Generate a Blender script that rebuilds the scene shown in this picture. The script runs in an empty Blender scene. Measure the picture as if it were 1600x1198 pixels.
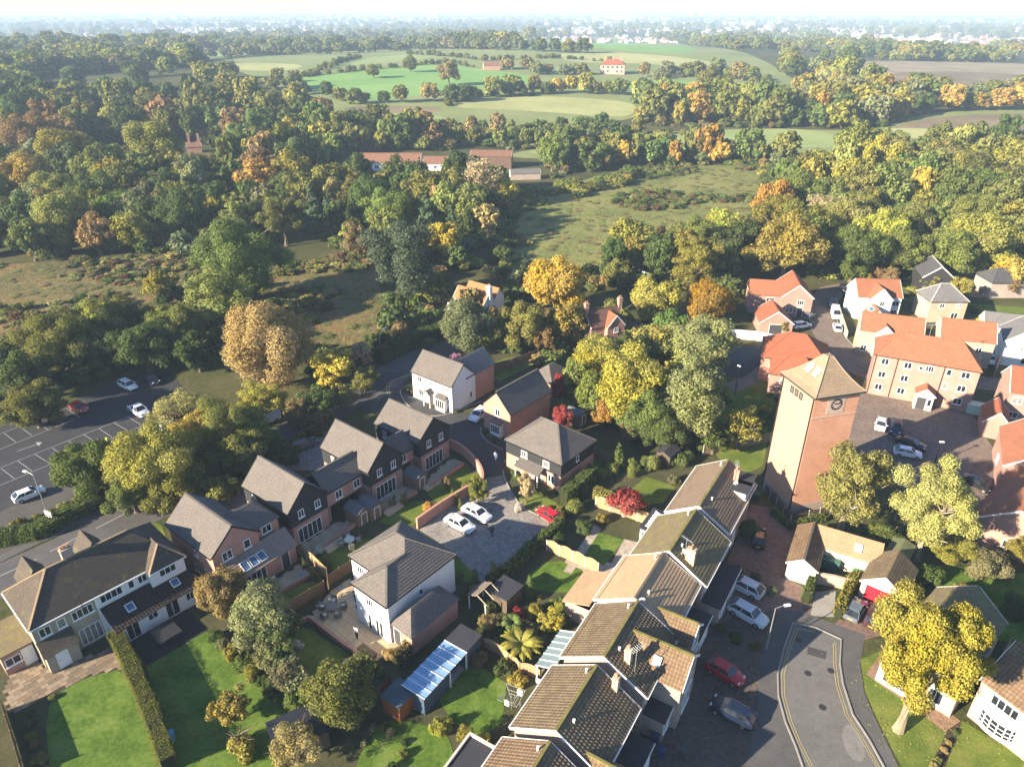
import bpy, bmesh, math, random
import numpy as np
from mathutils import Vector, Matrix
R = math.radians
random.seed(7); rng = np.random.default_rng(7)
S = bpy.context.scene
COL = S.collection
# ------------------------------------------------------------------ camera, sky, sun, exposure
PITCH, CAMH, FPX = R(27.8), 55.0, 1115.0        # focal length in pixels of a 1600 wide frame
cam = bpy.data.cameras.new('camera'); cam.sensor_width = 36; cam.lens = 36 * FPX / 1600
cam.clip_start = 1; cam.clip_end = 60000
co = bpy.data.objects.new('camera', cam); COL.objects.link(co)
co.location = (0, 0, CAMH); co.rotation_euler = (R(90) - PITCH, 0, 0); S.camera = co
SUN_AZ, SUN_EL = R(30), R(21)                    # direction the light travels in plan (from +X towards +Y)
W = bpy.data.worlds.new('World'); S.world = W; W.use_nodes = True
nt = W.node_tree; bg = nt.nodes['Background']
sky = nt.nodes.new('ShaderNodeTexSky'); sky.sky_type = 'NISHITA'; sky.sun_disc = False
sky.sun_elevation = SUN_EL
sky.sun_rotation = math.atan2(-math.cos(SUN_AZ), -math.sin(SUN_AZ))
sky.air_density = 1.0; sky.dust_density = 0.15; sky.ozone_density = 2.5; sky.altitude = 60
tn = nt.nodes.new('ShaderNodeMix'); tn.data_type = 'RGBA'; tn.blend_type = 'MULTIPLY'; tn.inputs[0].default_value = 1; tn.inputs[7].default_value = (.93, .985, 1.09, 1)
nt.links.new(sky.outputs[0], tn.inputs[6]); nt.links.new(tn.outputs[2], bg.inputs[0]); bg.inputs[1].default_value = 0.066
sl = bpy.data.lights.new('sun', 'SUN'); sl.energy = 5.0; sl.angle = R(0.55); sl.color = (1.0, 0.86, 0.66)
so = bpy.data.objects.new('sun', sl); COL.objects.link(so)
sd = Vector((math.cos(SUN_AZ) * math.cos(SUN_EL), math.sin(SUN_AZ) * math.cos(SUN_EL), -math.sin(SUN_EL)))
so.rotation_euler = sd.to_track_quat('-Z', 'Y').to_euler(); so.location = (-60, -60, 120)
S.view_settings.view_transform = 'Standard'; S.view_settings.look = 'None'
S.view_settings.exposure = 1.9; S.view_settings.gamma = 1.0; S.view_settings.use_curve_mapping = False
S.cycles.max_bounces = 6; S.cycles.diffuse_bounces = 2; S.cycles.glossy_bounces = 2
S.cycles.transmission_bounces = 3; S.cycles.transparent_max_bounces = 6; S.cycles.volume_bounces = 0
S.cycles.caustics_reflective = False; S.cycles.caustics_refractive = False
S.cycles.sample_clamp_indirect = 4; S.cycles.use_denoising = True

# ------------------------------------------------------------------ from a photo pixel to a point of the place
BUMPS = [(-120, 620, 130, 7), (60, 900, 200, 13), (-330, 560, 120, 8), (300, 700, 180, 5), (-620, 900, 200, 14), (-40, 430, 90, 2.5), (240, 430, 110, 3)]
def T(x, y):
    """height of the terrain"""
    d = np.hypot(x, y)
    k = np.clip((d - 270) / 200, 0, 1); k = k * k * (3 - 2 * k)
    z = 0
    for bx, by, r, h in BUMPS:
        z = z + h * np.exp(-((x - bx) ** 2 + (y - by) ** 2) / (2 * r * r))
    f = np.clip((d - 1000) / 1300, 0, 1); f = f * f * (3 - 2 * f)
    return z * k - 22 * f
def ray(px, py):
    a = (py - 599) / FPX
    return Vector(((px - 800) / FPX, math.cos(PITCH) - a * math.sin(PITCH), -math.sin(PITCH) - a * math.cos(PITCH)))
def G(px, py, z=0.0, ter=True):
    d = ray(px, py); zz = z
    t = (zz - CAMH) / d.z
    if ter and math.hypot(d.x * t, d.y * t) > 260:
        lo, hi = 100.0, 30000.0                    # march down the ray to the terrain
        t = lo
        while t < hi:
            p = d * t
            if CAMH + p.z < float(T(p.x, p.y)) + z: break
            t *= 1.01
        a, b = t / 1.01, t
        for _ in range(18):
            m = (a + b) / 2; p = d * m
            if CAMH + p.z < float(T(p.x, p.y)) + z: b = m
            else: a = m
        t = b
    p = d * t
    return Vector((p.x, p.y, CAMH + p.z))
def proj(p):
    z = p[2] - CAMH
    d = p[1] * math.cos(PITCH) - z * math.sin(PITCH); u = p[1] * math.sin(PITCH) + z * math.cos(PITCH)
    return 800 + FPX * p[0] / d, 599 - FPX * u / d, d

# ------------------------------------------------------------------ materials
def rgb(c): return (c[0], c[1], c[2], 1)
class N:
    """a small node-tree writer"""
    def __init__(s, name):
        s.m = bpy.data.materials.new(name); s.m.use_nodes = True
        s.t = s.m.node_tree; s.p = s.t.nodes['Principled BSDF']; s.out = s.t.nodes['Material Output']
    def n(s, typ, **kw):
        x = s.t.nodes.new('ShaderNode' + typ)
        for k, v in kw.items():
            if k.startswith('_'): setattr(x, k[1:], v)
            else: s.put(x, k, v)
        return x
    def put(s, x, k, v):
        i = x.inputs[int(k[1:])] if k[0] == 'i' and k[1:].isdigit() else x.inputs[k.replace('_', ' ')]
        if isinstance(v, bpy.types.NodeSocket): s.t.links.new(v, i)
        else: i.default_value = v
    def coord(s, which='Object'):
        return s.n('TexCoord').outputs[which]
    def noise(s, vec, scale, detail=3, rough=.6):
        return s.n('TexNoise', Vector=vec, Scale=scale, Detail=detail, Roughness=rough).outputs[0]
    def ramp(s, fac, stops):
        r = s.n('ValToRGB', Fac=fac); e = r.color_ramp.elements
        while len(e) < len(stops): e.new(.5)
        for i, (pos, c) in enumerate(stops):
            e[i].position = pos; e[i].color = rgb(c)
        return r.outputs[0]
    def mix(s, fac, a, b, mode='MIX'):
        x = s.n('Mix', _data_type='RGBA', _blend_type=mode)
        for i, v in ((0, fac), (6, a), (7, b)):
            if isinstance(v, bpy.types.NodeSocket): s.t.links.new(v, x.inputs[i])
            else: x.inputs[i].default_value = v if i == 0 else rgb(v)
        return x.outputs[2]
    def base(s, c, rough=.8, spec=.3, metal=0):
        if isinstance(c, bpy.types.NodeSocket): s.t.links.new(c, s.p.inputs['Base Color'])
        else: s.p.inputs['Base Color'].default_value = rgb(c)
        s.p.inputs['Roughness'].default_value = rough; s.p.inputs['Metallic'].default_value = metal
        s.p.inputs['Specular IOR Level'].default_value = spec
        return s
    def bump(s, h, strength=.5, dist=.02):
        b = s.n('Bump', Height=h, Strength=strength, Distance=dist)
        s.t.links.new(b.outputs[0], s.p.inputs['Normal']); return s
MC = {}
def memo(f):
    def g(*a):
        k = f.__name__ + repr(a)
        if k not in MC: MC[k] = f(*a)
        return MC[k]
    return g
def mul(c, k): return tuple(min(1, x * k) for x in c)
@memo
def plain(name, c, rough=.6, spec=.4, metal=0.0, var=.12):
    n = N(name); v = n.noise(n.coord(), 1.3, 4)
    return n.base(n.ramp(v, [(.25, mul(c, 1 - var)), (.75, mul(c, 1 + var))]), rough, spec, metal).m
@memo
def brick(name, c, mortar=(.23, .15, .10)):
    n = N(name); uv = n.coord('UV')
    b = n.n('TexBrick', Vector=uv, Color1=rgb(mul(c, 1.18)), Color2=rgb(mul(c, .8)), Mortar=rgb(mortar), Scale=1.0, Mortar_Size=.008, Bias=-.1, Brick_Width=.225, Row_Height=.075)
    w = n.noise(uv, .45, 4); w2 = n.noise(uv, 3.0, 3)
    col = n.mix(.75, n.ramp(w, [(.2, (.72, .72, .74)), (.8, (1.2, 1.15, 1.1))]), b.outputs[0], 'MULTIPLY')
    col = n.mix(.4, col, n.ramp(w2, [(.3, mul(c, .62)), (.7, mul(c, 1.35))]))
    return n.base(col, .9, .12).bump(b.outputs[1], .3, .01).m
@memo
def render_wall(name, c):
    n = N(name); uv = n.coord('UV')
    a = n.noise(uv, .6, 5); st = n.n('Mapping', Vector=uv, Scale=(2.2, .25, 1))
    b = n.noise(st.outputs[0], 1.0, 4)
    col = n.mix(.5, n.ramp(a, [(.3, mul(c, .93)), (.7, mul(c, 1.03))]), n.ramp(b, [(.25, mul(c, .86)), (.6, c)]))
    return n.base(col, .9, .2).bump(n.noise(uv, 30, 2), .2, .005).m
@memo
def boards(name, c):
    n = N(name); uv = n.coord('UV')
    w = n.n('TexWave', Vector=uv, Scale=3.2, Distortion=0.0, _bands_direction='Y', _wave_profile='SAW')
    b = n.noise(n.n('Mapping', Vector=uv, Scale=(.5, 6, 1)).outputs[0], 1.0, 3)
    return n.base(n.ramp(b, [(.3, mul(c, .8)), (.7, mul(c, 1.25))]), .7, .3).bump(w.outputs[1], .6, .03).m
@memo
def tiles(name, c, c2, moss=None, mossy=.0, wv=.3, rough=.85):
    """roof covering: one colour per tile, weathering, moss towards damp patches"""
    n = N(name); uv = n.coord('UV')
    b = n.n('TexBrick', Vector=uv, Color1=rgb(c), Color2=rgb(c2), Mortar=rgb(mul(c, .35)), Scale=1.0, Mortar_Size=.012, Bias=0.0, Brick_Width=wv, Row_Height=.28)
    w = n.noise(uv, .5, 5, .7); w2 = n.noise(uv, 6.0, 3)
    col = n.mix(.8, b.outputs[0], n.ramp(w, [(.25, (.68, .68, .7)), (.75, (1.25, 1.22, 1.15))]), 'MULTIPLY')
    col = n.mix(.35, col, n.ramp(w2, [(.35, mul(c, .6)), (.65, mul(c2, 1.4))]))
    if moss:
        f = n.noise(uv, .9, 6, .75)
        fr = n.ramp(f, [(.62 - mossy * .4, (0, 0, 0)), (.75 - mossy * .3, (1, 1, 1))])
        col = n.mix(fr, col, n.ramp(w2, [(.3, mul(moss, .7)), (.7, mul(moss, 1.3))]))
        sp = n.noise(uv, 14.0, 2); col = n.mix(n.ramp(sp, [(.66, (0, 0, 0)), (.72, (.6, .6, .6))]), col, (.34, .32, .26))
    return n.base(col, rough, .25).bump(b.outputs[1], .4, .02).m
@memo
def pantile(name, c, c2, moss, amount):
    """profiled interlocking roof tiles: rolls run down the slope"""
    n = N(name); uv = n.coord('UV')
    wv = n.n('TexWave', Vector=uv, Scale=1.05, Distortion=0.0, _bands_direction='X')
    b = n.n('TexBrick', Vector=uv, Color1=rgb(c), Color2=rgb(c2), Mortar=rgb(mul(c, .4)), Scale=1.0, Mortar_Size=.02, Brick_Width=.3, Row_Height=.34, _offset=0.0)
    w = n.noise(uv, .6, 6, .75); w2 = n.noise(uv, 9.0, 3, .7)
    col = n.mix(.7, b.outputs[0], n.ramp(w, [(.25, (.6, .6, .6)), (.75, (1.3, 1.28, 1.2))]), 'MULTIPLY')
    f = n.ramp(w, [(.66 - amount * .45, (0, 0, 0)), (.85 - amount * .45, (.85, .85, .85))])
    col = n.mix(f, col, n.ramp(w2, [(.3, mul(moss, .55)), (.7, mul(moss, 1.35))]))
    sp = n.noise(uv, 5.0, 2, .8); col = n.mix(n.ramp(sp, [(.68, (0, 0, 0)), (.74, (.7, .7, .7))]), col, (.42, .40, .32))
    return n.base(col, .9, .2).bump(wv.outputs[1], .5, .05).m
@memo
def ground_mat(name, stops, scale=.12, fine=2.0, bump=.3, dist=.08, rough=.95):
    n = N(name); p = n.coord()
    a = n.noise(p, scale, 6, .65); b = n.noise(p, fine, 4, .7)
    f = n.n('Math', _operation='MULTIPLY_ADD', i0=b, i1=.55, i2=n.n('Math', _operation='MULTIPLY_ADD', i0=a, i1=.9, i2=-.22).outputs[0]).outputs[0]
    return n.base(n.ramp(f, stops), rough, .1).bump(b, bump, dist).m
@memo
def asphalt(name, c, leaf=0.0):
    n = N(name); p = n.coord()
    a = n.noise(p, .18, 6, .7); b = n.noise(p, 9, 3, .7); d = n.noise(p, 1.1, 5, .7)
    col = n.mix(.5, n.ramp(a, [(.3, mul(c, .55)), (.7, mul(c, 1.55))]), n.ramp(d, [(.3, mul(c, .75)), (.7, mul(c, 1.3))]))
    col = n.mix(.25, col, n.ramp(b, [(.4, mul(c, .5)), (.7, mul(c, 1.8))]))
    if leaf:
        sp = n.noise(p, 3.4, 2, .8)
        col = n.mix(n.ramp(sp, [(.70 - leaf, (0, 0, 0)), (.74 - leaf, (.8, .8, .8))]), col, (.20, .13, .05))
    return n.base(col, .9, .25).bump(b, .25, .01).m
@memo
def paving(name, c, c2, w, h, joint=.012):
    n = N(name); p = n.coord()
    r = n.n('Mapping', Vector=p, Rotation=(0, 0, R(-39)))
    b = n.n('TexBrick', Vector=r.outputs[0], Color1=rgb(c), Color2=rgb(c2), Mortar=rgb(mul(c, .45)), Scale=1.0, Mortar_Size=joint, Brick_Width=w, Row_Height=h)
    a = n.noise(p, .25, 6, .7); v = n.n('TexVoronoi', Vector=r.outputs[0], Scale=1 / (w * 1.2)); d = n.noise(p, 2.2, 4)
    col = n.mix(.5, b.outputs[0], n.ramp(v.outputs[1], [(.2, mul(c, .72)), (.8, mul(c2, 1.25))]))
    col = n.mix(.7, col, n.ramp(a, [(.3, (.72, .7, .7)), (.7, (1.2, 1.2, 1.2))]), 'MULTIPLY')
    col = n.mix(.25, col, n.ramp(d, [(.35, mul(c, .6)), (.65, mul(c2, 1.3))]))
    return n.base(col, .9, .2).bump(b.outputs[1], .3, .01).m
@memo
def paint(name, c, rough=.25):
    n = N(name); n.base(c, rough, .5); n.p.inputs['Coat Weight'].default_value = .3; n.p.inputs['Coat Roughness'].default_value = .08
    return n.m
@memo
def glass(name='window_glass', c=(.025, .032, .04)):
    n = N(name); v = n.noise(n.coord(), .8, 3)
    return n.base(n.ramp(v, [(.3, mul(c, .5)), (.7, mul(c, 2.2))]), .06, .6).m
@memo
def leafmat(name='leaf', trans=.3):
    """one foliage material: the tree's own tint, varied leaf by leaf and clump by clump"""
    n = N(name); at = n.n('Attribute', _attribute_type='INSTANCER', _attribute_name='tint')
    rnd = n.n('NewGeometry').outputs['Random Per Island']
    cl = n.noise(n.coord(), .55, 3, .6)
    hs = n.n('HueSaturation', Hue=n.n('MapRange', Value=rnd, i3=.484, i4=.514).outputs[0], Saturation=n.n('MapRange', Value=cl, i1=.3, i2=.7, i3=.86, i4=1.1).outputs[0],
             Value=n.n('MapRange', Value=rnd, i3=.70, i4=1.30).outputs[0], Color=at.outputs[0])
    col = n.mix(n.n('MapRange', Value=cl, i1=.35, i2=.68, i3=0.0, i4=.5).outputs[0], hs.outputs[0], n.n('HueSaturation', Hue=.487, Value=1.22, Color=hs.outputs[0]).outputs[0])
    d = n.n('BsdfDiffuse', Color=col); t = n.n('BsdfTranslucent', Color=col)
    m = n.n('MixShader', i0=trans, i1=d.outputs[0], i2=t.outputs[0])
    n.t.links.new(m.outputs[0], n.out.inputs[0]); return n.m
@memo
def bark(name='bark', c=(.13, .10, .075)):
    n = N(name); m = n.n('Mapping', Vector=n.coord(), Scale=(3, 3, .7))
    v = n.noise(m.outputs[0], 2.0, 5, .7)
    return n.base(n.ramp(v, [(.3, mul(c, .5)), (.7, mul(c, 1.5))]), .95, .1).bump(v, .7, .05).m

# ------------------------------------------------------------------ meshes and objects
class MB:
    """collects faces, builds ONE mesh"""
    def __init__(s): s.v = []; s.f = []; s.mi = []
    def poly(s, pts, mi=0):
        k = len(s.v); s.v += [tuple(p) for p in pts]; s.f.append(tuple(range(k, k + len(pts)))); s.mi.append(mi); return s
    def add(s, vs, fs, mi=0):
        k = len(s.v); s.v += [tuple(p) for p in vs]
        for f in fs: s.f.append(tuple(i + k for i in f)); s.mi.append(mi)
        return s
    def box(s, x0, x1, y0, y1, z0, z1, mi=0, M=None):
        vs = [(x, y, z) for z in (z0, z1) for y in (y0, y1) for x in (x0, x1)]
        if M: vs = [M @ Vector(p) for p in vs]
        return s.add(vs, [(0, 2, 3, 1), (4, 5, 7, 6), (0, 1, 5, 4), (2, 6, 7, 3), (0, 4, 6, 2), (1, 3, 7, 5)], mi)
    def bar(s, a, b, w, h=None, mi=0):
        """a square bar from a to b"""
        a, b = Vector(a), Vector(b); d = (b - a); L = d.length
        q = d.to_track_quat('X', 'Z').to_matrix().to_4x4(); q.translation = a; h = h or w
        return s.box(0, L, -w / 2, w / 2, -h / 2, h / 2, mi, q)
    def tube(s, pts, rad, n=6, mi=0, cap=True):
        pts = [Vector(p) for p in pts]; rad = rad if isinstance(rad, (list, tuple)) else [rad] * len(pts)
        vs, fs = [], []
        for i, p in enumerate(pts):
            d = (pts[min(i + 1, len(pts) - 1)] - pts[max(i - 1, 0)]).normalized()
            q = d.to_track_quat('Z', 'Y')
            for k in range(n):
                a = 2 * math.pi * k / n; vs.append(p + q @ Vector((rad[i] * math.cos(a), rad[i] * math.sin(a), 0)))
        for i in range(len(pts) - 1):
            for k in range(n):
                fs.append((i * n + k, i * n + (k + 1) % n, (i + 1) * n + (k + 1) % n, (i + 1) * n + k))
        if cap: fs += [tuple(range(n))[::-1], tuple((len(pts) - 1) * n + k for k in range(n))]
        return s.add(vs, fs, mi)
    def prism(s, poly, z0, z1, mi=0):
        n = len(poly)
        vs = [(p[0], p[1], z0) for p in poly] + [(p[0], p[1], z1) for p in poly]
        ar = sum(poly[i][0] * poly[(i + 1) % n][1] - poly[(i + 1) % n][0] * poly[i][1] for i in range(n))
        o = list(range(n)) if ar > 0 else list(range(n))[::-1]
        fs = [tuple(o[::-1]), tuple(n + i for i in o)] + [(o[i], o[(i + 1) % n], n + o[(i + 1) % n], n + o[i]) for i in range(n)]
        return s.add(vs, fs, mi)
    def mesh(s, name, mats, smooth=False):
        me = bpy.data.meshes.new(name); me.from_pydata(s.v, [], s.f)
        for m in (mats if isinstance(mats, (list, tuple)) else [mats]): me.materials.append(m)
        me.polygons.foreach_set('material_index', s.mi)
        if smooth: me.polygons.foreach_set('use_smooth', [True] * len(s.f))
        uv = me.uv_layers.new(name='UVMap'); Z = Vector((0, 0, 1)); buf = []
        for p in me.polygons:
            n = p.normal
            if abs(n.z) > .97: t, b = Vector((1, 0, 0)), Vector((0, 1, 0))
            else: t = Z.cross(n).normalized(); b = n.cross(t)
            for vi in p.vertices:
                c = me.vertices[vi].co; buf += [c.dot(t), c.dot(b)]
        uv.data.foreach_set('uv', buf); me.update(); return me
    def build(s, name, mats, parent=None, smooth=False, M=None): return put(name, s.mesh(name, mats, smooth), parent, M)
def put(name, me, parent=None, M=None):
    o = bpy.data.objects.new(name, me); COL.objects.link(o)
    if parent: o.parent = parent
    if M is not None: o.matrix_local = M
    return o
def tag(o, label, cat, group=None):
    o['label'] = label; o['category'] = cat
    if group: o['group'] = group
    return o
def thing(name, label, cat, loc=(0, 0, 0), rz=0.0, group=None, sc=None):
    o = bpy.data.objects.new(name, None); COL.objects.link(o); o.location = loc; o.rotation_euler = (0, 0, rz)
    o.empty_display_size = .3
    if sc: o.scale = sc
    return tag(o, label, cat, group)
def kind(o, k): o['kind'] = k; return o
def TM(x, y, z=0, rz=0, s=1): return Matrix.Translation((x, y, z)) @ Matrix.Rotation(rz, 4, 'Z') @ Matrix.Scale(s, 4)
def dup(src, loc, rz, label, group=None, sc=None):
    def cp(o, par):
        c = o.copy(); COL.objects.link(c)
        if par: c.parent = par; c.matrix_parent_inverse = o.matrix_parent_inverse.copy()
        for ch in list(o.children): cp(ch, c)
        return c
    r = cp(src, None); r.location = loc; r.rotation_euler = (0, 0, rz); r['label'] = label
    if sc: r.scale = sc
    if group: r['group'] = group
    return r
def np_mesh(name, v, f, mat, uvw=None):
    """mesh from numpy arrays of quads or tris"""
    me = bpy.data.meshes.new(name); k = f.shape[1]
    me.vertices.add(len(v)); me.vertices.foreach_set('co', v.astype(np.float32).ravel())
    me.loops.add(f.size); me.loops.foreach_set('vertex_index', f.astype(np.int32).ravel())
    me.polygons.add(len(f)); me.polygons.foreach_set('loop_start', np.arange(0, f.size, k, dtype=np.int32))
    me.materials.append(mat); me.update(calc_edges=True); return me
# ------------------------------------------------------------------ ground, fields, roads (structure)
def polar(name, r0, r1, nr, na, mat, dz=0.0):
    rr = np.geomspace(max(r0, 4), r1, nr); 
    if r0 == 0: rr = np.concatenate([[0.01], rr])
    aa = np.linspace(0, 2 * np.pi, na, endpoint=False)
    X = np.outer(rr, np.cos(aa)); Y = np.outer(rr, np.sin(aa))
    v = np.stack([X, Y, T(X, Y) + dz], -1).reshape(-1, 3)
    i, j = np.meshgrid(np.arange(len(rr) - 1), np.arange(na), indexing='ij'); j2 = (j + 1) % na
    f = np.stack([i * na + j, (i + 1) * na + j, (i + 1) * na + j2, i * na + j2], -1).reshape(-1, 4)
    return kind(put(name, np_mesh(name, v, f, mat)), 'structure')
EARTH = ground_mat('earth_floor', [(.25, (.030, .034, .014)), (.45, (.055, .062, .022)), (.6, (.085, .080, .032)), (.78, (.13, .105, .05))], .06, 1.2, .6, .2)
def plain_mat():
    n = N('far_plain'); p = n.coord()
    v = n.n('TexVoronoi', Vector=p, Scale=.0055, Randomness=1.0); w = n.noise(p, .012, 6, .7); w2 = n.noise(p, .0011, 4, .6)
    a = n.ramp(v.outputs[1], [(.1, (.03, .045, .02)), (.45, (.05, .065, .028)), (.6, (.09, .13, .045)), (.8, (.15, .15, .07)), (.95, (.22, .19, .12))])
    b = n.ramp(w, [(.35, (.022, .035, .018)), (.55, (.05, .058, .03)), (.72, (.12, .11, .07))])
    return n.base(n.mix(n.ramp(w2, [(.35, (.15, .15, .15)), (.65, (.9, .9, .9))]), a, b), 1, 0).m
polar('ground', 0, 1500, 150, 220, EARTH)
polar('distant_plain', 1500, 45000, 70, 220, plain_mat())

def chaikin(p, it=2):
    for _ in range(it):
        q = []
        for i in range(len(p)):
            a, b = p[i], p[(i + 1) % len(p)]
            q += [a * .75 + b * .25, a * .25 + b * .75]
        p = q
    return p
LAY = {}
def patch(name, px, mat, layer=1, smooth=0, world=False, k='structure'):
    """a sheet of ground laid over the terrain"""
    pts = [Vector((p[0], p[1], 0)) if world else G(*p) for p in px]
    pts = [Vector((p.x, p.y, 0)) for p in pts]
    if smooth: pts = chaikin(pts, smooth)
    far = max(math.hypot(p.x, p.y) for p in pts)
    bm = bmesh.new(); f = bm.faces.new([bm.verts.new(p) for p in pts])
    bm.normal_update()
    if f.normal.z < 0: f.normal_flip()
    bm.normal_update()
    if False and sum(pts[i].x * pts[(i + 1) % len(pts)].y - pts[(i + 1) % len(pts)].x * pts[i].y for i in range(len(pts))) < 0: f.normal_flip()
    bmesh.ops.triangulate(bm, faces=bm.faces[:])
    if far > 260:
        for _ in range(7):
            e = [x for x in bm.edges if x.calc_length() > 14]
            if not e: break
            bmesh.ops.subdivide_edges(bm, edges=e, cuts=1); bmesh.ops.triangulate(bm, faces=bm.faces[:])
    for v in bm.verts:
        d = math.hypot(v.co.x, v.co.y)
        v.co.z = float(T(v.co.x, v.co.y)) + layer * .012 + max(0, d - 260) * .0012
    me = bpy.data.meshes.new(name); bm.to_mesh(me); bm.free(); me.materials.append(mat)
    return kind(put(name, me), k)
def strip(name, px, w, mat, z, world=False, par=None, k='structure', h=0.0, smooth=0):
    """a painted line (h=0) or a kerb/wall of height h along a path"""
    P = [Vector((p[0], p[1], 0)) if world else G(p[0], p[1]) for p in px]
    if smooth:
        for _ in range(smooth):
            q = [P[0]]
            for a, b in zip(P, P[1:]): q += [a * .75 + b * .25, a * .25 + b * .75]
            P = q + [P[-1]]
    Lf, Rt = [], []
    for i, p in enumerate(P):
        d = (P[min(i + 1, len(P) - 1)] - P[max(i - 1, 0)]); d.z = 0; d.normalize(); nn = Vector((-d.y, d.x, 0)) * w / 2
        Lf.append(p + nn); Rt.append(p - nn)
    m = MB()
    up = Vector((0, 0, z)); up2 = Vector((0, 0, z + h))
    for i in range(len(P) - 1):
        m.poly([Rt[i] + up2, Rt[i + 1] + up2, Lf[i + 1] + up2, Lf[i] + up2])
        if h:
            m.poly([Rt[i] + up, Rt[i + 1] + up, Rt[i + 1] + up2, Rt[i] + up2]); m.poly([Lf[i + 1] + up, Lf[i] + up, Lf[i] + up2, Lf[i + 1] + up2])
    if h:
        m.poly([Lf[0] + up, Rt[0] + up, Rt[0] + up2, Lf[0] + up2]); m.poly([Rt[-1] + up, Lf[-1] + up, Lf[-1] + up2, Rt[-1] + up2])
    o = m.build(name, mat, par)
    return kind(o, k) if k else o
LAWN = ground_mat('lawn', [(.25, (.036, .068, .011)), (.42, (.062, .112, .016)), (.55, (.098, .155, .025)), (.7, (.15, .19, .045)), (.8, (.17, .165, .065))], .35, 2.4, .5, .06)
LAWN2 = ground_mat('lawn_shaggy', [(.2, (.045, .075, .012)), (.45, (.095, .135, .022)), (.75, (.20, .20, .05))], .3, 4.0, .5, .06)
FIELD_G = ground_mat('pasture_green', [(.2, (.10, .20, .055)), (.5, (.15, .27, .075)), (.8, (.22, .33, .11))], .02, .3, .2, .1)
FIELD_P = ground_mat('pasture_pale', [(.2, (.20, .22, .085)), (.5, (.29, .30, .125)), (.8, (.38, .37, .17))], .02, .3, .2, .1)
FIELD_M = ground_mat('pasture_mid', [(.2, (.14, .20, .07)), (.5, (.21, .26, .10)), (.8, (.28, .31, .13))], .02, .3, .2, .1)
FIELD_B = ground_mat('moor_brown', [(.2, (.10, .08, .05)), (.5, (.17, .135, .085)), (.8, (.26, .21, .13))], .03, .4, .3, .2)
QUARRY = ground_mat('bare_quarry', [(.2, (.33, .28, .23)), (.6, (.50, .45, .39)), (.8, (.62, .57, .5))], .01, .1, .2, .2)
MEADOW = ground_mat('rough_meadow', [(.25, (.070, .085, .028)), (.42, (.130, .150, .044)), (.56, (.19, .19, .06)), (.68, (.225, .185, .075)), (.8, (.19, .125, .065))], .05, .8, 1.0, .3)
MEADOW2 = ground_mat('rough_meadow_brown', [(.25, (.045, .050, .022)), (.4, (.095, .090, .036)), (.52, (.16, .125, .05)), (.62, (.185, .095, .046)), (.72, (.12, .075, .045)), (.8, (.19, .16, .08))], .05, .6, 1.0, .35)
TAR = asphalt('asphalt', (.055, .054, .056)); TAR_ROAD = asphalt('asphalt_road', (.085, .080, .078)); TAR_LEAF = asphalt('asphalt_leafy', (.075, .068, .062), .05)
SETT = paving('grey_block_paving', (.20, .18, .165), (.27, .245, .22), .24, .16)
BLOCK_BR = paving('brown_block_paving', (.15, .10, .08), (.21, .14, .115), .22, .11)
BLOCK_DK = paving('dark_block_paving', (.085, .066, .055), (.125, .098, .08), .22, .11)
BLOCK_CT = paving('court_block_paving', (.15, .115, .095), (.21, .165, .135), .22, .11)
CONC = asphalt('concrete', (.34, .33, .31)); PAVE_T = asphalt('pavement_tar', (.085, .082, .08), .02)
SOIL = ground_mat('garden_soil', [(.2, (.025, .02, .014)), (.5, (.055, .042, .028)), (.8, (.10, .08, .055))], .4, 4, .6, .08)
LINE = plain('road_paint_white', (.30, .30, .295), .7, .2); LINE_Y = plain('road_paint_yellow', (.36, .29, .13), .7, .2)
KERB = plain('kerb_stone', (.25, .235, .21), .85, .2)
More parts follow.
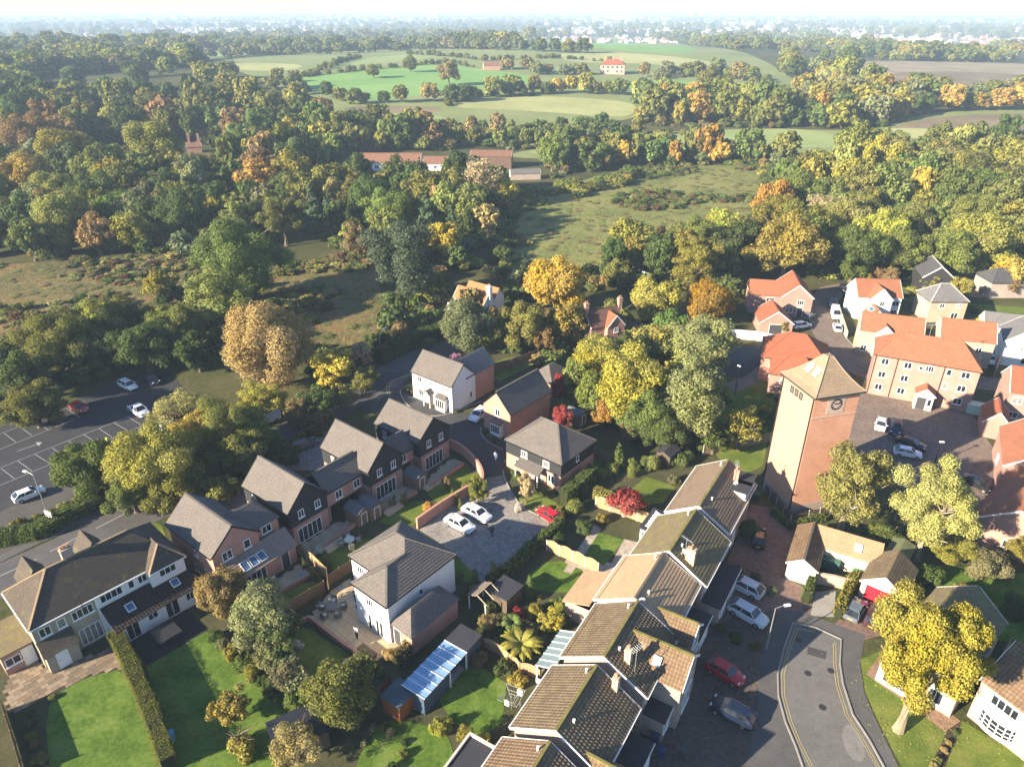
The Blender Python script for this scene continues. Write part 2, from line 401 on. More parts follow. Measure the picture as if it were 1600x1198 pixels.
FIELDS = [
 ('hill_pasture', 'mid', ground_mat('hill_pasture', [(.2, (.10, .14, .05)), (.5, (.17, .20, .075)), (.8, (.24, .24, .11))], .015, .25, .3, .2), [(320, 104), (345, 94), (500, 82), (690, 76), (800, 82), (850, 62), (1010, 58), (1180, 88), (1270, 142), (1230, 172), (1010, 168), (990, 190), (860, 196), (690, 200), (540, 200), (440, 140), (380, 114)]),
 ('hill_pasture', 'mid', ground_mat('hill_pasture', [(.2, (.10, .14, .05)), (.5, (.17, .20, .075)), (.8, (.24, .24, .11))], .015, .25, .3, .2), [(760, 246), (900, 222), (1100, 200), (1340, 205), (1380, 200), (1450, 176), (1640, 170), (1640, 222), (1400, 226), (1340, 238), (1100, 242), (920, 250)]),
 ('moor', 'brown', ground_mat('moor_pale', [(.2, (.15, .13, .08)), (.5, (.24, .20, .125)), (.8, (.33, .28, .18))], .03, .4, .3, .2), [(1300, 100), (1400, 96), (1640, 100), (1640, 160), (1440, 160), (1380, 130)]),
 ('pasture', 'green', FIELD_G, [(440, 132), (470, 122), (560, 112), (700, 100), (728, 107), (780, 112), (850, 122), (800, 138), (690, 146), (600, 158), (540, 155), (490, 143)]),
 ('pasture', 'pale', FIELD_P, [(330, 105), (365, 99), (420, 100), (480, 103), (455, 112), (380, 112)]),
 ('pasture', 'mid', FIELD_M, [(495, 105), (560, 93), (640, 86), (690, 84), (680, 92), (560, 102), (510, 110)]),
 ('pasture', 'pale', FIELD_P, [(690, 168), (760, 154), (850, 151), (930, 155), (995, 162), (992, 182), (940, 183), (860, 176), (780, 172)]),
 ('pasture', 'green', FIELD_G, [(98, 181), (150, 183), (310, 190), (300, 200), (230, 206), (150, 212), (130, 218)]),
 ('pasture', 'mid', FIELD_M, [(800, 240), (900, 228), (1000, 216), (1100, 206), (1230, 200), (1310, 210), (1345, 230), (1200, 232), (1050, 236), (930, 246)]),
 ('pasture', 'green', FIELD_G, [(950, 131), (1010, 126), (1080, 128), (1180, 136), (1258, 146), (1230, 158), (1120, 152), (1020, 146)]),
 ('pasture', 'pale', FIELD_P, [(862, 86), (930, 82), (1040, 88), (1150, 103), (1100, 108), (980, 99), (890, 99)]),
 ('pasture', 'green', FIELD_G, [(820, 64), (900, 62), (1000, 70), (1105, 81), (1060, 86), (960, 80), (880, 74)]),
 ('pasture', 'mid', FIELD_M, [(540, 178), (620, 176), (700, 182), (690, 194), (600, 196), (555, 192)]),
 ('ploughed_strip', 'brown', FIELD_B, [(535, 168), (600, 166), (690, 168), (690, 176), (600, 178), (540, 177)]),
 ('pasture', 'mid', FIELD_M, [(250, 90), (330, 80), (400, 80), (390, 88), (320, 95)]),
 ('moor', 'brown', FIELD_B, [(1385, 115), (1480, 112), (1640, 120), (1640, 152), (1500, 152), (1425, 150), (1400, 132)]),
 ('moor', 'brown', FIELD_B, [(1430, 188), (1520, 180), (1640, 178), (1640, 214), (1520, 214), (1380, 205)]),
 ('pasture', 'pale', FIELD_P, [(1365, 203), (1440, 200), (1520, 212), (1440, 218), (1380, 214)]),
 ('moor', 'brown', FIELD_B, [(1420, 60), (1520, 60), (1640, 64), (1640, 74), (1520, 76), (1440, 70)]),
 ('quarry_floor', 'bare', QUARRY, [(1310, 60), (1360, 57), (1430, 62), (1500, 72), (1552, 88), (1500, 90), (1430, 80), (1350, 70)]),
 ('meadow', 'rough', MEADOW, [(780, 420), (765, 345), (800, 312), (900, 285), (985, 262), (1100, 258), (1225, 262), (1215, 300), (1185, 335), (1100, 350), (1000, 375), (970, 410), (880, 425)]),
 ('meadow', 'rough', MEADOW2, [(-60, 420), (120, 405), (300, 402), (330, 420), (260, 470), (120, 500), (60, 530), (-60, 560)]),
 ('meadow', 'rough', MEADOW2, [(410, 440), (440, 415), (520, 402), (580, 402), (600, 470), (600, 520), (540, 548), (470, 540)]),
]
for i, (nm, _, mt, pp) in enumerate(FIELDS): patch(nm, pp, mt, 1 + .3 * i, 2)
# car park, roads
patch('garden_ground', [(255, 850), (440, 720), (610, 600), (660, 555), (820, 550), (960, 600), (1000, 700), (1180, 720), (1190, 800), (1060, 1010), (840, 1230), (-60, 1230), (-60, 1040), (120, 950)], ground_mat('garden_soil_grass', [(.25, (.035, .038, .018)), (.5, (.06, .062, .028)), (.75, (.10, .085, .05))], .3, 3, .6, .08), .4)
ROAD = [(-140, 985), (0, 905), (100, 862), (190, 815), (300, 765), (420, 695), (520, 640), (575, 603), (640, 565), (720, 535), (830, 515), (930, 510), (1030, 515), (1120, 545), (1175, 560)]
strip('road', ROAD, 6.2, TAR_ROAD, .03, smooth=2)
strip('road', [(570, 596), (612, 612), (660, 642), (720, 668), (760, 700), (772, 735)], 6.4, TAR, .045, smooth=2)
patch('road', [(590, 640), (560, 640), (555, 600), (600, 580), (640, 583), (627, 606), (640, 640), (690, 655), (740, 645), (757, 668), (785, 702), (788, 720), (787, 742), (758, 746), (745, 728), (715, 700), (670, 690)], TAR, 4.2, 1)
strip('pavement', [(585, 625), (603, 612), (640, 584)], 1.5, PAVE_T, .06, smooth=2)
strip('pavement', [(-40, 893), (60, 845), (150, 806)], 1.2, PAVE_T, .06)
for off in (0, 1):
    strip('yellow_line', [(606 + off * 4, 618), (602 + off * 4, 606), (612 + off * 4, 594), (642 + off * 4, 585)], .12, LINE_Y, .07, smooth=2)
for a, b in (((0, 900), (58, 873)), ((78, 862), (130, 835)), ((150, 826), (200, 800)), ((222, 790), (262, 772))): strip('road_marking', [a, b], .13, LINE, .045)
strip('road_marking', [(20, 930), (96, 890)], .12, LINE, .045)
patch('car_park', [(-90, 715), (0, 668), (133, 620), (232, 577), (262, 580), (305, 622), (330, 650), (262, 700), (175, 722), (105, 748), (0, 800), (-90, 850)], asphalt('car_park_shaded_tar', (.036, .037, .041), .03), 1.5)  # tree shade over the car park is put into this darker tar
patch('car_park_access', [(-90, 850), (0, 800), (105, 748), (190, 718), (290, 690), (340, 712), (250, 770), (100, 830), (-90, 920)], TAR_LEAF, 1.2)
def PL(*q): strip('bay_line', q, .085, LINE, .03)
PL((-30, 690), (133, 626)); PL((-30, 714), (125, 652))
for a, b in (((7, 677), (25, 691)), ((32, 668), (50, 680)), ((56, 659), (76, 672)), ((80, 649), (100, 662)), ((105, 639), (125, 652))): PL(a, b)
PL((-30, 743), (213, 646)); PL((-30, 771), (230, 662))
for a, b in (((2, 732), (23, 748)), ((28, 720), (50, 736)), ((55, 710), (78, 724)), ((82, 700), (100, 712)), ((107, 689), (128, 702)), ((131, 679), (152, 692)), ((154, 669), (175, 683)), ((177, 660), (200, 673)), ((199, 651), (221, 664))): PL(a, b)
strip('direction_arrow', [(27, 705), (58, 694)], .12, LINE, .03); patch('direction_arrow', [(56, 691), (66, 691), (60, 697)], LINE, 2.6)
# new courtyard
patch('courtyard', [(735, 768), (758, 747), (788, 742), (795, 760), (803, 776), (815, 792), (842, 806), (874, 826), (858, 842), (830, 868), (800, 888), (770, 910), (745, 908), (735, 890), (713, 868), (690, 850), (655, 828), (690, 800)], SETT, 3)
patch('courtyard', [(470, 690), (520, 668), (548, 700), (500, 735), (440, 735), (425, 712)], SETT, 2.5)
patch('courtyard', [(330, 775), (378, 752), (395, 790), (360, 800)], SETT, 2.5)
PL2 = lambda *q: strip('bay_line', q, .11, LINE, .05)
PL2((661, 831), (687, 815)); PL2((687, 816), (732, 844)); PL2((712, 800), (752, 826))
strip('kerb', [(657, 602), (645, 600), (628, 606), (624, 614), (634, 632), (660, 649), (690, 651), (720, 640), (752, 627)], .16, KERB, .03, h=.1, smooth=2)
strip('kerb', [(752, 668), (750, 676), (760, 690), (785, 703)], .16, KERB, .03, h=.1, smooth=2)
strip('kerb', [(786, 735), (788, 748), (803, 776), (815, 792), (842, 806), (876, 826)], .16, KERB, .03, h=.1, smooth=2)
# lawns and beds of the new houses
for pp in ([(700, 728), (733, 720), (752, 748), (728, 768), (690, 790), (662, 768)], [(583, 815), (653, 776), (684, 798), (645, 822), (610, 820)], [(487, 868), (600, 833), (560, 872), (520, 897)],
           [(434, 930), (484, 905), (507, 918), (443, 962)], [(446, 992), (482, 978), (508, 1000), (545, 1018), (556, 1050), (510, 1078), (462, 1050)],
           [(627, 608), (644, 598), (655, 612), (640, 625), (655, 645), (690, 650), (706, 645), (716, 652), (668, 652), (634, 634)], [(806, 778), (840, 770), (880, 790), (868, 822), (842, 806), (815, 792)],
           [(713, 868), (735, 888), (745, 906), (715, 912), (700, 880)], [(262, 846), (236, 838), (212, 822), (250, 812)], [(765, 570), (800, 555), (840, 566), (815, 580), (770, 600)], [(900, 690), (940, 700), (960, 720), (930, 740), (905, 715)],
           [(870, 585), (905, 590), (900, 640), (868, 640)], [(560, 625), (540, 650), (470, 690), (425, 712), (330, 776), (300, 770), (420, 700)]):
    patch('lawn', pp, LAWN2, 2.2, 1)
STONE = paving('terrace_stone', (.34, .29, .225), (.42, .365, .285), .6, .6)
# existing gardens
patch('lawn', [(70, 1110), (100, 1075), (140, 1056), (199, 1044), (262, 1160), (275, 1190), (262, 1230), (80, 1230)], LAWN, 2.2, 1)
patch('lawn', [(228, 1040), (322, 986), (362, 1010), (400, 1066), (445, 1100), (470, 1130), (440, 1230), (285, 1230)], LAWN, 2.2)
patch('deck', [(204, 1000), (292, 950), (324, 985), (230, 1040)], plain('black_decking', (.022, .020, .020), .7, .3), 2.4)
patch('lawn', [(896, 864), (933, 830), (975, 844), (944, 883)], LAWN, 2.4)
patch('lawn', [(815, 905), (862, 870), (926, 897), (905, 925), (840, 925)], LAWN, 2.2, 1)
patch('lawn', [(985, 765), (1010, 745), (1056, 760), (1036, 785), (1005, 790)], LAWN2, 2.2)
patch('lawn', [(685, 1092), (722, 1040), (752, 1042), (792, 1067), (785, 1128), (745, 1155), (706, 1125)], LAWN, 2.2)
patch('lawn', [(552, 1195), (600, 1122), (660, 1128), (715, 1160), (690, 1230), (560, 1230)], LAWN, 2.2, 1)
patch('path', [(646, 1108), (690, 1068), (734, 1018), (742, 1024), (700, 1076), (664, 1112)], CONC, 2.6)
patch('terrace', [(880, 880), (898, 860), (955, 880), (975, 842), (1010, 850), (945, 930), (900, 945)], paving('garden_flags', (.30, .25, .20), (.37, .32, .26), .5, .5), 1.8)
patch('path', [(880, 893), (928, 820), (940, 826), (893, 896)], paving('garden_flags', (.30, .25, .20), (.37, .32, .26), .5, .5), 2.7)
# close with turning head, pavements, drives
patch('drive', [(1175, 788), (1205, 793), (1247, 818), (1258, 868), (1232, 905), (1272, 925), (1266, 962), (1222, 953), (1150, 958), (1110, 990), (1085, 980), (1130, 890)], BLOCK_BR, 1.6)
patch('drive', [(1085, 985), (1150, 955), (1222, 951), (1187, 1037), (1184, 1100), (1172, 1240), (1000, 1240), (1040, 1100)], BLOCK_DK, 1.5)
patch('drive', [(1273, 925), (1306, 921), (1303, 964), (1266, 962)], asphalt('old_concrete', (.26, .245, .22)), 2)
patch('drive', [(1345, 934), (1412, 952), (1385, 990), (1350, 1000), (1303, 976)], BLOCK_BR, 1.9)
patch('pavement', [(1222, 951), (1266, 960), (1319, 980), (1352, 991), (1344, 1037), (1350, 1081), (1370, 1127), (1420, 1230), (1160, 1230), (1184, 1100), (1187, 1037)], PAVE_T, 2.4)
patch('road', [(1240, 974), (1275, 982), (1312, 1000), (1311, 1037), (1316, 1069), (1331, 1116), (1356, 1156), (1392, 1230), (1262, 1230), (1244, 1166), (1228, 1128), (1217, 1087), (1216, 1053), (1226, 1012)], asphalt('asphalt_close', (.125, .120, .114)), 3.4)
strip('kerb', [(1260, 1215), (1243, 1166), (1227, 1128), (1216, 1087), (1215, 1053), (1225, 1012), (1239, 973), (1275, 981), (1314, 999), (1312, 1037), (1317, 1069), (1332, 1116), (1358, 1156), (1390, 1215)], .14, KERB, .03, h=.09)
for off in (4, 8):
    strip('yellow_line', [(1262 + off, 1198), (1244 + off, 1163), (1229 + off, 1127), (1218 + off, 1087), (1217 + off, 1053), (1227 + off, 1013), (1239 + off, 979 + off * .5), (1274, 984 + off * .5)], .07, LINE_Y, .055)
    strip('yellow_line', [(1306 - off * .6, 1001 + off * .6), (1310 - off, 1012), (1310 - off, 1037), (1314 - off, 1069), (1329 - off, 1117), (1354 - off, 1157), (1382 - off, 1205)], .07, LINE_Y, .055)
patch('lawn', [(1344, 1030), (1382, 1014), (1358, 1053), (1422, 1101), (1482, 1142), (1440, 1230), (1425, 1230), (1372, 1127), (1352, 1081)], LAWN2, 2.6)
patch('path', [(1353, 1053), (1378, 1018), (1502, 1128), (1480, 1146), (1422, 1102)], paving('red_brick_path', (.24, .15, .105), (.30, .19, .13), .22, .11), 3)
patch('lawn', [(1503, 1125), (1600, 1183), (1640, 1240), (1450, 1240)], LAWN2, 2.5)
patch('garden_bed', [(1480, 1140), (1503, 1125), (1462, 1240), (1436, 1240)], SOIL, 3.2)
patch('road_repair', [(1312, 1140), (1330, 1128), (1350, 1160), (1352, 1192), (1326, 1185)], asphalt('repair_tar', (.17, .165, .155)), 3.9, 1)
patch('road_repair', [(1262, 1010), (1292, 1018), (1290, 1030), (1261, 1022)], asphalt('repair_dark', (.05, .05, .052)), 3.9)
for q_ in ((1285, 1105), (1262, 1052), (1298, 1048), (1248, 1000), (560, 640), (700, 690), (300, 772), (130, 845)):
    p_ = G(*q_); patch('manhole_cover', [(p_.x + .33 * math.cos(a), p_.y + .33 * math.sin(a)) for a in np.linspace(0, 6.28, 11)[:-1]], plain('cast_iron', (.03, .028, .028), .5), 5.2, 0, True)
# tower court and the estate road at the top
patch('courtyard', [(1325, 628), (1360, 600), (1513, 636), (1545, 690), (1575, 735), (1518, 812), (1440, 790), (1385, 740), (1320, 720)], BLOCK_CT, 1.6)
patch('road', [(1262, 505), (1268, 452), (1322, 440), (1318, 462), (1296, 484), (1315, 523), (1335, 545), (1372, 556), (1450, 574), (1540, 588), (1640, 606), (1640, 628), (1530, 606), (1440, 600), (1350, 592), (1308, 572), (1280, 540)], BLOCK_CT, 1.4, 1)
patch('road', [(1100, 548), (1205, 538), (1215, 560), (1165, 590), (1110, 590)], TAR_LEAF, 1.7)
patch('path', [(1130, 600), (1165, 588), (1200, 560), (1206, 566), (1180, 600), (1150, 612)], asphalt('path_tar', (.2, .17, .14)), 1.9)
patch('lawn', [(1130, 560), (1190, 575), (1205, 610), (1198, 700), (1190, 738), (1120, 735), (1110, 640)], LAWN2, 1.2, 1)
patch('lawn', [(1395, 440), (1440, 440), (1520, 475), (1600, 480), (1640, 500), (1640, 540), (1560, 500), (1510, 480), (1412, 470)], LAWN2, 1.2)
patch('drive', [(1490, 430), (1560, 412), (1600, 450), (1540, 468), (1500, 460)], BLOCK_BR, 1.6, 1)
patch('lawn', [(1470, 778), (1525, 800), (1510, 830), (1440, 815)], LAWN2, 2)
strip('kerb', [(1300, 484), (1318, 524), (1338, 546), (1374, 557), (1450, 575)], .2, KERB, .02, h=.1, smooth=1)
patch('lawn', [(1450, 880), (1640, 900), (1640, 1010), (1560, 1000), (1470, 960)], LAWN, 1.5)

# slabs and flagstones that can be told apart: each a piece of its terrace
def slabs(root_name, px, mats, w, h, th, z=.03, gap=.02):
    pts = [G(*p) for p in px]; poly = [(p.x, p.y) for p in pts]
    base = patch(root_name, px, SOIL if len(mats) > 2 else CONC, z / .012 - .8)
    c, s = math.cos(th), math.sin(th)
    L = [(x * c + y * s, -x * s + y * c) for x, y in poly]
    x0, x1 = min(p[0] for p in L), max(p[0] for p in L); y0, y1 = min(p[1] for p in L), max(p[1] for p in L)
    def inside(x, y):
        r = False
        for i in range(len(L)):
            a, b = L[i], L[i - 1]
            if (a[1] > y) != (b[1] > y) and x < (b[0] - a[0]) * (y - a[1]) / (b[1] - a[1]) + a[0]: r = not r
        return r
    ms = [MB().box(-w / 2 + gap / 2, w / 2 - gap / 2, -h / 2 + gap / 2, h / 2 - gap / 2, 0, .035).mesh('slab', m) for m in mats]
    j = 0; y = y0 + h / 2; n = 0
    while y < y1:
        x = x0 + (w / 2 if j % 2 else 0)
        while x < x1:
            if inside(x, y) and n < 299:
                put('paving_slab', random.choice(ms), base, TM(x * c - y * s, x * s + y * c, z + random.uniform(-.006, .006), th)); n += 1
            x += w
        y += h; j += 1
SM = [plain('slab_sand', (.50, .385, .25), .85, .2), plain('slab_buff', (.45, .34, .215), .85, .2)]
slabs('terrace', [(515, 925), (548, 903), (556, 950), (605, 1002), (628, 1004), (580, 1038), (540, 1012), (484, 968)], SM, .9, .75, R(-39.5))
slabs('terrace', [(665, 752), (705, 717), (724, 722), (673, 757)], SM, .8, .7, R(-38))
slabs('terrace', [(589, 782), (630, 758), (652, 767), (602, 797)], SM, .8, .7, R(-38))
slabs('terrace', [(467, 856), (527, 815), (557, 817), (484, 870)], SM, .8, .7, R(-38))
slabs('terrace', [(420, 912), (470, 883), (492, 893), (433, 927)], SM, .8, .7, R(-38))
FM = [plain('flag_brown', (.20, .15, .10), .9, .2), plain('flag_tan', (.26, .20, .135), .9, .2), plain('flag_dark', (.155, .12, .085), .9, .2)]
slabs('flagstones', [(8, 1062), (60, 1032), (82, 1050), (180, 1008), (198, 1040), (140, 1056), (100, 1074), (30, 1112), (10, 1106)], FM, .62, .5, R(48))
# ------------------------------------------------------------------ house kit
def clip_band(poly, b, h0, h1):
    def cut(P, k, sgn):
        out = []
        for i in range(len(P)):
            a, c = P[i - 1], P[i]; da, dc = sgn * (a.dot(b) - k), sgn * (c.dot(b) - k)
            if (da >= 0) != (dc >= 0): out.append(a + (c - a) * (da / (da - dc)))
            if dc >= 0: out.append(c)
        return out
    return cut(cut(poly, h0, 1), h1, -1)
def slope(m, poly, course=.3, lift=.035, thick=.12, mi=0):
    """one roof slope laid in real overlapping courses"""
    poly = [Vector(p) for p in poly]
    n = (poly[1] - poly[0]).cross(poly[2] - poly[0]).normalized()
    if n.z < 0: poly = poly[::-1]; n = -n
    b = (Vector((0, 0, 1)) - n * n.z).normalized()
    hs = [p.dot(b) for p in poly]; lo, hi = min(hs), max(hs)
    k = max(1, round((hi - lo) / course)); st = (hi - lo) / k
    for i in range(k):
        P = clip_band(poly, b, lo + i * st - 1e-6, lo + (i + 1) * st + 1e-6)
        if len(P) < 3: continue
        Q = [p + n * (lift * (1 - (p.dot(b) - lo - i * st) / st)) for p in P]
        m.poly(Q, mi)
        for j in range(len(P)):
            a, c = P[j], P[(j + 1) % len(P)]
            if abs(a.dot(b) - lo - i * st) < 1e-3 and abs(c.dot(b) - lo - i * st) < 1e-3 and (a - c).length > .01:
                m.poly([a, c, c + n * lift, a + n * lift], mi)
    B = [p - n * thick for p in poly]; m.poly(B[::-1], mi)
    for i in range(len(poly)): m.poly([B[i], B[(i + 1) % len(B)], poly[(i + 1) % len(B)], poly[i]], mi)
    return m
WC = {}
def side_frame(side, x0, x1, y0, y1):
    """centre of a wall, its outward normal, its direction to the viewer's right"""
    n = {'u+': (1, 0), 'u-': (-1, 0), 'v+': (0, 1), 'v-': (0, -1)}[side]
    c = ((x1 if side == 'u+' else x0 if side == 'u-' else (x0 + x1) / 2), (y1 if side == 'v+' else y0 if side == 'v-' else (y0 + y1) / 2))
    return Vector((*c, 0)), Vector((*n, 0)), Vector((-n[1], n[0], 0))
WHITE = plain('white_upvc', (.75, .75, .73), .4, .4, 0.0, .03); DARKF = plain('grey_frame', (.06, .06, .065), .4, .4)
GLASS = glass('window_glass', (.013, .017, .022)); GLASS_L = glass('curtained_glass', (.16, .155, .14)); BLUEG = glass('sky_glass', (.05, .10, .17))
def window(par, fr, s, z, w, h, cols=2, rows=1, frame=None, pane=None, name='window', sill=True, off=.0, label=None):
    frame = frame or WHITE; pane = pane or (GLASS_L if (hash((round(s * 7), round(z * 3))) % 4 == 0) else GLASS)
    key = (w, h, cols, rows, frame.name, sill)
    if key not in WC:
        t = .075; m = MB()
        for x in (-w / 2, w / 2 - t): m.box(x, x + t, -.03, .06, 0, h)
        for q in (0, h - t): m.box(-w / 2 + t, w / 2 - t, -.03, .06, q, q + t)
        for i in range(1, cols): x = -w / 2 + w * i / cols; m.box(x - t * .42, x + t * .42, -.03, .05, t, h - t)
        for j in range(1, rows): q = h * (1 - .32) if rows == 2 else h * j / rows; m.box(-w / 2 + t, w / 2 - t, -.03, .046, q - t * .35, q + t * .35)
        if sill: m.box(-w / 2 - .08, w / 2 + .08, -.03, .13, -.07, -.004)
        p = MB().poly([(w / 2 - .03, .015, .03), (-w / 2 + .03, .015, .03), (-w / 2 + .03, .015, h - .03), (w / 2 - .03, .015, h - .03)])
        WC[key] = (m.mesh(name + '_frame', frame), {}, p)
    fm, panes, p = WC[key]
    if pane.name not in panes: panes[pane.name] = p.mesh('pane', pane)
    c, n, t = fr; o = c + t * s + n * off
    M = Matrix(((-t.x, n.x, 0, o.x), (-t.y, n.y, 0, o.y), (0, 0, 1, z), (0, 0, 0, 1)))
    f = put(name, fm, par, M); put('pane', panes[pane.name], f)
    if label: f['label'] = label
    return f
DC = {}
def door(par, fr, s, z, w, h, mat, glz=True, name='door', label=None, frame=None):
    frame = frame or WHITE
    key = (w, h, mat.name, glz, frame.name)
    if key not in DC:
        m = MB().box(-w / 2, w / 2, -.02, .04, 0, h)
        for i in (0, 1):
            for j in (0, 1): m.box(-w / 2 + .1 + i * (w / 2 - .05), -.05 + i * (w / 2 - .05) if w < 1.6 else -w / 2 + .1 + i * (w / 2 - .05) + w * .38, .04, .055, .15 + j * h * .46, .15 + j * h * .46 + h * .36)
        f = MB()
        for x in (-w / 2 - .08, w / 2): f.box(x, x + .08, -.02, .07, 0, h + .08)
        f.box(-w / 2, w / 2, -.02, .07, h, h + .08)
        hd = MB().box(w * .32, w * .36, .056, .1, h * .45, h * .5).mesh('handle', plain('chrome', (.6, .6, .6), .2, .5, 1.0))
        DC[key] = (m.mesh('door', mat), f.mesh('door_frame', frame), hd)
    a, b, hd = DC[key]; c, n, t = fr; o = c + t * s
    M = Matrix(((-t.x, n.x, 0, o.x), (-t.y, n.y, 0, o.y), (0, 0, 1, z), (0, 0, 0, 1)))
    d = put(name, a, par, M); put('door_frame', b, d); put('handle', hd, d)
    if label: d['label'] = label
    return d
def walls(m, x0, x1, y0, y1, z0, z1, gable=None, hr=0, mi=0, skip=()):
    """four walls; gable='u' puts gable triangles on the u ends, 'v' on the v ends"""
    xm, ym = (x0 + x1) / 2, (y0 + y1) / 2
    if 'v-' not in skip: m.poly([(x0, y0, z0), (x1, y0, z0), (x1, y0, z1)] + ([(xm, y0, hr)] if gable == 'v' else []) + [(x0, y0, z1)], mi)
    if 'v+' not in skip: m.poly([(x1, y1, z0), (x0, y1, z0), (x0, y1, z1)] + ([(xm, y1, hr)] if gable == 'v' else []) + [(x1, y1, z1)], mi)
    if 'u+' not in skip: m.poly([(x1, y0, z0), (x1, y1, z0), (x1, y1, z1)] + ([(x1, ym, hr)] if gable == 'u' else []) + [(x1, y0, z1)], mi)
    if 'u-' not in skip: m.poly([(x0, y1, z0), (x0, y0, z0), (x0, y0, z1)] + ([(x0, ym, hr)] if gable == 'u' else []) + [(x0, y1, z1)], mi)
    return m
def gable_roof(m, x0, x1, y0, y1, he, hr, axis='u', course=.3):
    """outer edges of a ridged roof; the ridge runs along axis"""
    if axis == 'u':
        ym = (y0 + y1) / 2
        slope(m, [(x0, y0, he), (x1, y0, he), (x1, ym, hr), (x0, ym, hr)], course); slope(m, [(x1, y1, he), (x0, y1, he), (x0, ym, hr), (x1, ym, hr)], course)
    else:
        xm = (x0 + x1) / 2
        slope(m, [(x1, y0, he), (x1, y1, he), (xm, y1, hr), (xm, y0, hr)], course); slope(m, [(x0, y1, he), (x0, y0, he), (xm, y0, hr), (xm, y1, hr)], course)
    return m
def hip_roof(m, x0, x1, y0, y1, he, hr, i0, i1, course=.3):
    """ridge along u, hipped by i0 / i1 at the ends"""
    ym = (y0 + y1) / 2; A, B = (x0 + i0, ym, hr), (x1 - i1, ym, hr)
    if (Vector(A) - Vector(B)).length < .05: B = A
    fr = [(x0, y0, he), (x1, y0, he), B] + ([A] if B != A else []); bk = [(x1, y1, he), (x0, y1, he), A] + ([B] if B != A else [])
    slope(m, fr, course); slope(m, bk, course); slope(m, [(x0, y1, he), (x0, y0, he), A], course); slope(m, [(x1, y0, he), (x1, y1, he), B], course)
    return m
def bars(name, segs, w, mat, par, h=None, sc=None):
    for a, b in segs: o = MB().bar(a, b, w, h).build(name, mat, par)
    return o
def ridge_cap(par, segs, mat): return bars('ridge_tiles', segs, .24, mat, par, .12)
GUT = plain('black_gutter', (.010, .010, .011), .4, .4)
def rect_seg(x0, x1, y0, y1, z, sides='uUvV'):
    q = {'v': ((x0, y0, z), (x1, y0, z)), 'V': ((x0, y1, z), (x1, y1, z)), 'u': ((x0, y0, z), (x0, y1, z)), 'U': ((x1, y0, z), (x1, y1, z))}
    return [q[s] for s in sides]
def chimney(par, x, y, z0, z1, w, d, mat, pots=2, potc=(.42, .22, .12), rz=0):
    m = MB().box(-w / 2, w / 2, -d / 2, d / 2, z0, z1).box(-w / 2 - .05, w / 2 + .05, -d / 2 - .05, d / 2 + .05, z1 - .22, z1 - .08)
    c = m.build('chimney', mat, par, M=TM(x, y, 0, rz)); pm = plain('clay_pot', potc, .8)
    for i in range(pots):
        px = (i - (pots - 1) / 2) * .32
        k = MB().tube([(px, 0, z1), (px, 0, z1 + .32), (px, 0, z1 + .36)], [.13, .11, .13], 8).build('chimney_pot', pm, c)
    return c
def house(label, fit, cat='house', name='house', group=None):
    return thing(name, label, cat, (fit[0], fit[1], 0), R(fit[2]), group)
GREYT = tiles('grey_plain_tiles', (.112, .099, .090), (.150, .133, .120), None, 0, .22)
RED_T = tiles('red_plain_tiles', (.265, .103, .055), (.325, .138, .078), None, 0, .2)
RED_T2 = tiles('dark_red_tiles', (.26, .082, .045), (.32, .11, .06), None, 0, .2)
BRN_T = pantile('brown_pantiles', (.165, .108, .066), (.215, .15, .095), (.20, .16, .04), .12)
BRN_M = pantile('mossy_brown_tiles', (.145, .106, .066), (.195, .148, .094), (.15, .13, .05), .26)
TAN_T = tiles('tan_concrete_tiles', (.36, .245, .145), (.42, .29, .175), (.2, .17, .06), .02, .3)
MOSS_T = tiles('mossy_plain_tiles', (.135, .105, .066), (.175, .137, .087), (.17, .15, .055), .45, .3)
SLATE = tiles('slate_grey', (.13, .125, .125), (.17, .165, .165), None, 0, .3); SLATE_D = tiles('dark_slate', (.06, .06, .065), (.085, .085, .09), None, 0, .3)
B_ORG = brick('orange_brick', (.36, .102, .027)); B_RED = brick('red_brick', (.28, .078, .030)); B_MIX = brick('mixed_brick', (.255, .076, .030))
B_BUFF = brick('buff_brick', (.35, .235, .125)); B_BRN = brick('brown_brick', (.24, .165, .12)); B_TWR = brick('tower_brick', (.44, .150, .038), (.28, .15, .07))
RW = render_wall('white_render', (.74, .73, .69)); RC = render_wall('cream_render', (.54, .47, .345)); PEB = render_wall('pebbledash', (.34, .285, .21))
CLAD = boards('charcoal_boards', (.026, .028, .031)); WPAINT = plain('white_paint', (.74, .73, .70), .6, .3, 0.0, .05)

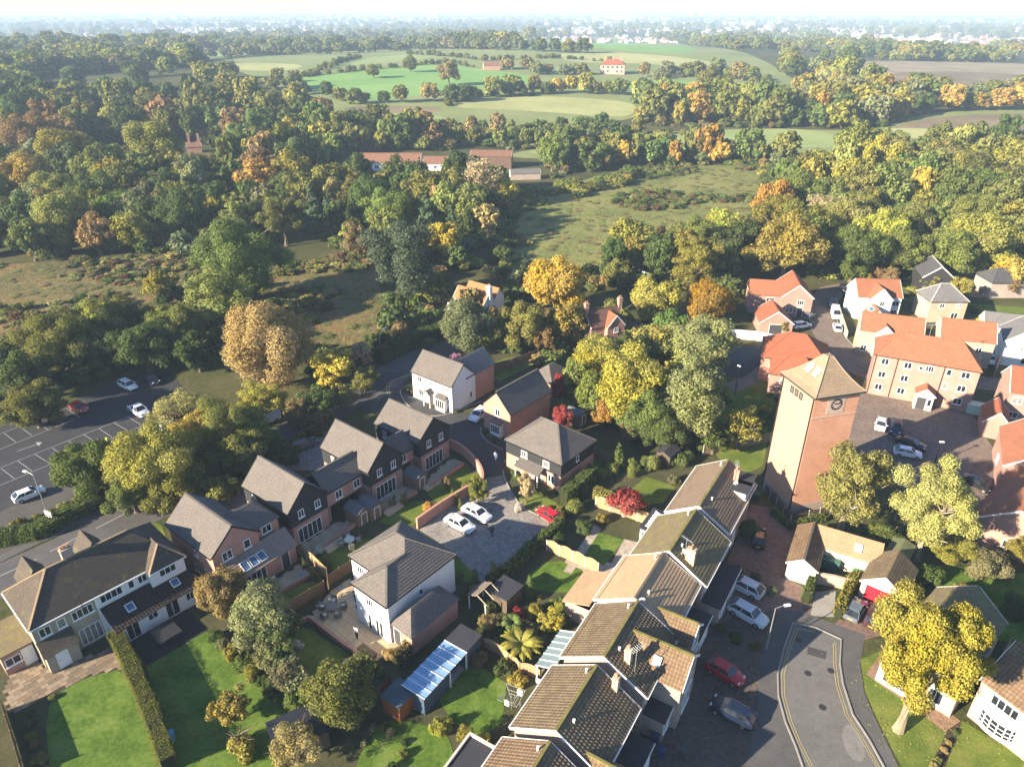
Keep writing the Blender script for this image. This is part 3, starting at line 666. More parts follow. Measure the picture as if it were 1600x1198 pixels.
# ---- D1-D3: three houses in dark boards, ridge end towards the gardens
def dark_house(label, f, wing=None, front_off=0):
    x, y, th, L, W, he, hr = f; r = house(label, f); h, w = L / 2, W / 2; e, g = .22, .10; zs = 2.75
    walls(MB(), -h + g, h - g, -w + e, w - e, 0, zs + .02).build('wall', B_RED, r)
    walls(MB(), -h + g - .05, h - g + .05, -w + e - .05, w - e + .05, zs, he + .02, 'u', hr - .12).build('cladding', CLAD, r)
    m = MB(); gable_roof(m, -h, h, -w, w, he, hr).build('roof', GREYT, r)
    ridge_cap(r, [((-h, 0, hr + .03), (h, 0, hr + .03))], GREYT)
    bars('bargeboard', [((s * (h + .02), q * w, he - .06), (s * (h + .02), 0, hr - .06)) for s in (-1, 1) for q in (-1, 1)], .05, GUT, r, .2)
    bars('gutter', [((-h, s * (w + .05), he - .05), (h, s * (w + .05), he - .05)) for s in (-1, 1)], .11, GUT, r)
    fr = side_frame('u+', -h + g, h - g, -w + e, w - e)
    for s in (-1.05, 1.25): window(r, fr, s, 3.55, .78, 1.05, 2, off=.05)
    window(r, fr, -.2, .08, 3.3, 2.1, 5, 1, sill=False, name='folding_door', pane=GLASS)
    fl = side_frame('v-', -h + g, h - g, -w + e, w - e)
    window(r, fl, -2.3, 3.3, .75, 1.1, 2, off=.05); 
    bars('downpipe', [((h - g + .06, -w + e + .1, .1), (h - g + .06, -w + e + .1, he - .1))], .08, GUT, r)
    return r, (L, W, he, hr)
def link_wing(r, u0, u1, v0, v1, he, hr, brickm, wins, lower_open=True):
    um = (u0 + u1) / 2; z0 = 2.35 if lower_open else 0
    walls(MB(), u0 + .2, u1 - .2, v0, v1, z0, he + .05).build('wing_wall', brickm, r)
    if lower_open:
        MB().box(u0 + .2, u1 - .25, v0, v1, z0 - .12, z0 - .004).build('soffit', DARKF, r)
        for v in (v0 + .2, v1 - .45): MB().box(u1 - .65, u1 - .25, v, v + .25, 0, z0 - .125).build('pier', brickm, r)
        MB().box(u0 + .2, u0 + .4, v0 + .1, v1 - .1, 0, z0 - .125).build('back_wall', brickm, r)
    m = MB(); gable_roof(m, u0, u1, v0, v1, he, hr, 'v').build('wing_roof', GREYT, r)
    ridge_cap(r, [((um, v0, hr + .03), (um, v1, hr + .03))], GREYT)
    bars('gutter', [((u1 + .05, v0, he - .05), (u1 + .05, v1, he - .05))], .11, GUT, r)
    fr = side_frame('u+', u0 + .2, u1 - .2, v0, v1)
    for s, w in wins: window(r, fr, s, 2.75, w, 1.15, 2)
D3, _ = dark_house('dark boarded gable house between the brick house and the long link roof', (-26.8, 68.5, -38.5, 8.9, 5.6, 4.9, 7.7))
link_wing(D3, -.5, 4.2, 2.75, 9.0, 4.4, 6.3, B_RED, [(-1.3, 1.0), (1.5, 1.0)])
D2, _ = dark_house('middle dark boarded gable house of the terrace with two link roofs', (-19.3, 76.7, -39.0, 9.2, 5.8, 4.9, 7.8))
D1, _ = dark_house('dark boarded gable house nearest the estate road bend', (-13.6, 83.0, -38.3, 8.4, 6.1, 5.0, 7.5))
link_wing(D1, -.5, 3.4, -6.3, -3.0, 4.2, 6.1, B_RED, [(-.2, 1.0)])
# ---- E: brick gable house with lean-to
E_ = house('brick gable house with skylit lean-to beside the old semi-detached pair', (-31.5, 61.0, -38.5)); f = (-5.6, 3.5, -3.35, 2.45)
walls(MB(), f[0] + .1, f[1] - .1, f[2] + .22, f[3] - .22, 0, 5, 'u', 7.38).build('wall', B_ORG, E_)
gable_roof(MB(), *f, 5, 7.5).build('roof', GREYT, E_); ridge_cap(E_, [((-5.6, -.45, 7.53), (3.5, -.45, 7.53))], GREYT)
bars('bargeboard', [((s, q, 4.94), (s, -.45, 7.44)) for s in (-5.62, 3.52) for q in (-3.35, 2.45)], .05, GUT, E_, .18)
bars('gutter', [((-5.6, -3.4, 4.95), (3.5, -3.4, 4.95)), ((-5.6, 2.5, 4.95), (3.5, 2.5, 4.95))], .11, GUT, E_)
walls(MB(), -1.9, 2.66, 2.2, 5.2, 0, 4.85, skip=('v-',)).build('wing_wall', B_ORG, E_)
m = MB(); slope(m, [(2.86, .6, 4.8), (2.86, 5.4, 4.8), (.5, 3.6, 6.8), (.5, .6, 6.8)]); slope(m, [(-1.9, 5.4, 4.8), (-1.9, .6, 4.8), (.5, .6, 6.8), (.5, 3.6, 6.8)]); slope(m, [(2.86, 5.4, 4.8), (-1.9, 5.4, 4.8), (.5, 3.6, 6.8)])
m.build('wing_roof', GREYT, E_)
m = MB(); slope(m, [(5.68, -2.6, 2.3), (5.68, 5.4, 2.3), (3.38, 5.4, 3.65), (3.38, -2.6, 3.65)]); m.build('lean_to_roof', tiles('warm_grey_tiles', (.24, .185, .145), (.29, .225, .18), None, 0, .22), E_)
walls(MB(), 3.3, 5.4, -2.4, 5.2, 0, 2.42, skip=('u-',)).build('lean_to_wall', B_ORG, E_)
fr = side_frame('u+', f[0] + .1, f[1] - .1, f[2] + .22, f[3] - .22)
window(E_, fr, -1.1, 3.75, 1.15, 1.1, 2); window(E_, fr, 1.25, 3.75, .8, 1.1, 1)
window(E_, side_frame('u+', -1.9, 2.66, 2.2, 5.2), 0, 3.6, 1.2, 1.0, 2)
fl = side_frame('u+', 3.3, 5.4, -2.4, 5.2)
window(E_, fl, -1.6, .08, 3.0, 2.0, 5, 1, sill=False, name='folding_door', pane=GLASS); door(E_, fl, 2.3, .05, .95, 2.05, DARKF)
fv = side_frame('v-', f[0] + .1, f[1] - .1, f[2] + .22, f[3] - .22)
window(E_, fv, 1.0, 3.4, .6, .9, 1); window(E_, fv, .3, .9, .9, 1.1, 2); door(E_, fv, 2.6, .05, .95, 2.1, DARKF)
def roof_window(par, p, w, h, slope_dir, pitch, mat=None, name='roof_window'):
    """a window lying in a slope; slope_dir: plan angle the slope faces"""
    m = MB()
    for x in (-w / 2, w / 2 - .07): m.box(x, x + .07, -h / 2, h / 2, .03, .11)
    for y in (-h / 2, h / 2 - .07): m.box(-w / 2 + .07, w / 2 - .07, y, y + .07, .03, .11)
    M = Matrix.Translation(p) @ Matrix.Rotation(slope_dir + R(90), 4, 'Z') @ Matrix.Rotation(pitch, 4, 'X')
    o = m.build(name, WHITE, par, M=M); MB().box(-w / 2 + .06, w / 2 - .06, -h / 2 + .06, h / 2 - .06, .03, .085).build('pane', mat or BLUEG, o); return o
for v in (-.55, .45, 1.45): roof_window(E_, (4.75, v, 2.86), .85, 1.15, 0, R(30.4))
# ---- A: white house at the junction
A_ = house('white rendered house with small porch and bay at the road junction', (-10.7, 99.2, -38.3)); f = (-4.3, 4.3, -2.9, 2.9)
walls(MB(), -4.2, 4.2, -2.7, 2.7, 0, 4.7, 'u', 7.18).build('wall', RW, A_)
gable_roof(MB(), *f, 4.6, 7.3).build('roof', GREYT, A_); ridge_cap(A_, [((-4.3, 0, 7.33), (4.3, 0, 7.33))], GREYT)
bars('bargeboard', [((s, q, 4.54), (s, 0, 7.24)) for s in (-4.32, 4.32) for q in (-2.9, 2.9)], .05, GUT, A_, .16)
bars('gutter', [((-4.3, -2.95, 4.55), (4.3, -2.95, 4.55))], .1, GUT, A_)
walls(MB(), -.4, 4.15, 2.7, 7.3, 0, 4.65, 'v', 6.9, skip=('v-',)).build('wing_wall', B_ORG, A_)
gable_roof(MB(), -.6, 4.35, .5, 7.5, 4.6, 7.0, 'v').build('wing_roof', SLATE, A_)
fr = side_frame('v-', -4.2, 4.2, -2.7, 2.7)
window(A_, fr, -2.5, 3.2, .9, 1.05, 2); window(A_, fr, -.1, 3.3, .45, .9, 1); window(A_, fr, 2.6, 3.1, 1.2, 1.1, 3)
window(A_, fr, -2.4, .9, 1.0, 1.1, 2); door(A_, fr, -.2, .1, .95, 2.0, DARKF)
m = MB(); gable_roof(m, -1.0, .6, -3.9, -2.7, 2.3, 3.05, 'v'); m.build('porch_roof', GREYT, A_)
bars('porch_post', [((x, -3.75, 0), (x, -3.75, 2.3)) for x in (-.85, .45)], .1, WPAINT, A_)
def bay(par, fr, s, z, w, h, d, roofm):
    c, n, t = fr; o = c + t * s
    M = Matrix(((-t.x, n.x, 0, o.x), (-t.y, n.y, 0, o.y), (0, 0, 1, z), (0, 0, 0, 1)))
    b = MB().box(-w / 2, w / 2, 0, d, 0, h).build('bay', WPAINT, par, M=M)
    m = MB(); slope(m, [(-w / 2 - .12, d + .12, h), (w / 2 + .12, d + .12, h), (w / 2, 0, h + .55), (-w / 2, 0, h + .55)], .2); m.build('bay_roof', roofm, b)
    ff = (Vector((0, d, 0)), Vector((0, 1, 0)), Vector((-1, 0, 0)))
    key = window(b, ff, 0, .55, w * .92, h - .75, 4, 1)
    return b
bay(A_, fr, 2.3, 0, 1.9, 2.2, .75, GREYT)
window(A_, side_frame('u+', -4.2, 4.2, -2.7, 2.7), 1.6, 1.0, .5, 1.0, 1)
# ---- B: brick gable house facing the bend
B_ = house('orange brick gable house with bay window on the estate road bend', (.8, 92.1, 49.5)); f = (-4.7, 4.7, -2.75, 2.75)
walls(MB(), -4.6, 4.6, -2.55, 2.55, 0, 4.3, 'u', 6.9).build('wall', B_ORG, B_)
gable_roof(MB(), *f, 4.2, 7.0).build('roof', GREYT, B_); ridge_cap(B_, [((-4.7, 0, 7.03), (4.7, 0, 7.03))], GREYT)
bars('bargeboard', [((s, q, 4.14), (s, 0, 6.94)) for s in (-4.72, 4.72) for q in (-2.75, 2.75)], .05, GUT, B_, .16)
bars('gutter', [((-4.7, -2.8, 4.15), (4.7, -2.8, 4.15))], .1, GUT, B_)
fr = side_frame('u-', -4.6, 4.6, -2.55, 2.55); window(B_, fr, .2, 3.1, 1.0, 1.1, 2); bay(B_, fr, .25, 0, 1.9, 2.1, .7, GREYT)
gar = thing('garage', 'hipped grey tiled garage behind the orange brick bend house', 'garage', (6.3, 103.0, 0), R(50))
walls(MB(), -2.7, 2.7, -2.3, 2.3, 0, 2.45).build('wall', B_ORG, gar); hip_roof(MB(), -2.9, 2.9, -2.5, 2.5, 2.4, 4.4, 2.3, 2.3).build('roof', GREYT, gar)
# ---- C: hipped house in dark boards over brick
C_ = house('hipped roof house in dark boards over brick facing the courtyard', (5.1, 80.2, -40.0)); f = (-4.7, 4.7, -3.9, 3.9)
walls(MB(), -4.5, 4.5, -3.7, 3.7, 0, 2.35).build('wall', B_ORG, C_)
walls(MB(), -4.55, 4.55, -3.75, 3.75, 2.33, 4.35).build('cladding', CLAD, C_)
hip_roof(MB(), *f, 4.25, 7.15, 3.6, 3.6).build('roof', GREYT, C_)
bars('hip_tiles', [((s * 4.7, q * 3.9, 4.3), (s * 1.1, 0, 7.2)) for s in (-1, 1) for q in (-1, 1)] + [((-1.1, 0, 7.2), (1.1, 0, 7.2))], .2, GREYT, C_, .1)
bars('gutter', rect_seg(-4.75, 4.75, -3.95, 3.95, 4.2), .1, GUT, C_)
fr = side_frame('v-', -4.5, 4.5, -3.7, 3.7)
for s in (-1.4, 2.2): window(C_, fr, s, 2.85, 1.0, .95, 3, off=.05)
window(C_, fr, -2.4, .85, 1.1, 1.1, 2); window(C_, fr, 3.0, .85, 1.0, 1.15, 2); door(C_, fr, .9, .1, 1.0, 2.0, DARKF); window(C_, fr, -.2, .1, .45, 2.0, 1, sill=False)
m = MB(); slope(m, [(-2.0, -5.2, 2.05), (2.0, -5.2, 2.05), (2.0, -3.75, 2.75), (-2.0, -3.75, 2.75)], .22); m.build('porch_roof', GREYT, C_)
bars('porch_post', [((x, -5.05, 0), (x, -5.05, 2.05)) for x in (-1.8, 1.8)], .12, WPAINT, C_)
window(C_, side_frame('u+', -4.5, 4.5, -3.7, 3.7), -.2, 3.0, .6, .8, 1, off=.05)
# ---- F: white L-shaped hipped house with garage
F_ = house('white rendered L-shaped hipped house with attached brick garage and terrace', (-11.3, 56.9, -39.5))
m = MB(); m.poly([(-4.05, -3.45, 0), (-.75, -3.45, 0), (-.75, -3.45, 5.05), (-4.05, -3.45, 5.05)]); m.poly([(-.75, -3.45, 0), (-.75, -5.8, 0), (-.75, -5.8, 5.05), (-.75, -3.45, 5.05)][::1])
m.poly([(-.75, -5.8, 0), (4.0, -5.8, 0), (4.0, -5.8, 5.05), (-.75, -5.8, 5.05)]); m.poly([(4.0, -5.8, 0), (4.0, 3.45, 0), (4.0, 3.45, 5.05), (4.0, -5.8, 5.05)])
m.poly([(4.0, 3.45, 0), (-4.05, 3.45, 0), (-4.05, 3.45, 5.05), (4.0, 3.45, 5.05)]); m.poly([(-4.05, 3.45, 0), (-4.05, -3.45, 0), (-4.05, -3.45, 5.05), (-4.05, 3.45, 5.05)])
m.build('wall', RW, F_)
hr, pr = 7.6, 6.85; P_ = (1.65, -3.45, pr)
m = MB(); a, b = (-.62, 0, hr), (.6, 0, hr); J = (1.65, -1.05, pr)
slope(m, [(-4.25, -3.65, 5), (-.9, -3.65, 5), J, b, a]); slope(m, [(4.25, 3.65, 5), (-4.25, 3.65, 5), a, b]); slope(m, [(-4.25, 3.65, 5), (-4.25, -3.65, 5), a])
slope(m, [(4.25, -6.0, 5), (4.25, 3.65, 5), b, J, P_]); slope(m, [(-.9, -6.0, 5), (4.25, -6.0, 5), P_]); slope(m, [(-.9, -3.65, 5), (-.9, -6.0, 5), P_, J])
m.build('roof', GREYT, F_)
HT = plain('pale_hip_tiles', (.36, .33, .30), .8)
bars('hip_tiles', [((-4.25, -3.65, 5.05), (-.62, 0, hr + .06)), ((-.9, -6, 5.05), (1.65, -3.45, pr + .06)), (a, b), ((4.25, -6, 5.05), (1.65, -3.45, pr + .05)), ((4.25, 3.65, 5.05), (.6, 0, hr + .05)), (P_, J), ((-4.25, 3.65, 5.05), a)], .2, GREYT, F_, .12)
bars('gutter', [((-4.3, -3.7, 4.95), (-.9, -3.7, 4.95)), ((-.95, -6.05, 4.95), (4.3, -6.05, 4.95)), ((4.3, -6.05, 4.95), (4.3, 3.7, 4.95))], .1, GUT, F_)
bars('downpipe', [((4.06, -5.7, .1), (4.06, -5.7, 4.9))], .08, WPAINT, F_)
window(F_, side_frame('v-', -4.05, -.75, -3.45, 3.45), -.2, 3.35, 1.1, .95, 3)
fr = side_frame('v-', -.75, 4.0, -5.8, 3.45)
window(F_, fr, -.1, 3.3, 1.1, .95, 3)
for s, w in ((-.35, .5), (.75, .5), (1.3, .5)): window(F_, fr, s, .1, w, 2.0, 1, sill=False, name='glazed_door', pane=GLASS)
window(F_, side_frame('u+', -4.05, 4.0, -5.8, 3.45), -.2, 3.1, .5, .75, 1)
walls(MB(), 4.0, 6.8, -5.4, .9, 0, 2.5, skip=('u-',)).build('garage_wall', B_ORG, F_)
m = MB(); slope(m, [(3.95, -5.6, 2.45), (7.0, -5.6, 2.45), (5.4, -4.0, 4.2)]); slope(m, [(7.0, -5.6, 2.45), (7.0, 1.1, 2.45), (5.4, -1.2, 4.2), (5.4, -4.0, 4.2)]); slope(m, [(7.0, 1.1, 2.45), (4.03, 1.1, 2.45), (5.4, -1.2, 4.2)]); slope(m, [(4.03, 1.1, 2.45), (4.03, -5.6, 2.45), (5.4, -4.0, 4.2), (5.4, -1.2, 4.2)])
m.build('garage_roof', GREYT, F_); door(F_, side_frame('v-', 4.0, 6.8, -5.4, .9), -.6, .05, .9, 2.05, DARKF)
# ---- G: old semi-detached pair at the lower left
G_ = house('old semi-detached pair with mossy dark hipped roof, half pebbledash half white', (-41.7, 54.3, 48.3), cat='house')
OLDT = tiles('old_brown_tiles', (.066, .053, .042), (.092, .074, .058), (.13, .13, .035), .18, .18)
walls(MB(), -6.9, -1.5, -3.45, 3.45, 0, 5.15, skip=('u+',)).build('wall', PEB, G_)
o = walls(MB(), -1.5, 7.0, -3.46, 3.46, 0, 5.16, skip=('u-',)).build('wall', RW, G_); o['label'] = 'white painted walls of one half'
walls(MB(), 3.5, 7.0, -4.2, -3.46, 2.6, 5.15, skip=('v+',)).build('bay_wall', RW, G_)
hip_roof(MB(), -7.1, 7.15, -3.65, 3.65, 5.1, 8.0, 3.4, 3.4, .2).build('roof', OLDT, G_)
m = MB(); slope(m, [(7.2, -4.5, 5.08), (7.2, -1.0, 5.1), (5.4, -1.0, 6.9), (5.4, -2.9, 6.9)], .2); slope(m, [(3.4, -4.5, 5.08), (7.2, -4.5, 5.08), (5.4, -2.9, 6.9)], .2); slope(m, [(3.4, -1.0, 5.1), (3.4, -4.5, 5.08), (5.4, -2.9, 6.9), (5.4, -1.0, 6.9)], .2); m.build('bay_roof', OLDT, G_)
for q in (-5.6, -.2): gable_roof(MB(), q, q + 2.5, 2.2, 5.4, 5.0, 6.9, 'v', .2).build('front_gable_roof', OLDT, G_); walls(MB(), q + .15, q + 2.35, 3.4, 5.2, 0, 5.05, 'v', 6.85, skip=('v-',)).build('front_wall', RW, G_)
bars('ridge_tiles', [((-3.7, 0, 8.03), (3.75, 0, 8.03)), ((-7.1, -3.65, 5.15), (-3.7, 0, 8.05)), ((-7.1, 3.65, 5.15), (-3.7, 0, 8.05)), ((7.2, -4.5, 5.13), (5.4, -2.9, 6.95)), ((3.4, -4.5, 5.13), (5.4, -2.9, 6.95)), ((7.15, 3.65, 5.15), (3.75, 0, 8.05))], .2, plain('ridge_tile_tan', (.24, .17, .10), .9), G_, .1)
chimney(G_, -1.6, .35, 6.6, 9.0, 1.0, .7, B_BRN, 3)
bars('gutter', [((-7.1, -3.72, 5.05), (3.4, -3.72, 5.05)), ((3.4, -4.56, 5.03), (7.2, -4.56, 5.03)), ((-7.16, -3.65, 5.05), (-7.16, 3.65, 5.05))], .1, WPAINT, G_)
fr = side_frame('v-', -6.9, -1.5, -3.45, 3.45)
for s, w, c in ((-1.75, 1.0, 2), (-.35, .75, 1), (1.5, 1.9, 4)): window(G_, fr, s, 3.55, w, 1.05, c)
window(G_, fr, 1.6, .25, 2.0, 2.0, 4, sill=False, name='french_door')
fw = side_frame('v-', -1.5, 3.5, -3.46, 3.46)
for s, w, c in ((-1.0, 2.1, 4), (.9, .6, 1), (2.0, .9, 2)): window(G_, fw, s, 3.85, w, .95, c, pane=GLASS)
window(G_, side_frame('v-', 3.5, 7.0, -4.2, -3.4), 0, 3.9, 1.7, .95, 3, pane=GLASS)
m = MB(); slope(m, [(-1.3, -6.5, 2.25), (7.1, -6.3, 2.25), (7.1, -3.5, 3.45), (-1.3, -3.5, 3.45)], .34); m.build('extension_roof', pantile('black_pantiles', (.035, .025, .022), (.05, .036, .03), (.2, .19, .16), -.3), G_)
walls(MB(), -1.1, 6.9, -6.0, -3.5, 0, 2.4, skip=('v+',)).build('extension_wall', RW, G_)
fx = side_frame('v-', -1.1, 6.9, -6.0, -3.5)
window(G_, fx, -2.6, .1, 1.25, 1.95, 2, sill=False, name='glazed_door', pane=GLASS); window(G_, fx, -.6, 1.1, 1.0, .8, 2); window(G_, fx, 1.3, .1, 1.35, 1.95, 2, sill=False, name='glazed_door', pane=GLASS); window(G_, fx, 3.2, .9, .9, 1.0, 2)
for u in (.9, 5.4): roof_window(G_, (u, -4.9, 2.94), .8, .95, R(-90), R(21.8), name='roof_window')
m = MB(); slope(m, [(-6.95, -4.95, 2.35), (-3.95, -4.95, 2.35), (-3.95, -3.45, 3.3), (-6.95, -3.45, 3.3)], .2); m.build('lean_to_roof', OLDT, G_)
walls(MB(), -6.8, -4.1, -4.6, -3.46, 0, 2.5, skip=('v+',)).build('lean_to_wall', PEB, G_)
door(G_, side_frame('v-', -6.8, -4.1, -4.6, -3.46), -.1, .15, .9, 2.0, WPAINT)
walls(MB(), -9.6, -7.0, -1.7, 3.0, 0, 2.4, skip=('u+',)).build('garage_wall', B_RED, G_); MB().box(-9.75, -6.95, -1.9, 3.2, 2.4, 2.52).build('garage_roof', tiles('mossy_felt', (.15, .12, .07), (.18, .145, .085), (.20, .18, .05), .35, 1.2), G_)
fg = side_frame('v-', -9.6, -7.0, -1.7, 3.0); window(G_, fg, -.5, .95, 1.3, .95, 2); door(G_, fg, .75, .05, .85, 2.0, WPAINT)
bars('aerial', [((-2.6, -3.75, 4.6), (-2.6, -3.75, 6.4))], .05, GUT, G_)
# ------------------------------------------------------------------ the stepped terrace of pantiled houses (garden side v+, street side v-)
def aerial(par, x, y, z, h, rz=0):
    m = MB().tube([(0, 0, 0), (0, 0, h)], .025, 5).tube([(-.7, 0, h - .1), (.7, 0, h - .1)], .018, 4)
    for i in range(7): q = -.65 + i * .21; m.tube([(q, -.28, h - .1), (q, .28, h - .1)], .012, 4)
    return m.build('aerial', plain('aerial_metal', (.5, .5, .5), .4, .5, .6), par, M=TM(x, y, z, rz))
def dish(par, x, y, z, rz=0):
    m = MB(); n = 10
    for k in range(n):
        a, b = 2 * math.pi * k / n, 2 * math.pi * (k + 1) / n
        m.poly([(.0, .08, 0), (.3 * math.cos(a), 0, .3 * math.sin(a)), (.3 * math.cos(b), 0, .3 * math.sin(b))])
    m.bar((0, .08, 0), (0, .35, -.25), .05); m.bar((0, 0, -.2), (0, -.3, 0), .03)
    return m.build('satellite_dish', plain('dish_grey', (.45, .45, .45), .5), par, M=TM(x, y, z, rz))
def vent_pipe(par, x, y, z):
    return MB().tube([(0, 0, 0), (0, 0, .35), (0, 0, .42)], [.09, .09, .13], 6).build('flue', WPAINT, par, M=TM(x, y, z))
MOSSCAP = plain('mossy_ridge', (.17, .15, .05), .95, .1, 0.0, .35)
def row_house(label, f, roofm, mats=B_BRN, wing=None, wing_mat=None, porch=True, chim=None, capm=None, dark=None, dormers=()):
    x, y, th, L, W, he, hr = f; r = house(label, f, 'house', 'terraced_house', 'stepped row of pantiled terraced houses'); h, w = L / 2, W / 2
    walls(MB(), -h + .08, h - .08, -w + .4, w - .4, 0, he + .3, 'u', hr - .1).build('wall', mats, r)
    gable_roof(MB(), -h, h, -w, w, he, hr, 'u', .34).build('roof', roofm, r)
    ridge_cap(r, [((-h, 0, hr + .04), (h, 0, hr + .04))], capm or MOSSCAP)
    for s in (-1, 1):
        for q in (-1, 1):
            bars('bargeboard', [((s * (h + .03), q * w, he - .09), (s * (h + .03), 0, hr - .09))], .05, WPAINT, r, .22)
    bars('gutter', [((-h, s * (w + .05), he - .06), (h, s * (w + .05), he - .06)) for s in (-1, 1)], .12, WPAINT, r)
    fb = side_frame('v+', -h, h, -w + .4, w - .4)
    for s in (-1.6, 1.5): window(r, fb, s, 3.1, 1.5, 1.1, 3)
    window(r, fb, -1.3, .1, 2.4, 2.0, 3, sill=False, name='patio_door'); window(r, fb, 1.9, .95, 1.2, 1.1, 2)
    fs = side_frame('v-', -h, h, -w + .4, w - .4)
    for s in (-2.2, 0, 2.1): window(r, fs, s, 3.3, 1.3, 1.1, 2)
    door(r, fs, -1.0, .1, .9, 2.05, WPAINT)
    if porch: # flat porch and garage along the street front
        MB().box(-h + .3, h - .6, -w - 1.7, -w + .42, 2.45, 2.6).build('porch_roof', TARR, r)
        walls(MB(), -h + .4, h - .9, -w - 1.5, -w + .4, 0, 2.44, skip=('v+',)).build('porch_wall', mats, r)
        fp = side_frame('v-', -h + .4, h - .9, -w - 1.5, -w + .4); door(r, fp, 1.6, .05, 2.2, 2.1, WPAINT, name='garage_door'); door(r, fp, -1.2, .05, .9, 2.05, WPAINT); window(r, fp, -2.4, .9, .8, 1.1, 1)
        bars('porch_fascia', [((-h + .3, -w - 1.72, 2.5), (h - .6, -w - 1.72, 2.5))], .06, WPAINT, r, .2)
    if wing:  # street-side wing with its own gable
        for (a, b, v0, wz, wr) in wing:
            q = (a + b) / 2; k = (wr - he) / (hr - he) * w; vb = -(w - k) if wr < hr else 0
            walls(MB(), a + .15, b - .15, v0 + .15, -w + .45, 0, wz + .1, 'v', wr - .12, skip=('v+',)).build('wing_wall', mats, r)
            m = MB(); back_e = -w * (1 - (wz - he) / (hr - he)) - .0; br = -w * (1 - (wr - he) / (hr - he))
            slope(m, [(a, back_e, wz), (a, v0, wz), (q, v0, wr), (q, br, wr)], .34); slope(m, [(b, v0, wz), (b, back_e, wz), (q, br, wr), (q, v0, wr)], .34)
            m.build('wing_roof', wing_mat or roofm, r); ridge_cap(r, [((q, v0, wr + .04), (q, br, wr + .04))], MOSSCAP)
            for e in (a, b): bars('bargeboard', [((e, v0 - .02, wz - .08), (q, v0 - .02, wr - .08))], .05, WPAINT, r, .2)
            fw = side_frame('v-', a + .15, b - .15, v0 + .15, -w); window(r, fw, 0, 3.2, 1.7, 1.1, 3); window(r, fw, 0, .8, 1.9, 1.3, 3)
    for u in dormers:
        d = MB().box(u - 1.1, u + 1.1, -w + .25, -w + 1.9, he + .1, he + 1.15).build('dormer', WPAINT, r)
        MB().box(u - 1.25, u + 1.25, -w + .1, -w + 2.3, he + 1.15, he + 1.27).build('dormer_roof', TARR, d)
        window(r, (Vector((u, -w + .25, 0)), Vector((0, -1, 0)), Vector((1, 0, 0))), 0, he + .25, 1.9, .8, 3)
    for c in (chim or ()): chimney(r, *c)
    vent_pipe(r, h * .75, .5, hr - .3); vent_pipe(r, -h * .55, -.7, hr - .5)
    return r
TARR = plain('bitumen_felt', (.035, .036, .042), .85, .3)
T1 = row_house('topmost terraced house of the stepped row, faded roof, aerial and slim chimney', (23.0, 66.5, 58, 10.6, 7.3, 5.1, 7.35), tiles('faded_brown_tiles', (.165, .118, .08), (.21, .158, .11), (.16, .14, .05), .1, .3), chim=[(3.0, -1.7, 5.0, 7.9, .55, .55, B_ORG, 1)], porch=False, dormers=(2.2, 4.0))
aerial(T1, 2.6, -1.6, 6.4, 2.6, .3); dish(T1, 2.2, -1.9, 6.5, 2)
T2 = row_house('mossy roofed terraced house just below the topmost one', (17.6, 57.9, 58, 7.8, 8.2, 4.95, 7.55), MOSS_T, chim=[(-2.9, -1.9, 5.2, 8.0, .6, .9, B_BUFF, 2)], porch=True)
aerial(T2, -2.9, -1.3, 6.6, 2.4, 1.2); dish(T2, -3.0, -1.2, 7.4, 1)
T3 = row_house('terraced house with clean tan tiles in the middle of the stepped row', (13.1, 51.5, 58.5, 7.2, 8.1, 5.1, 7.35), TAN_T, wing=[(-4.2, -.9, -5.8, 4.9, 6.3)], wing_mat=BRN_T, capm=plain('ridge_dark', (.10, .08, .06), .9))
dish(T3, -3.3, -.6, 7.2, 2)
T4 = row_house('terraced house with large pantiled street gable behind the red car', (9.5, 44.9, 59, 7.3, 8.1, 5.0, 7.4), BRN_M, wing=[(-1.6, 3.0, -6.3, 4.9, 6.9)], wing_mat=BRN_T, chim=[(-2.2, -1.6, 5.0, 7.9, .55, .55, B_BUFF, 1)])
roof_window(T4, (-.55, -3.6, 5.95), .7, .85, R(180), R(41), WPAINT)
aerial(T4, -2.6, -2.4, 5.9, 3.0, -.4)
T5 = row_house('terraced house with ridge chimney and rotary dryer in its garden', (5.1, 37.9, 58.5, 7.0, 8.1, 4.95, 7.45), BRN_M, wing=[(-4.4, -1.6, -6.2, 4.6, 6.0)], wing_mat=BRN_T, chim=[(3.2, -1.9, 5.0, 7.6, .6, .5, B_BUFF, 1)])
T6 = row_house('lowest terraced house of the row, cut by the lower photo edge', (.9, 31.0, 58.5, 7.2, 8.2, 4.9, 7.4), BRN_T)
fx = house('flat roofed garden extension with pale parapet behind the lowest terraced house', (-3.4, 34.9, 58.5), 'extension', 'garden_extension')
walls(MB(), -2.6, 2.6, -1.6, 1.6, 0, 2.5).build('wall', B_BUFF, fx); MB().box(-2.75, 2.75, -1.75, 1.75, 2.5, 2.62).build('flat_roof', TARR, fx); bars('parapet', [((2.72, -1.75, 2.72), (2.72, 1.75, 2.72)), ((-2.7, 1.7, 2.7), (2.6, 1.7, 2.7))], .2, plain('parapet_stone', (.5, .46, .4), .8), fx)
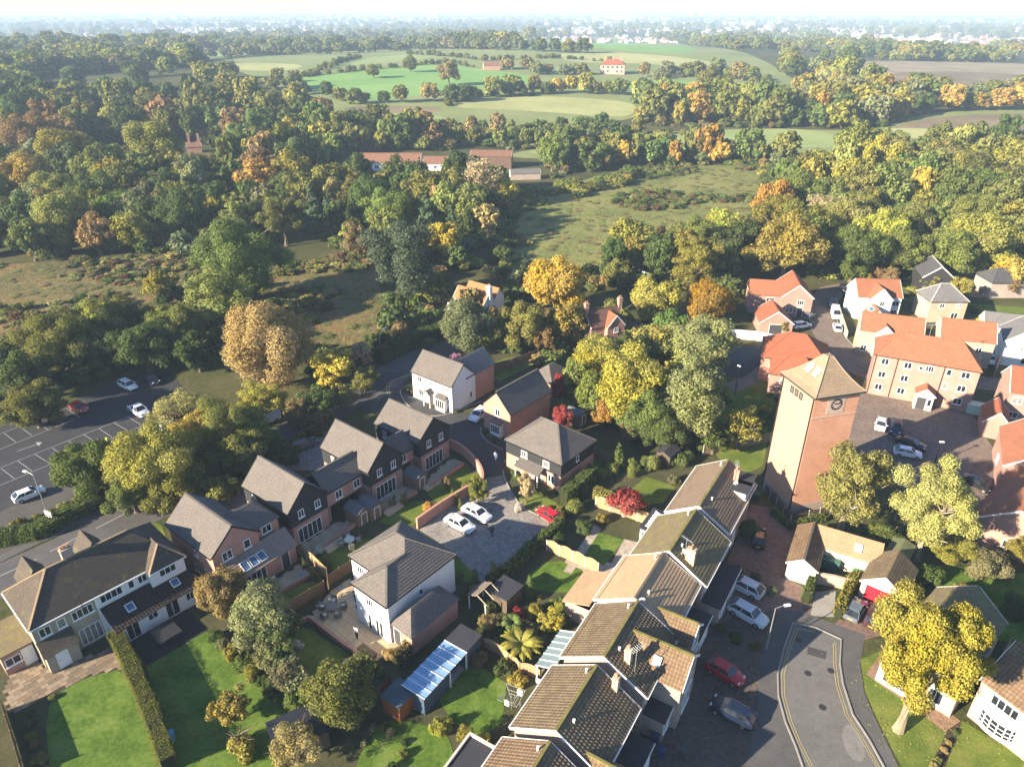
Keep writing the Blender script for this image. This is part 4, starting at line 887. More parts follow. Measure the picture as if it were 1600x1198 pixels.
# conservatories on the garden side
cs = house('white framed orangery with black edged glass roof lantern beside topmost terraced house', (16.9, 65.3, 58), 'conservatory', 'orangery')
walls(MB(), -2.0, 2.0, -1.4, 1.4, 0, 2.4).build('wall', WPAINT, cs); MB().box(-2.15, 2.15, -1.55, 1.55, 2.4, 2.58).build('roof_rim', TARR, cs)
m = MB(); hip_roof(m, -1.6, 1.6, -1.0, 1.0, 2.6, 3.0, .9, .9, 9); ln = m.build('roof_lantern', plain('lantern_glass', (.35, .47, .46), .15, .6), cs)
bars('glazing_bar', [((-1.6, y, 2.66), (-.7, 0, 3.06)) for y in (-1, 1)] + [((1.6, y, 2.66), (.7, 0, 3.06)) for y in (-1, 1)] + [((-.7, 0, 3.06), (.7, 0, 3.06))] + [((x, y, 2.68), (x * .5, 0, 3.05)) for x in (-.6, 0, .6) for y in (-1, 1)], .07, WHITE, cs)
fr = side_frame('u-', -2.0, 2.0, -1.4, 1.4)
for s in (-.7, .7): window(cs, fr, s, .4, 1.0, 1.7, 2)
cs = house('white lean-to conservatory with glass roof behind the terraced house with red car', (4.2, 46.9, 59), 'conservatory', 'conservatory')
walls(MB(), -2.4, 2.4, -.9, .9, 0, .7).build('wall', WPAINT, cs)
bars('frame_post', [((x, .85, .7), (x, .85, 2.2)) for x in (-2.3, -1.2, 0, 1.2, 2.3)], .09, WHITE, cs)
m = MB().poly([(-2.5, 1.0, 2.2), (-2.5, -.9, 2.9), (2.5, -.9, 2.9), (2.5, 1.0, 2.2)]); m.build('glass_roof', plain('conservatory_glass', (.17, .22, .22), .12, .6), cs)
bars('glazing_bar', [((x, 1.0, 2.24), (x, -.9, 2.94)) for x in (-2.4, -1.6, -.8, 0, .8, 1.6, 2.4)], .06, WHITE, cs)
cs = house('brown roofed garden room behind the clean tan tiled terraced house', (7.6, 54.6, 58.5), 'extension', 'garden_room')
walls(MB(), -2.3, 2.6, -1.5, 1.2, 0, 2.3).build('wall', B_BRN, cs); m = MB(); slope(m, [(2.8, 1.5, 2.25), (-2.5, 1.5, 2.25), (-2.5, -1.5, 3.2), (2.8, -1.5, 3.2)], .3); m.build('roof', TAN_T, cs); window(cs, side_frame('v+', -2.3, 2.6, -1.5, 1.2), 0, .3, 2.6, 1.8, 4)

# ------------------------------------------------------------------ the clock tower
TW = thing('clock_tower', 'tall square brick clock tower with pyramid roof above the tree', 'tower', (36.1, 73.5, 0), R(-75.3))
# square plan, sides 5.9
h = 2.95; H_ = 16.6
twr = walls(MB(), -h, h, -h, h, 0, H_).build('wall', B_TWR, TW)
m = MB()
for side in ('v-', 'u+'):
    c, n, t = side_frame(side, -h, h, -h, h)
PINK = brick('clock_panel_brick', (.34, .215, .155))
m = MB(); k = 8; ov = h + .42; prof = [(ov, H_ - .1), (ov - .55, H_ + .28), (ov - 1.3, H_ + 1.0), (ov - 2.2, H_ + 2.1), (.35, H_ + 3.3)]
for (a, za), (b, zb) in zip(prof, prof[1:]):
    for rot in range(4):
        q = Matrix.Rotation(rot * math.pi / 2, 4, 'Z')
        slope(m, [q @ Vector(p) for p in ((-a, -a, za), (a, -a, za), (b, -b, zb), (-b, -b, zb))], .26, .03, .05)
m.box(-.36, .36, -.36, .36, H_ + 3.25, H_ + 3.36)
m.build('roof', tiles('tower_mossy_tiles', (.235, .17, .115), (.29, .215, .15), (.20, .17, .085), .3, .2), TW)
m = MB()
for i in range(4):
    q = Matrix.Rotation(i * math.pi / 2, 4, 'Z')
    for (a, za), (b, zb) in zip(prof, prof[1:]): m.bar(q @ Vector((a, -a, za + .04)), q @ Vector((b, -b, zb + .04)), .17, .1)
m.build('hip_tiles', plain('tower_hip', (.28, .20, .14), .9), TW)
MB().box(-ov, ov, -ov, ov, H_ - .32, H_ - .14).build('eaves', plain('dark_eaves', (.035, .03, .028), .7), TW)
fu, fv = side_frame('u+', -h, h, -h, h), side_frame('v-', -h, h, -h, h)
for s in (-.85, 0, .85): window(TW, fv, s - .3, H_ - 1.75, .62, .85, 1, frame=plain('dark_opening', (.006, .005, .005), .8), pane=plain('louvre_pale', (.10, .10, .10), .6), sill=False)
c, n, t = fu; M = Matrix(((-t.x, n.x, 0, c.x), (-t.y, n.y, 0, c.y), (0, 0, 1, 0), (0, 0, 0, 1)))
pn = MB().box(-1.12, 1.12, .0, .03, H_ - 2.75, H_ - .38).build('clock_panel', PINK, TW, M=M)
m = MB(); cz = H_ - 1.5; R0 = .72
for i in range(36):
    a, b = 2 * math.pi * i / 36, 2 * math.pi * (i + 1) / 36
    m.poly([(R0 * math.sin(a), .06, cz + R0 * math.cos(a)), (R0 * math.sin(b), .06, cz + R0 * math.cos(b)), ((R0 - .07) * math.sin(b), .06, cz + (R0 - .07) * math.cos(b)), ((R0 - .07) * math.sin(a), .06, cz + (R0 - .07) * math.cos(a))])
m.build('clock_ring', GUT, pn)
for i in range(12):
    a = 2 * math.pi * i / 12
    MB().bar((.50 * math.sin(a), .06, cz + .50 * math.cos(a)), (.70 * math.sin(a), .06, cz + .70 * math.cos(a)), .04, .11).build('hour_mark', GUT, pn)
for a, L, w in ((R(-60), .36, .09), (R(62), .55, .07)): MB().bar((0, .075, cz), (L * math.sin(-a), .075, cz + L * math.cos(a)), .03, w).build('clock_hand', GUT, pn)
bars('string_course', [((h + .03, -h, H_ - 3.0), (h + .03, h, H_ - 3.0))], .06, PINK, TW, .12)
bars('downpipe', [((-h - .05, -h - .05, .2), (-h - .05, -h - .05, H_ - .4)), ((h - .12, -h - .07, .2), (h - .12, -h - .07, H_ - .4))], .13, plain('black_iron', (.02, .018, .018), .5), TW)
MB().box(-h - .04, h + .04, -h - .04, h + .04, 0, 1.3).build('plinth', B_BRN, TW)
dz = (prof[3][1] - prof[2][1]) / (prof[2][0] - prof[3][0])
for s in (-.6, .75): roof_window(TW, (s, -(prof[3][0] + .45), prof[3][1] - .42), .75, 1.1, R(-90), math.atan(dz), plain('skylight_pale', (.30, .36, .42), .1, .6))

# ------------------------------------------------------------------ garages
WG = thing('garage', 'small garage with white up-and-over door and skylit rear wing', 'garage', (32.6, 61.2, 0), R(61))
walls(MB(), -3.4, 3.4, -1.45, 1.45, 0, 2.35, 'u', 3.3).build('wall', RC, WG); gable_roof(MB(), -3.6, 3.55, -1.65, 1.65, 2.3, 3.35).build('roof', BRN_T, WG)
ridge_cap(WG, [((-3.6, 0, 3.39), (3.55, 0, 3.39))], plain('ridge_dark', (.10, .08, .06), .9))
bars('bargeboard', [((-3.63, q, 2.22), (-3.63, 0, 3.27)) for q in (-1.65, 1.65)], .05, WPAINT, WG, .2)
door(WG, side_frame('u-', -3.4, 3.4, -1.45, 1.45), 0, .05, 2.3, 2.05, WPAINT, name='garage_door')
walls(MB(), .9, 3.3, -7.1, -1.45, 0, 2.3, skip=('v+',)).build('wing_wall', RC, WG)
m = MB(); slope(m, [(.7, -7.3, 2.2), (.7, -1.65, 2.2), (3.5, -.2, 3.25), (3.5, -7.3, 3.25)], .3); m.build('wing_roof', TAN_T, WG); roof_window(WG, (2.0, -4.9, 2.72), .75, 1.0, R(180), R(20.5), plain('skylight_pale', (.30, .36, .42), .1, .6))
bars('gutter', [((.65, -7.3, 2.15), (.65, -1.65, 2.15))], .1, WPAINT, WG)
RG = thing('garage', 'gabled garage with wide red door beside the parked hatchback', 'garage', (39.7, 57.0, 0), R(51))
walls(MB(), -2.6, 2.6, -2.0, 2.0, 0, 2.3, 'u', 3.75).build('wall', RC, RG); gable_roof(MB(), -2.75, 2.75, -2.2, 2.2, 2.2, 3.8).build('roof', BRN_M, RG)
bars('bargeboard', [((-2.78, q, 2.12), (-2.78, 0, 3.72)) for q in (-2.2, 2.2)], .05, WPAINT, RG, .2)
door(RG, side_frame('u-', -2.6, 2.6, -2.0, 2.0), 0, .05, 3.0, 1.95, plain('red_door', (.42, .015, .03), .5), glz=False, name='garage_door')

# ------------------------------------------------------------------ simple builders for the estate at the upper right and the far buildings
def gable_house(label, f, wallm, roofm, wins=(), name='house', cat='house', ins=.2, capm=None, group=None, course=.3, doors=()):
    x, y, th, L, W, he, hr = f; r = thing(name, label, cat, (x, y, T(x, y) if math.hypot(x, y) > 260 else 0), R(th), group); h, w = L / 2, W / 2
    walls(MB(), -h + .1, h - .1, -w + ins, w - ins, -.5, he + .08, 'u', hr - .1).build('wall', wallm, r)
    gable_roof(MB(), -h, h, -w, w, he, hr, 'u', course).build('roof', roofm, r)
    ridge_cap(r, [((-h, 0, hr + .03), (h, 0, hr + .03))], capm or roofm)
    bars('bargeboard', [((s * (h + .02), q * w, he - .07), (s * (h + .02), 0, hr - .07)) for s in (-1, 1) for q in (-1, 1)], .05, WPAINT, r, .18)
    for (sd, s, z, ww, hh, c) in wins: window(r, side_frame(sd, -h + .1, h - .1, -w + ins, w - ins), s, z, ww, hh, c)
    for (sd, s, ww, hh, mt) in doors: door(r, side_frame(sd, -h + .1, h - .1, -w + ins, w - ins), s, .05, ww, hh, mt)
    return r
def hip_house(label, f, wallm, roofm, ins, wins=(), name='house', cat='house', group=None, capm=None, doors=()):
    x, y, th, L, W, he, hr = f; r = thing(name, label, cat, (x, y, 0), R(th), group); h, w = L / 2, W / 2
    walls(MB(), -h + .2, h - .2, -w + .2, w - .2, -.3, he + .08).build('wall', wallm, r)
    hip_roof(MB(), -h, h, -w, w, he, hr, ins, ins).build('roof', roofm, r)
    bars('hip_tiles', [((s * h, q * w, he + .05), (s * (h - ins), 0, hr + .05)) for s in (-1, 1) for q in (-1, 1)] + [((-h + ins, 0, hr + .05), (h - ins, 0, hr + .05))], .18, capm or roofm, r, .1)
    bars('gutter', rect_seg(-h, h, -w, w, he - .05), .1, GUT, r)
    for (sd, s, z, ww, hh, c) in wins: window(r, side_frame(sd, -h + .2, h - .2, -w + .2, w - .2), s, z, ww, hh, c)
    for (sd, s, ww, hh, mt) in doors: door(r, side_frame(sd, -h + .2, h - .2, -w + .2, w - .2), s, .05, ww, hh, mt)
    return r
def cross_gable(r, x0, x1, y0, y1, he, hr, wallm, roofm, back, win=None):
    """a gable facing v- that runs back into the main roof"""
    q = (x0 + x1) / 2
    walls(MB(), x0 + .12, x1 - .12, y0 + .1, y1, 0, he + .06, 'v', hr - .1, skip=('v+',)).build('gable_wall', wallm, r)
    m = MB(); slope(m, [(x0, y1, he), (x0, y0, he), (q, y0, hr), (q, back, hr)]); slope(m, [(x1, y0, he), (x1, y1, he), (q, back, hr), (q, y0, hr)]); m.build('gable_roof', roofm, r)
    bars('bargeboard', [((e, y0 - .02, he - .07), (q, y0 - .02, hr - .07)) for e in (x0, x1)], .05, WPAINT, r, .18)
    if win: window(r, side_frame('v-', x0, x1, y0 + .1, y1), *win)
AP = hip_house('three storey brick apartment block with hipped red roof and gabled porch', (64.9, 101.0, -25.6, 14.7, 7.2, 6.9, 9.9), B_MIX, RED_T, 3.1,
    [('v-', s, z, w_, 1.05, c) for z in (1.0, 3.2, 5.45) for s, w_, c in ((-5.6, 1.1, 2), (-2.4, 1.1, 2), (5.4, 1.2, 2), (3.2, .7, 1)) if not (z < 2 and s == 3.2)] + [('v-', .6, 5.5, 1.1, 1.0, 3), ('v-', -.6, 5.6, .6, .6, 1), ('u+', -1.2, 3.2, 1.0, 1.1, 2), ('u+', 1.2, 5.4, 1.0, 1.1, 2)], 'apartment_block', 'apartments', capm=RED_T)
m = MB(); gable_roof(m, -.6, 2.2, -5.9, -3.5, 2.6, 3.7, 'v'); m.build('porch_roof', RED_T, AP)
walls(MB(), -.45, 2.05, -5.6, -3.6, 0, 2.6, 'v', 3.6, skip=('v+',)).build('porch_wall', RC, AP); door(AP, side_frame('v-', -.45, 2.05, -5.6, -3.6), -.35, .05, 1.3, 2.05, DARKF); window(AP, side_frame('v-', -.45, 2.05, -5.6, -3.6), .75, .8, .6, 1.2, 1)
bars('bargeboard', [((e, -5.92, 2.52), (.8, -5.92, 3.62)) for e in (-.6, 2.2)], .05, WPAINT, AP, .18)
bars('downpipe', [((x, -3.46, .1), (x, -3.46, 6.8)) for x in (-7.0, -3.9, 2.5)], .09, GUT, AP)
aerial(AP, -.3, .3, 9.6, 2.2, .5)
LR = hip_house('dark red hipped building directly behind the clock tower', (47.0, 107.5, -20, 10.5, 8.5, 4.4, 7.6), B_RED, RED_T2, 4.0, [('v-', -3, 2.9, 1.2, 1.0, 2), ('v-', 0, 2.9, 1.2, 1.0, 2)])
L2 = hip_house('lower hipped brick wing tucked against the back of the clock tower', (44.8, 101.0, -20, 7.5, 5.6, 4.2, 6.6), B_RED, RED_T2, 2.6, [('u-', 0, 2.6, 1.0, 1.0, 2), ('v-', -1.5, 2.6, 1.0, 1.0, 2)], 'house_wing', 'building')
LG = gable_house('brick house with tall front gable at the head of the estate road', (57.4, 137.4, 80, 9.3, 6.2, 4.1, 6.7), B_MIX, RED_T2, [('u-', .7, 2.6, 1.3, 1.0, 3), ('u-', -1.2, .9, 1.4, 1.2, 2), ('v-', -1.5, 2.6, 1.0, 1.0, 2)], doors=[('u-', .8, 1.0, 2.0, DARKF)])
wg = walls(MB(), -4.2, 1.4, 2.9, 9.0, 0, 4.15).build('wing_wall', B_MIX, LG); gable_roof(MB(), -4.4, 1.6, .3, 9.2, 4.1, 6.4, 'v').build('wing_roof', RED_T, LG); window(LG, side_frame('u-', -4.2, 1.4, 2.9, 9.0), .9, 2.7, 1.5, 1.0, 3)
gg = gable_house('brick garage with dark red roof in shade behind the white boundary wall', (50.2, 127.3, 84, 6.5, 6.4, 2.3, 4.7), B_MIX, RED_T2, name='garage', cat='garage', doors=[('u-', 0, 2.4, 2.0, DARKF)])
WH = gable_house('white rendered house with orange roof and cross gable on the estate road', (72.5, 134.8, -4, 8.6, 6.4, 4.6, 7.3), RW, RED_T, [('v-', 3.2, 2.9, 1.2, 1.0, 2), ('u-', 0, 3.0, 1.0, 1.0, 2), ('v-', 3.2, .8, 1.2, 1.2, 2), ('u-', .9, .8, 1.0, 1.2, 2)])
cross_gable(WH, -2.6, 1.9, -4.6, -3.0, 4.6, 6.9, RW, RED_T, -.6, (0.3, 3.3, .9, 1.0, 2))
m = MB(); gable_roof(m, -3.2, -.2, -7.6, -4.4, 2.4, 3.9, 'v'); m.build('conservatory_roof', RED_T, WH); walls(MB(), -3.0, -.4, -7.4, -4.4, 0, 2.4, 'v', 3.8, skip=('v+',)).build('conservatory_wall', RW, WH); window(WH, side_frame('v-', -3.0, -.4, -7.4, -4.4), 0, .5, 2.2, 1.7, 4); roof_window(WH, (-2.45, -6.0, 3.2), 1.6, 1.0, R(180), R(45))
DH = hip_house('brick house with slate grey hipped roof beyond the orange roofed row', (85.2, 133.1, 0, 7.6, 6.2, 4.3, 7.0), B_BUFF, SLATE, 2.9, [('v-', -1.3, 3.0, 1.0, .95, 2), ('v-', 2.0, 3.0, 1.0, .95, 2), ('v-', 1.6, .8, 1.4, 1.2, 2), ('u-', 0, 3.0, .9, 1.0, 2)], capm=plain('pale_ridge', (.42, .38, .33), .8))
R1 = gable_house('orange roofed brick row house with small cross gable beside the vans', (67.0, 116.4, -20, 10.2, 5.2, 4.6, 7.2), B_BUFF, RED_T, [('v-', 3, 2.8, 1.0, 1.0, 2), ('v-', -3.8, .8, 1.0, 1.1, 2), ('u-', 0, 2.8, .9, 1.0, 2)])
cross_gable(R1, -2.6, .6, -3.2, -2.3, 4.6, 6.1, RC, RED_T, -1.0, (0, 3.0, .8, 1.0, 2))
R2 = gable_house('orange roofed brick row house right of the narrow shaded gap', (78.2, 113.0, -16, 8.6, 5.2, 4.8, 7.6), B_BUFF, RED_T, [('v-', 2, 2.8, 1.0, 1.0, 2), ('v-', -2, 2.8, 1.0, 1.0, 2)], doors=[('v-', 1.5, 2.3, 2.1, plain('brown_door', (.25, .16, .07), .6))])
BR_ = gable_house('black weatherboarded barn house with pale ridge under the wood', (91.3, 147.8, 77, 8, 6.5, 4.2, 6.8), boards('black_boards', (.03, .03, .032)), SLATE_D, [('v-', 0, 2.0, 1.0, 1.0, 2)], name='barn', cat='barn', capm=plain('pale_ridge', (.42, .38, .33), .8))
BR2 = hip_house('dark slate outbuilding cut by the photo edge near the wood', (106.0, 146.5, 0, 9, 6.5, 3.4, 5.6), B_BRN, SLATE_D, 2.5, [], 'outbuilding', 'building')
GL = gable_house('small grey roofed garage beside the little gold tree', (92.0, 124.0, -20, 6.5, 5, 2.4, 4.4), RC, SLATE, name='garage', cat='garage')
WR = gable_house('white rendered house with grey roof at the far end of the estate road', (89.0, 113.6, 62, 8, 6.5, 4.3, 7.0), RW, SLATE, [('u-', 0, 3.0, 1.2, 1.0, 2), ('u-', .8, .8, 1.4, 1.2, 2), ('v-', -2, 2.9, 1.2, 1.0, 2), ('v-', -2, .8, 1.4, 1.2, 2)])
RCh = gable_house('two storey brick house behind the bin store at the tower courtyard end', (78.6, 93.6, -22, 9, 7, 5.0, 7.8), B_MIX, RED_T2, [('v-', -3.2, 3.3, 1.3, 1.1, 2), ('v-', -3.2, .9, 1.4, 1.0, 2), ('v-', 0, 3.3, 1.2, 1.1, 2)])
SG = gable_house('little red gabled bin store beside the green container', (70.3, 89.5, 62, 5.2, 3.6, 2.4, 4.3), B_MIX, RED_T2, name='bin_store', cat='outbuilding')
RA = gable_house('long low brick range with orange roof along the right photo edge', (60.8, 67.2, 43, 13.8, 8.4, 3.0, 6.3), B_MIX, RED_T, [('u-', 0, 1.0, 1.2, 1.0, 2)])
RB = gable_house('taller orange roofed house behind the long low brick range', (68.0, 77.4, 61, 11, 8.2, 4.0, 7.2), B_MIX, RED_T, [('v+', 0, 1.4, 1.2, 1.1, 2)])
KH = gable_house('buff gabled house half hidden behind the large yellow tree', (39.9, 46.9, 41, 9.6, 6.2, 4.9, 7.3), B_BUFF, MOSS_T, [('u-', -1.6, 3.0, 1.5, 1.1, 2), ('u-', 1.5, 3.0, 1.1, 1.1, 2), ('u-', 1.4, .6, 1.2, 1.5, 2), ('v-', 1, 3, 1.2, 1, 2)])
o = MB().box(-5.6, -4.72, -.3, 3.2, 0, 2.3).build('porch', WPAINT, KH); window(KH, (Vector((-5.6, 1.4, 0)), Vector((-1, 0, 0)), Vector((0, -1, 0))), 0, .5, 2.6, 1.5, 5, 2)
BH = gable_house('pale buff house with white bow window at the lower right corner', (45.0, 39.8, -62, 8.6, 7.4, 4.5, 7.3), B_BUFF, BRN_T, [('v-', -2.0, 3.0, 2.2, 1.1, 4), ('v-', 1.6, 3.0, 2.0, 1.1, 4), ('v-', 1.8, .7, 2.0, 1.3, 4)])
b = MB(); pts = [(-1.4 + 2.6, -3.5), (-1.1 + 2.6 - 2.4, -3.5)]
arc = [(-2.0 + 1.5 * math.sin(a), -3.4 - .75 * math.cos(a)) for a in np.linspace(-1.4, 1.4, 8)]
MB().prism(arc, .5, .9).build('bow_sill', WPAINT, BH); MB().prism(arc, 2.2, 2.35).build('bow_head', WPAINT, BH); MB().prism([((x + 2) * .97 - 2, y * .985) for x, y in arc], .9, 2.2).build('bow_window', GLASS, BH)
bars('bow_mullion', [((x, y, .9), (x, y, 2.2)) for x, y in arc], .09, WHITE, BH); bars('bow_transom', [((*arc[i], z), (*arc[i + 1], z)) for i in range(7) for z in (1.3, 1.75)], .05, WHITE, BH)
chimney(BH, -3.0, 1.0, 6, 8.2, .9, .6, B_BUFF, 2)
# cottages in the trees
CW = gable_house('white cottage with twin orange pitched roofs and tall white chimney', (-7.5, 131.0, -36, 7.6, 3.6, 4.6, 6.6), RW, tiles('cottage_orange_tiles', (.36, .13, .055), (.43, .18, .085), None, 0, .2), [('u+', 0, 2.6, .7, .9, 1), ('v-', 1, 2.7, .9, .9, 2)], name='cottage', cat='cottage')
walls(MB(), -3.7, 3.7, 1.7, 5.0, 0, 4.7, 'u', 6.6).build('rear_wall', RW, CW); gable_roof(MB(), -3.8, 3.8, 1.6, 5.2, 4.6, 6.65).build('rear_roof', tiles('cottage_orange_tiles', (.36, .13, .055), (.43, .18, .085), None, 0, .2), CW)
chimney(CW, 3.75, .2, 0, 8.0, .9, .8, RW, 2); walls(MB(), -5.6, -3.7, -1.4, 1.4, 0, 3.0).build('side_wall', RW, CW); m = MB(); slope(m, [(-5.8, 1.5, 2.4), (-5.8, -1.5, 2.4), (-3.8, -1.5, 3.4), (-3.8, 1.5, 3.4)]); m.build('side_roof', SLATE, CW)
CB = gable_house('brick cottage with two stacks and gabled dormer among yellow trees', (16.6, 121.5, 24, 7.4, 5.0, 4.0, 6.4), B_RED, tiles('plum_tiles', (.115, .06, .05), (.15, .08, .065), None, 0, .2), name='cottage', cat='cottage')
cross_gable(CB, -.9, 2.9, -3.4, -2.3, 4.0, 6.1, B_RED, RED_T2, -.4, (0, 2.8, .9, .9, 2))
for x in (-3.5, 3.5): chimney(CB, x, 0, 5.5, 8.0, .7, .7, B_ORG, 2)
# farm and houses far off
FARM = tiles('farm_rust_tiles', (.17, .085, .055), (.23, .125, .085), (.30, .24, .18), .1, .4)
def far_at(px, py): p = G(px, py); return p.x, p.y
x, y = far_at(610, 266.5); FB = gable_house('long white farm barn with rusty roof in the trees', (x, y + 3, 0, 23.5, 7, 2.9, 5.9), RW, FARM, [('v-', s, .8, 1.6, 1.1, 2) for s in (-10.5, -8, -5, -2)], name='farm_barn', cat='barn')
x, y = far_at(678, 267); gable_house('short white stable adjoining the long white farm barn', (x + .5, y + 3, 0, 9.5, 6, 2.5, 4.8), RW, FARM, [('v-', s, .8, 1.3, 1.1, 2) for s in (-3, 0, 3)], name='stable', cat='barn')
x, y = far_at(548, 268); gable_house('small dark boarded shed at the end of the white farm barn', (x, y + 2, 90, 9, 6, 2.4, 4.2), boards('black_boards', (.03, .03, .032)), SLATE_D, name='farm_shed', cat='shed')
x, y = far_at(768, 264); ob = gable_house('brown boarded hay barn with rusty roof beside the pale autumn tree', (x, y + 4, -4, 16, 8, 4.6, 6.2), boards('brown_boards', (.12, .075, .05)), FARM, name='hay_barn', cat='barn')
x, y = far_at(820, 279); gable_house('low grey farm building beyond the hay barn', (x, y, 8, 11, 5, 2.2, 3.4), B_BRN, SLATE, name='farm_shed', cat='shed')
x, y = far_at(158, 251); gable_house('low cream outbuilding between trees at the left edge wood', (x, y, -3, 13, 5, 3.2, 4.4), RC, BRN_T, name='outbuilding', cat='building')
x, y = far_at(305, 238); hh = gable_house('house with tall chimneys hidden in the left wood', (x, y, 20, 6, 4.4, 2.4, 4.2), B_RED, FARM); chimney(hh, -1.6, 0, 3, 7.5, 1.0, .7, B_RED, 2); chimney(hh, 2.2, 0, 3, 7.2, 1.0, .7, B_RED, 2)
x, y = far_at(957, 116); mh = hip_house('large pink brick manor house on the far hill', (x, y, -10, 19, 12, 7, 10.5), brick('pink_brick', (.30, .14, .10)), RED_T2, 6, [('v-', s, z, 1.6, 2, 2) for s in (-7, -3.5, 0, 3.5, 7) for z in (1.2, 4.2)], 'manor_house', 'manor'); mh.location.z = float(T(x, y))
for q in (-6, 0, 6): chimney(mh, q, 0, 8, 12.5, 1.4, 1.0, B_RED, 2)
x, y = far_at(768, 110); gable_house('red roofed farmhouse beside the far green field', (x, y, 8, 13, 8, 3.4, 6.2), B_RED, FARM)
x, y = far_at(118, 90); gable_house('white gabled house below the far left ridge', (x, y, 30, 15, 10, 6, 12), RW, SLATE_D); x, y = far_at(150, 92); gable_house('low white house right of the gabled one on the far ridge', (x, y, 5, 22, 9, 4, 8), RW, RED_T2)
# ------------------------------------------------------------------ the air: thin even haze over the whole place
def haze():
    m = bpy.data.materials.new('haze_air'); m.use_nodes = True; t = m.node_tree
    for n in list(t.nodes):
        if n.type == 'BSDF_PRINCIPLED': t.nodes.remove(n)
    v = t.nodes.new('ShaderNodeVolumePrincipled'); v.inputs['Color'].default_value = (.60, .79, 1.0, 1); v.inputs['Density'].default_value = HAZE; v.inputs['Anisotropy'].default_value = 0.0
    t.links.new(v.outputs[0], t.nodes['Material Output'].inputs['Volume'])
    o = kind(MB().box(-47000, 47000, -47000, 47000, -25, 57).build('haze', m), 'stuff'); return o
HAZE = .00024
haze()
# ------------------------------------------------------------------ trees: crowns of many leaf sprays on clumps, tapered trunks with limbs
LEAF = leafmat(); BARK = bark(); BARK_P = bark('pale_bark', (.30, .25, .18)); BARK_W = bark('warm_bark', (.25, .195, .135))
TINT = {'ol': (.168, .178, .045), 'dg': (.078, .110, .034), 'mg': (.112, .152, .040), 'lg': (.205, .225, .062), 'yg': (.255, .235, .046), 'ye': (.40, .335, .050), 'go': (.45, .285, .030), 'gm': (.38, .285, .038), 'or': (.345, .225, .048),
        'ru': (.225, .160, .062), 'ta': (.265, .212, .080), 'gg': (.175, .190, .085), 'rd': (.29, .052, .042), 'bg': (.078, .118, .062), 'pa': (.36, .295, .15), 'pk': (.55, .28, .38), 'wh': (.6, .58, .52), 'st': (.29, .268, .085), 'pg': (.25, .255, .095), 'y2': (.33, .30, .05), 'br': (.12, .085, .05)}
WORD = {'ol': 'olive-green', 'dg': 'dark green', 'mg': 'mid-green', 'lg': 'light green', 'yg': 'yellow-green', 'ye': 'golden yellow', 'or': 'orange', 'ru': 'rusty brown', 'ta': 'tan', 'gg': 'grey-green', 'rd': 'red', 'bg': 'bluish green', 'pa': 'straw-pale', 'st': 'straw-yellow', 'pg': 'pale green', 'y2': 'yellowing', 'br': 'bare brown'}
def clumps(g, kind_):
    """centres and radii of the leaf clumps of a crown of radius 1 standing on z=0"""
    C = []
    if kind_ == 'conifer':
        for i in range(15):
            z = .25 + 2.9 * i / 14; r = .82 * (1 - i / 14.6) + .06
            for k in range(max(1, int(7 * r + 1))):
                a = g.uniform(0, 6.28); C.append((r * .62 * math.cos(a), r * .62 * math.sin(a), z, r * .38 + .06, .6))
        return C
    if kind_ == 'column':
        for i in range(12): C.append((g.uniform(-.25, .25), g.uniform(-.25, .25), .3 + 2.6 * i / 11, .62 * (1 - .55 * (i / 11) ** 2), 1.1))
        return C
    if kind_ == 'bush':
        for i in range(16):
            a, r = g.uniform(0, 6.28), g.uniform(.15, .68); C.append((r * math.cos(a), r * math.sin(a), g.uniform(.25, .85) * (1.05 - .5 * r), g.uniform(.28, .42), .9))
        return C
    if kind_ == 'maple':
        for i in range(20):
            a, r = g.uniform(0, 6.28), g.uniform(.1, .85); C.append((r * math.cos(a), r * math.sin(a), 1.2 - .55 * r * r + g.uniform(-.12, .1), g.uniform(.22, .36), .45))
        return C
    lo, hi, flat, K, rr = {'round': (.22, 2.1, .85, 48, (.22, .38)), 'oak': (.2, 1.9, .8, 54, (.18, .36)), 'tall': (.2, 3.25, .9, 56, (.22, .38)), 'airy': (.35, 2.35, .8, 56, (.14, .28)), 'bare': (.6, 2.25, .9, 56, (.14, .26)), 'spread': (.6, 1.6, .7, 46, (.2, .34)), 'lofty': (.7, 2.15, .8, 70, (.13, .25))}[kind_]
    cz, rz = (lo + hi) / 2, (hi - lo) / 2
    for i in range(K):
        d = g.normal(size=3); d /= np.linalg.norm(d)
        if d[2] < -.8: d[2] *= -.6
        s = g.uniform(.40, .88) * (1 + .16 * math.sin(3 * math.atan2(d[1], d[0]) + i % 3))
        C.append((d[0] * s, d[1] * s, cz + d[2] * rz * min(s * 1.12, .9), g.uniform(*rr), flat))
    return C
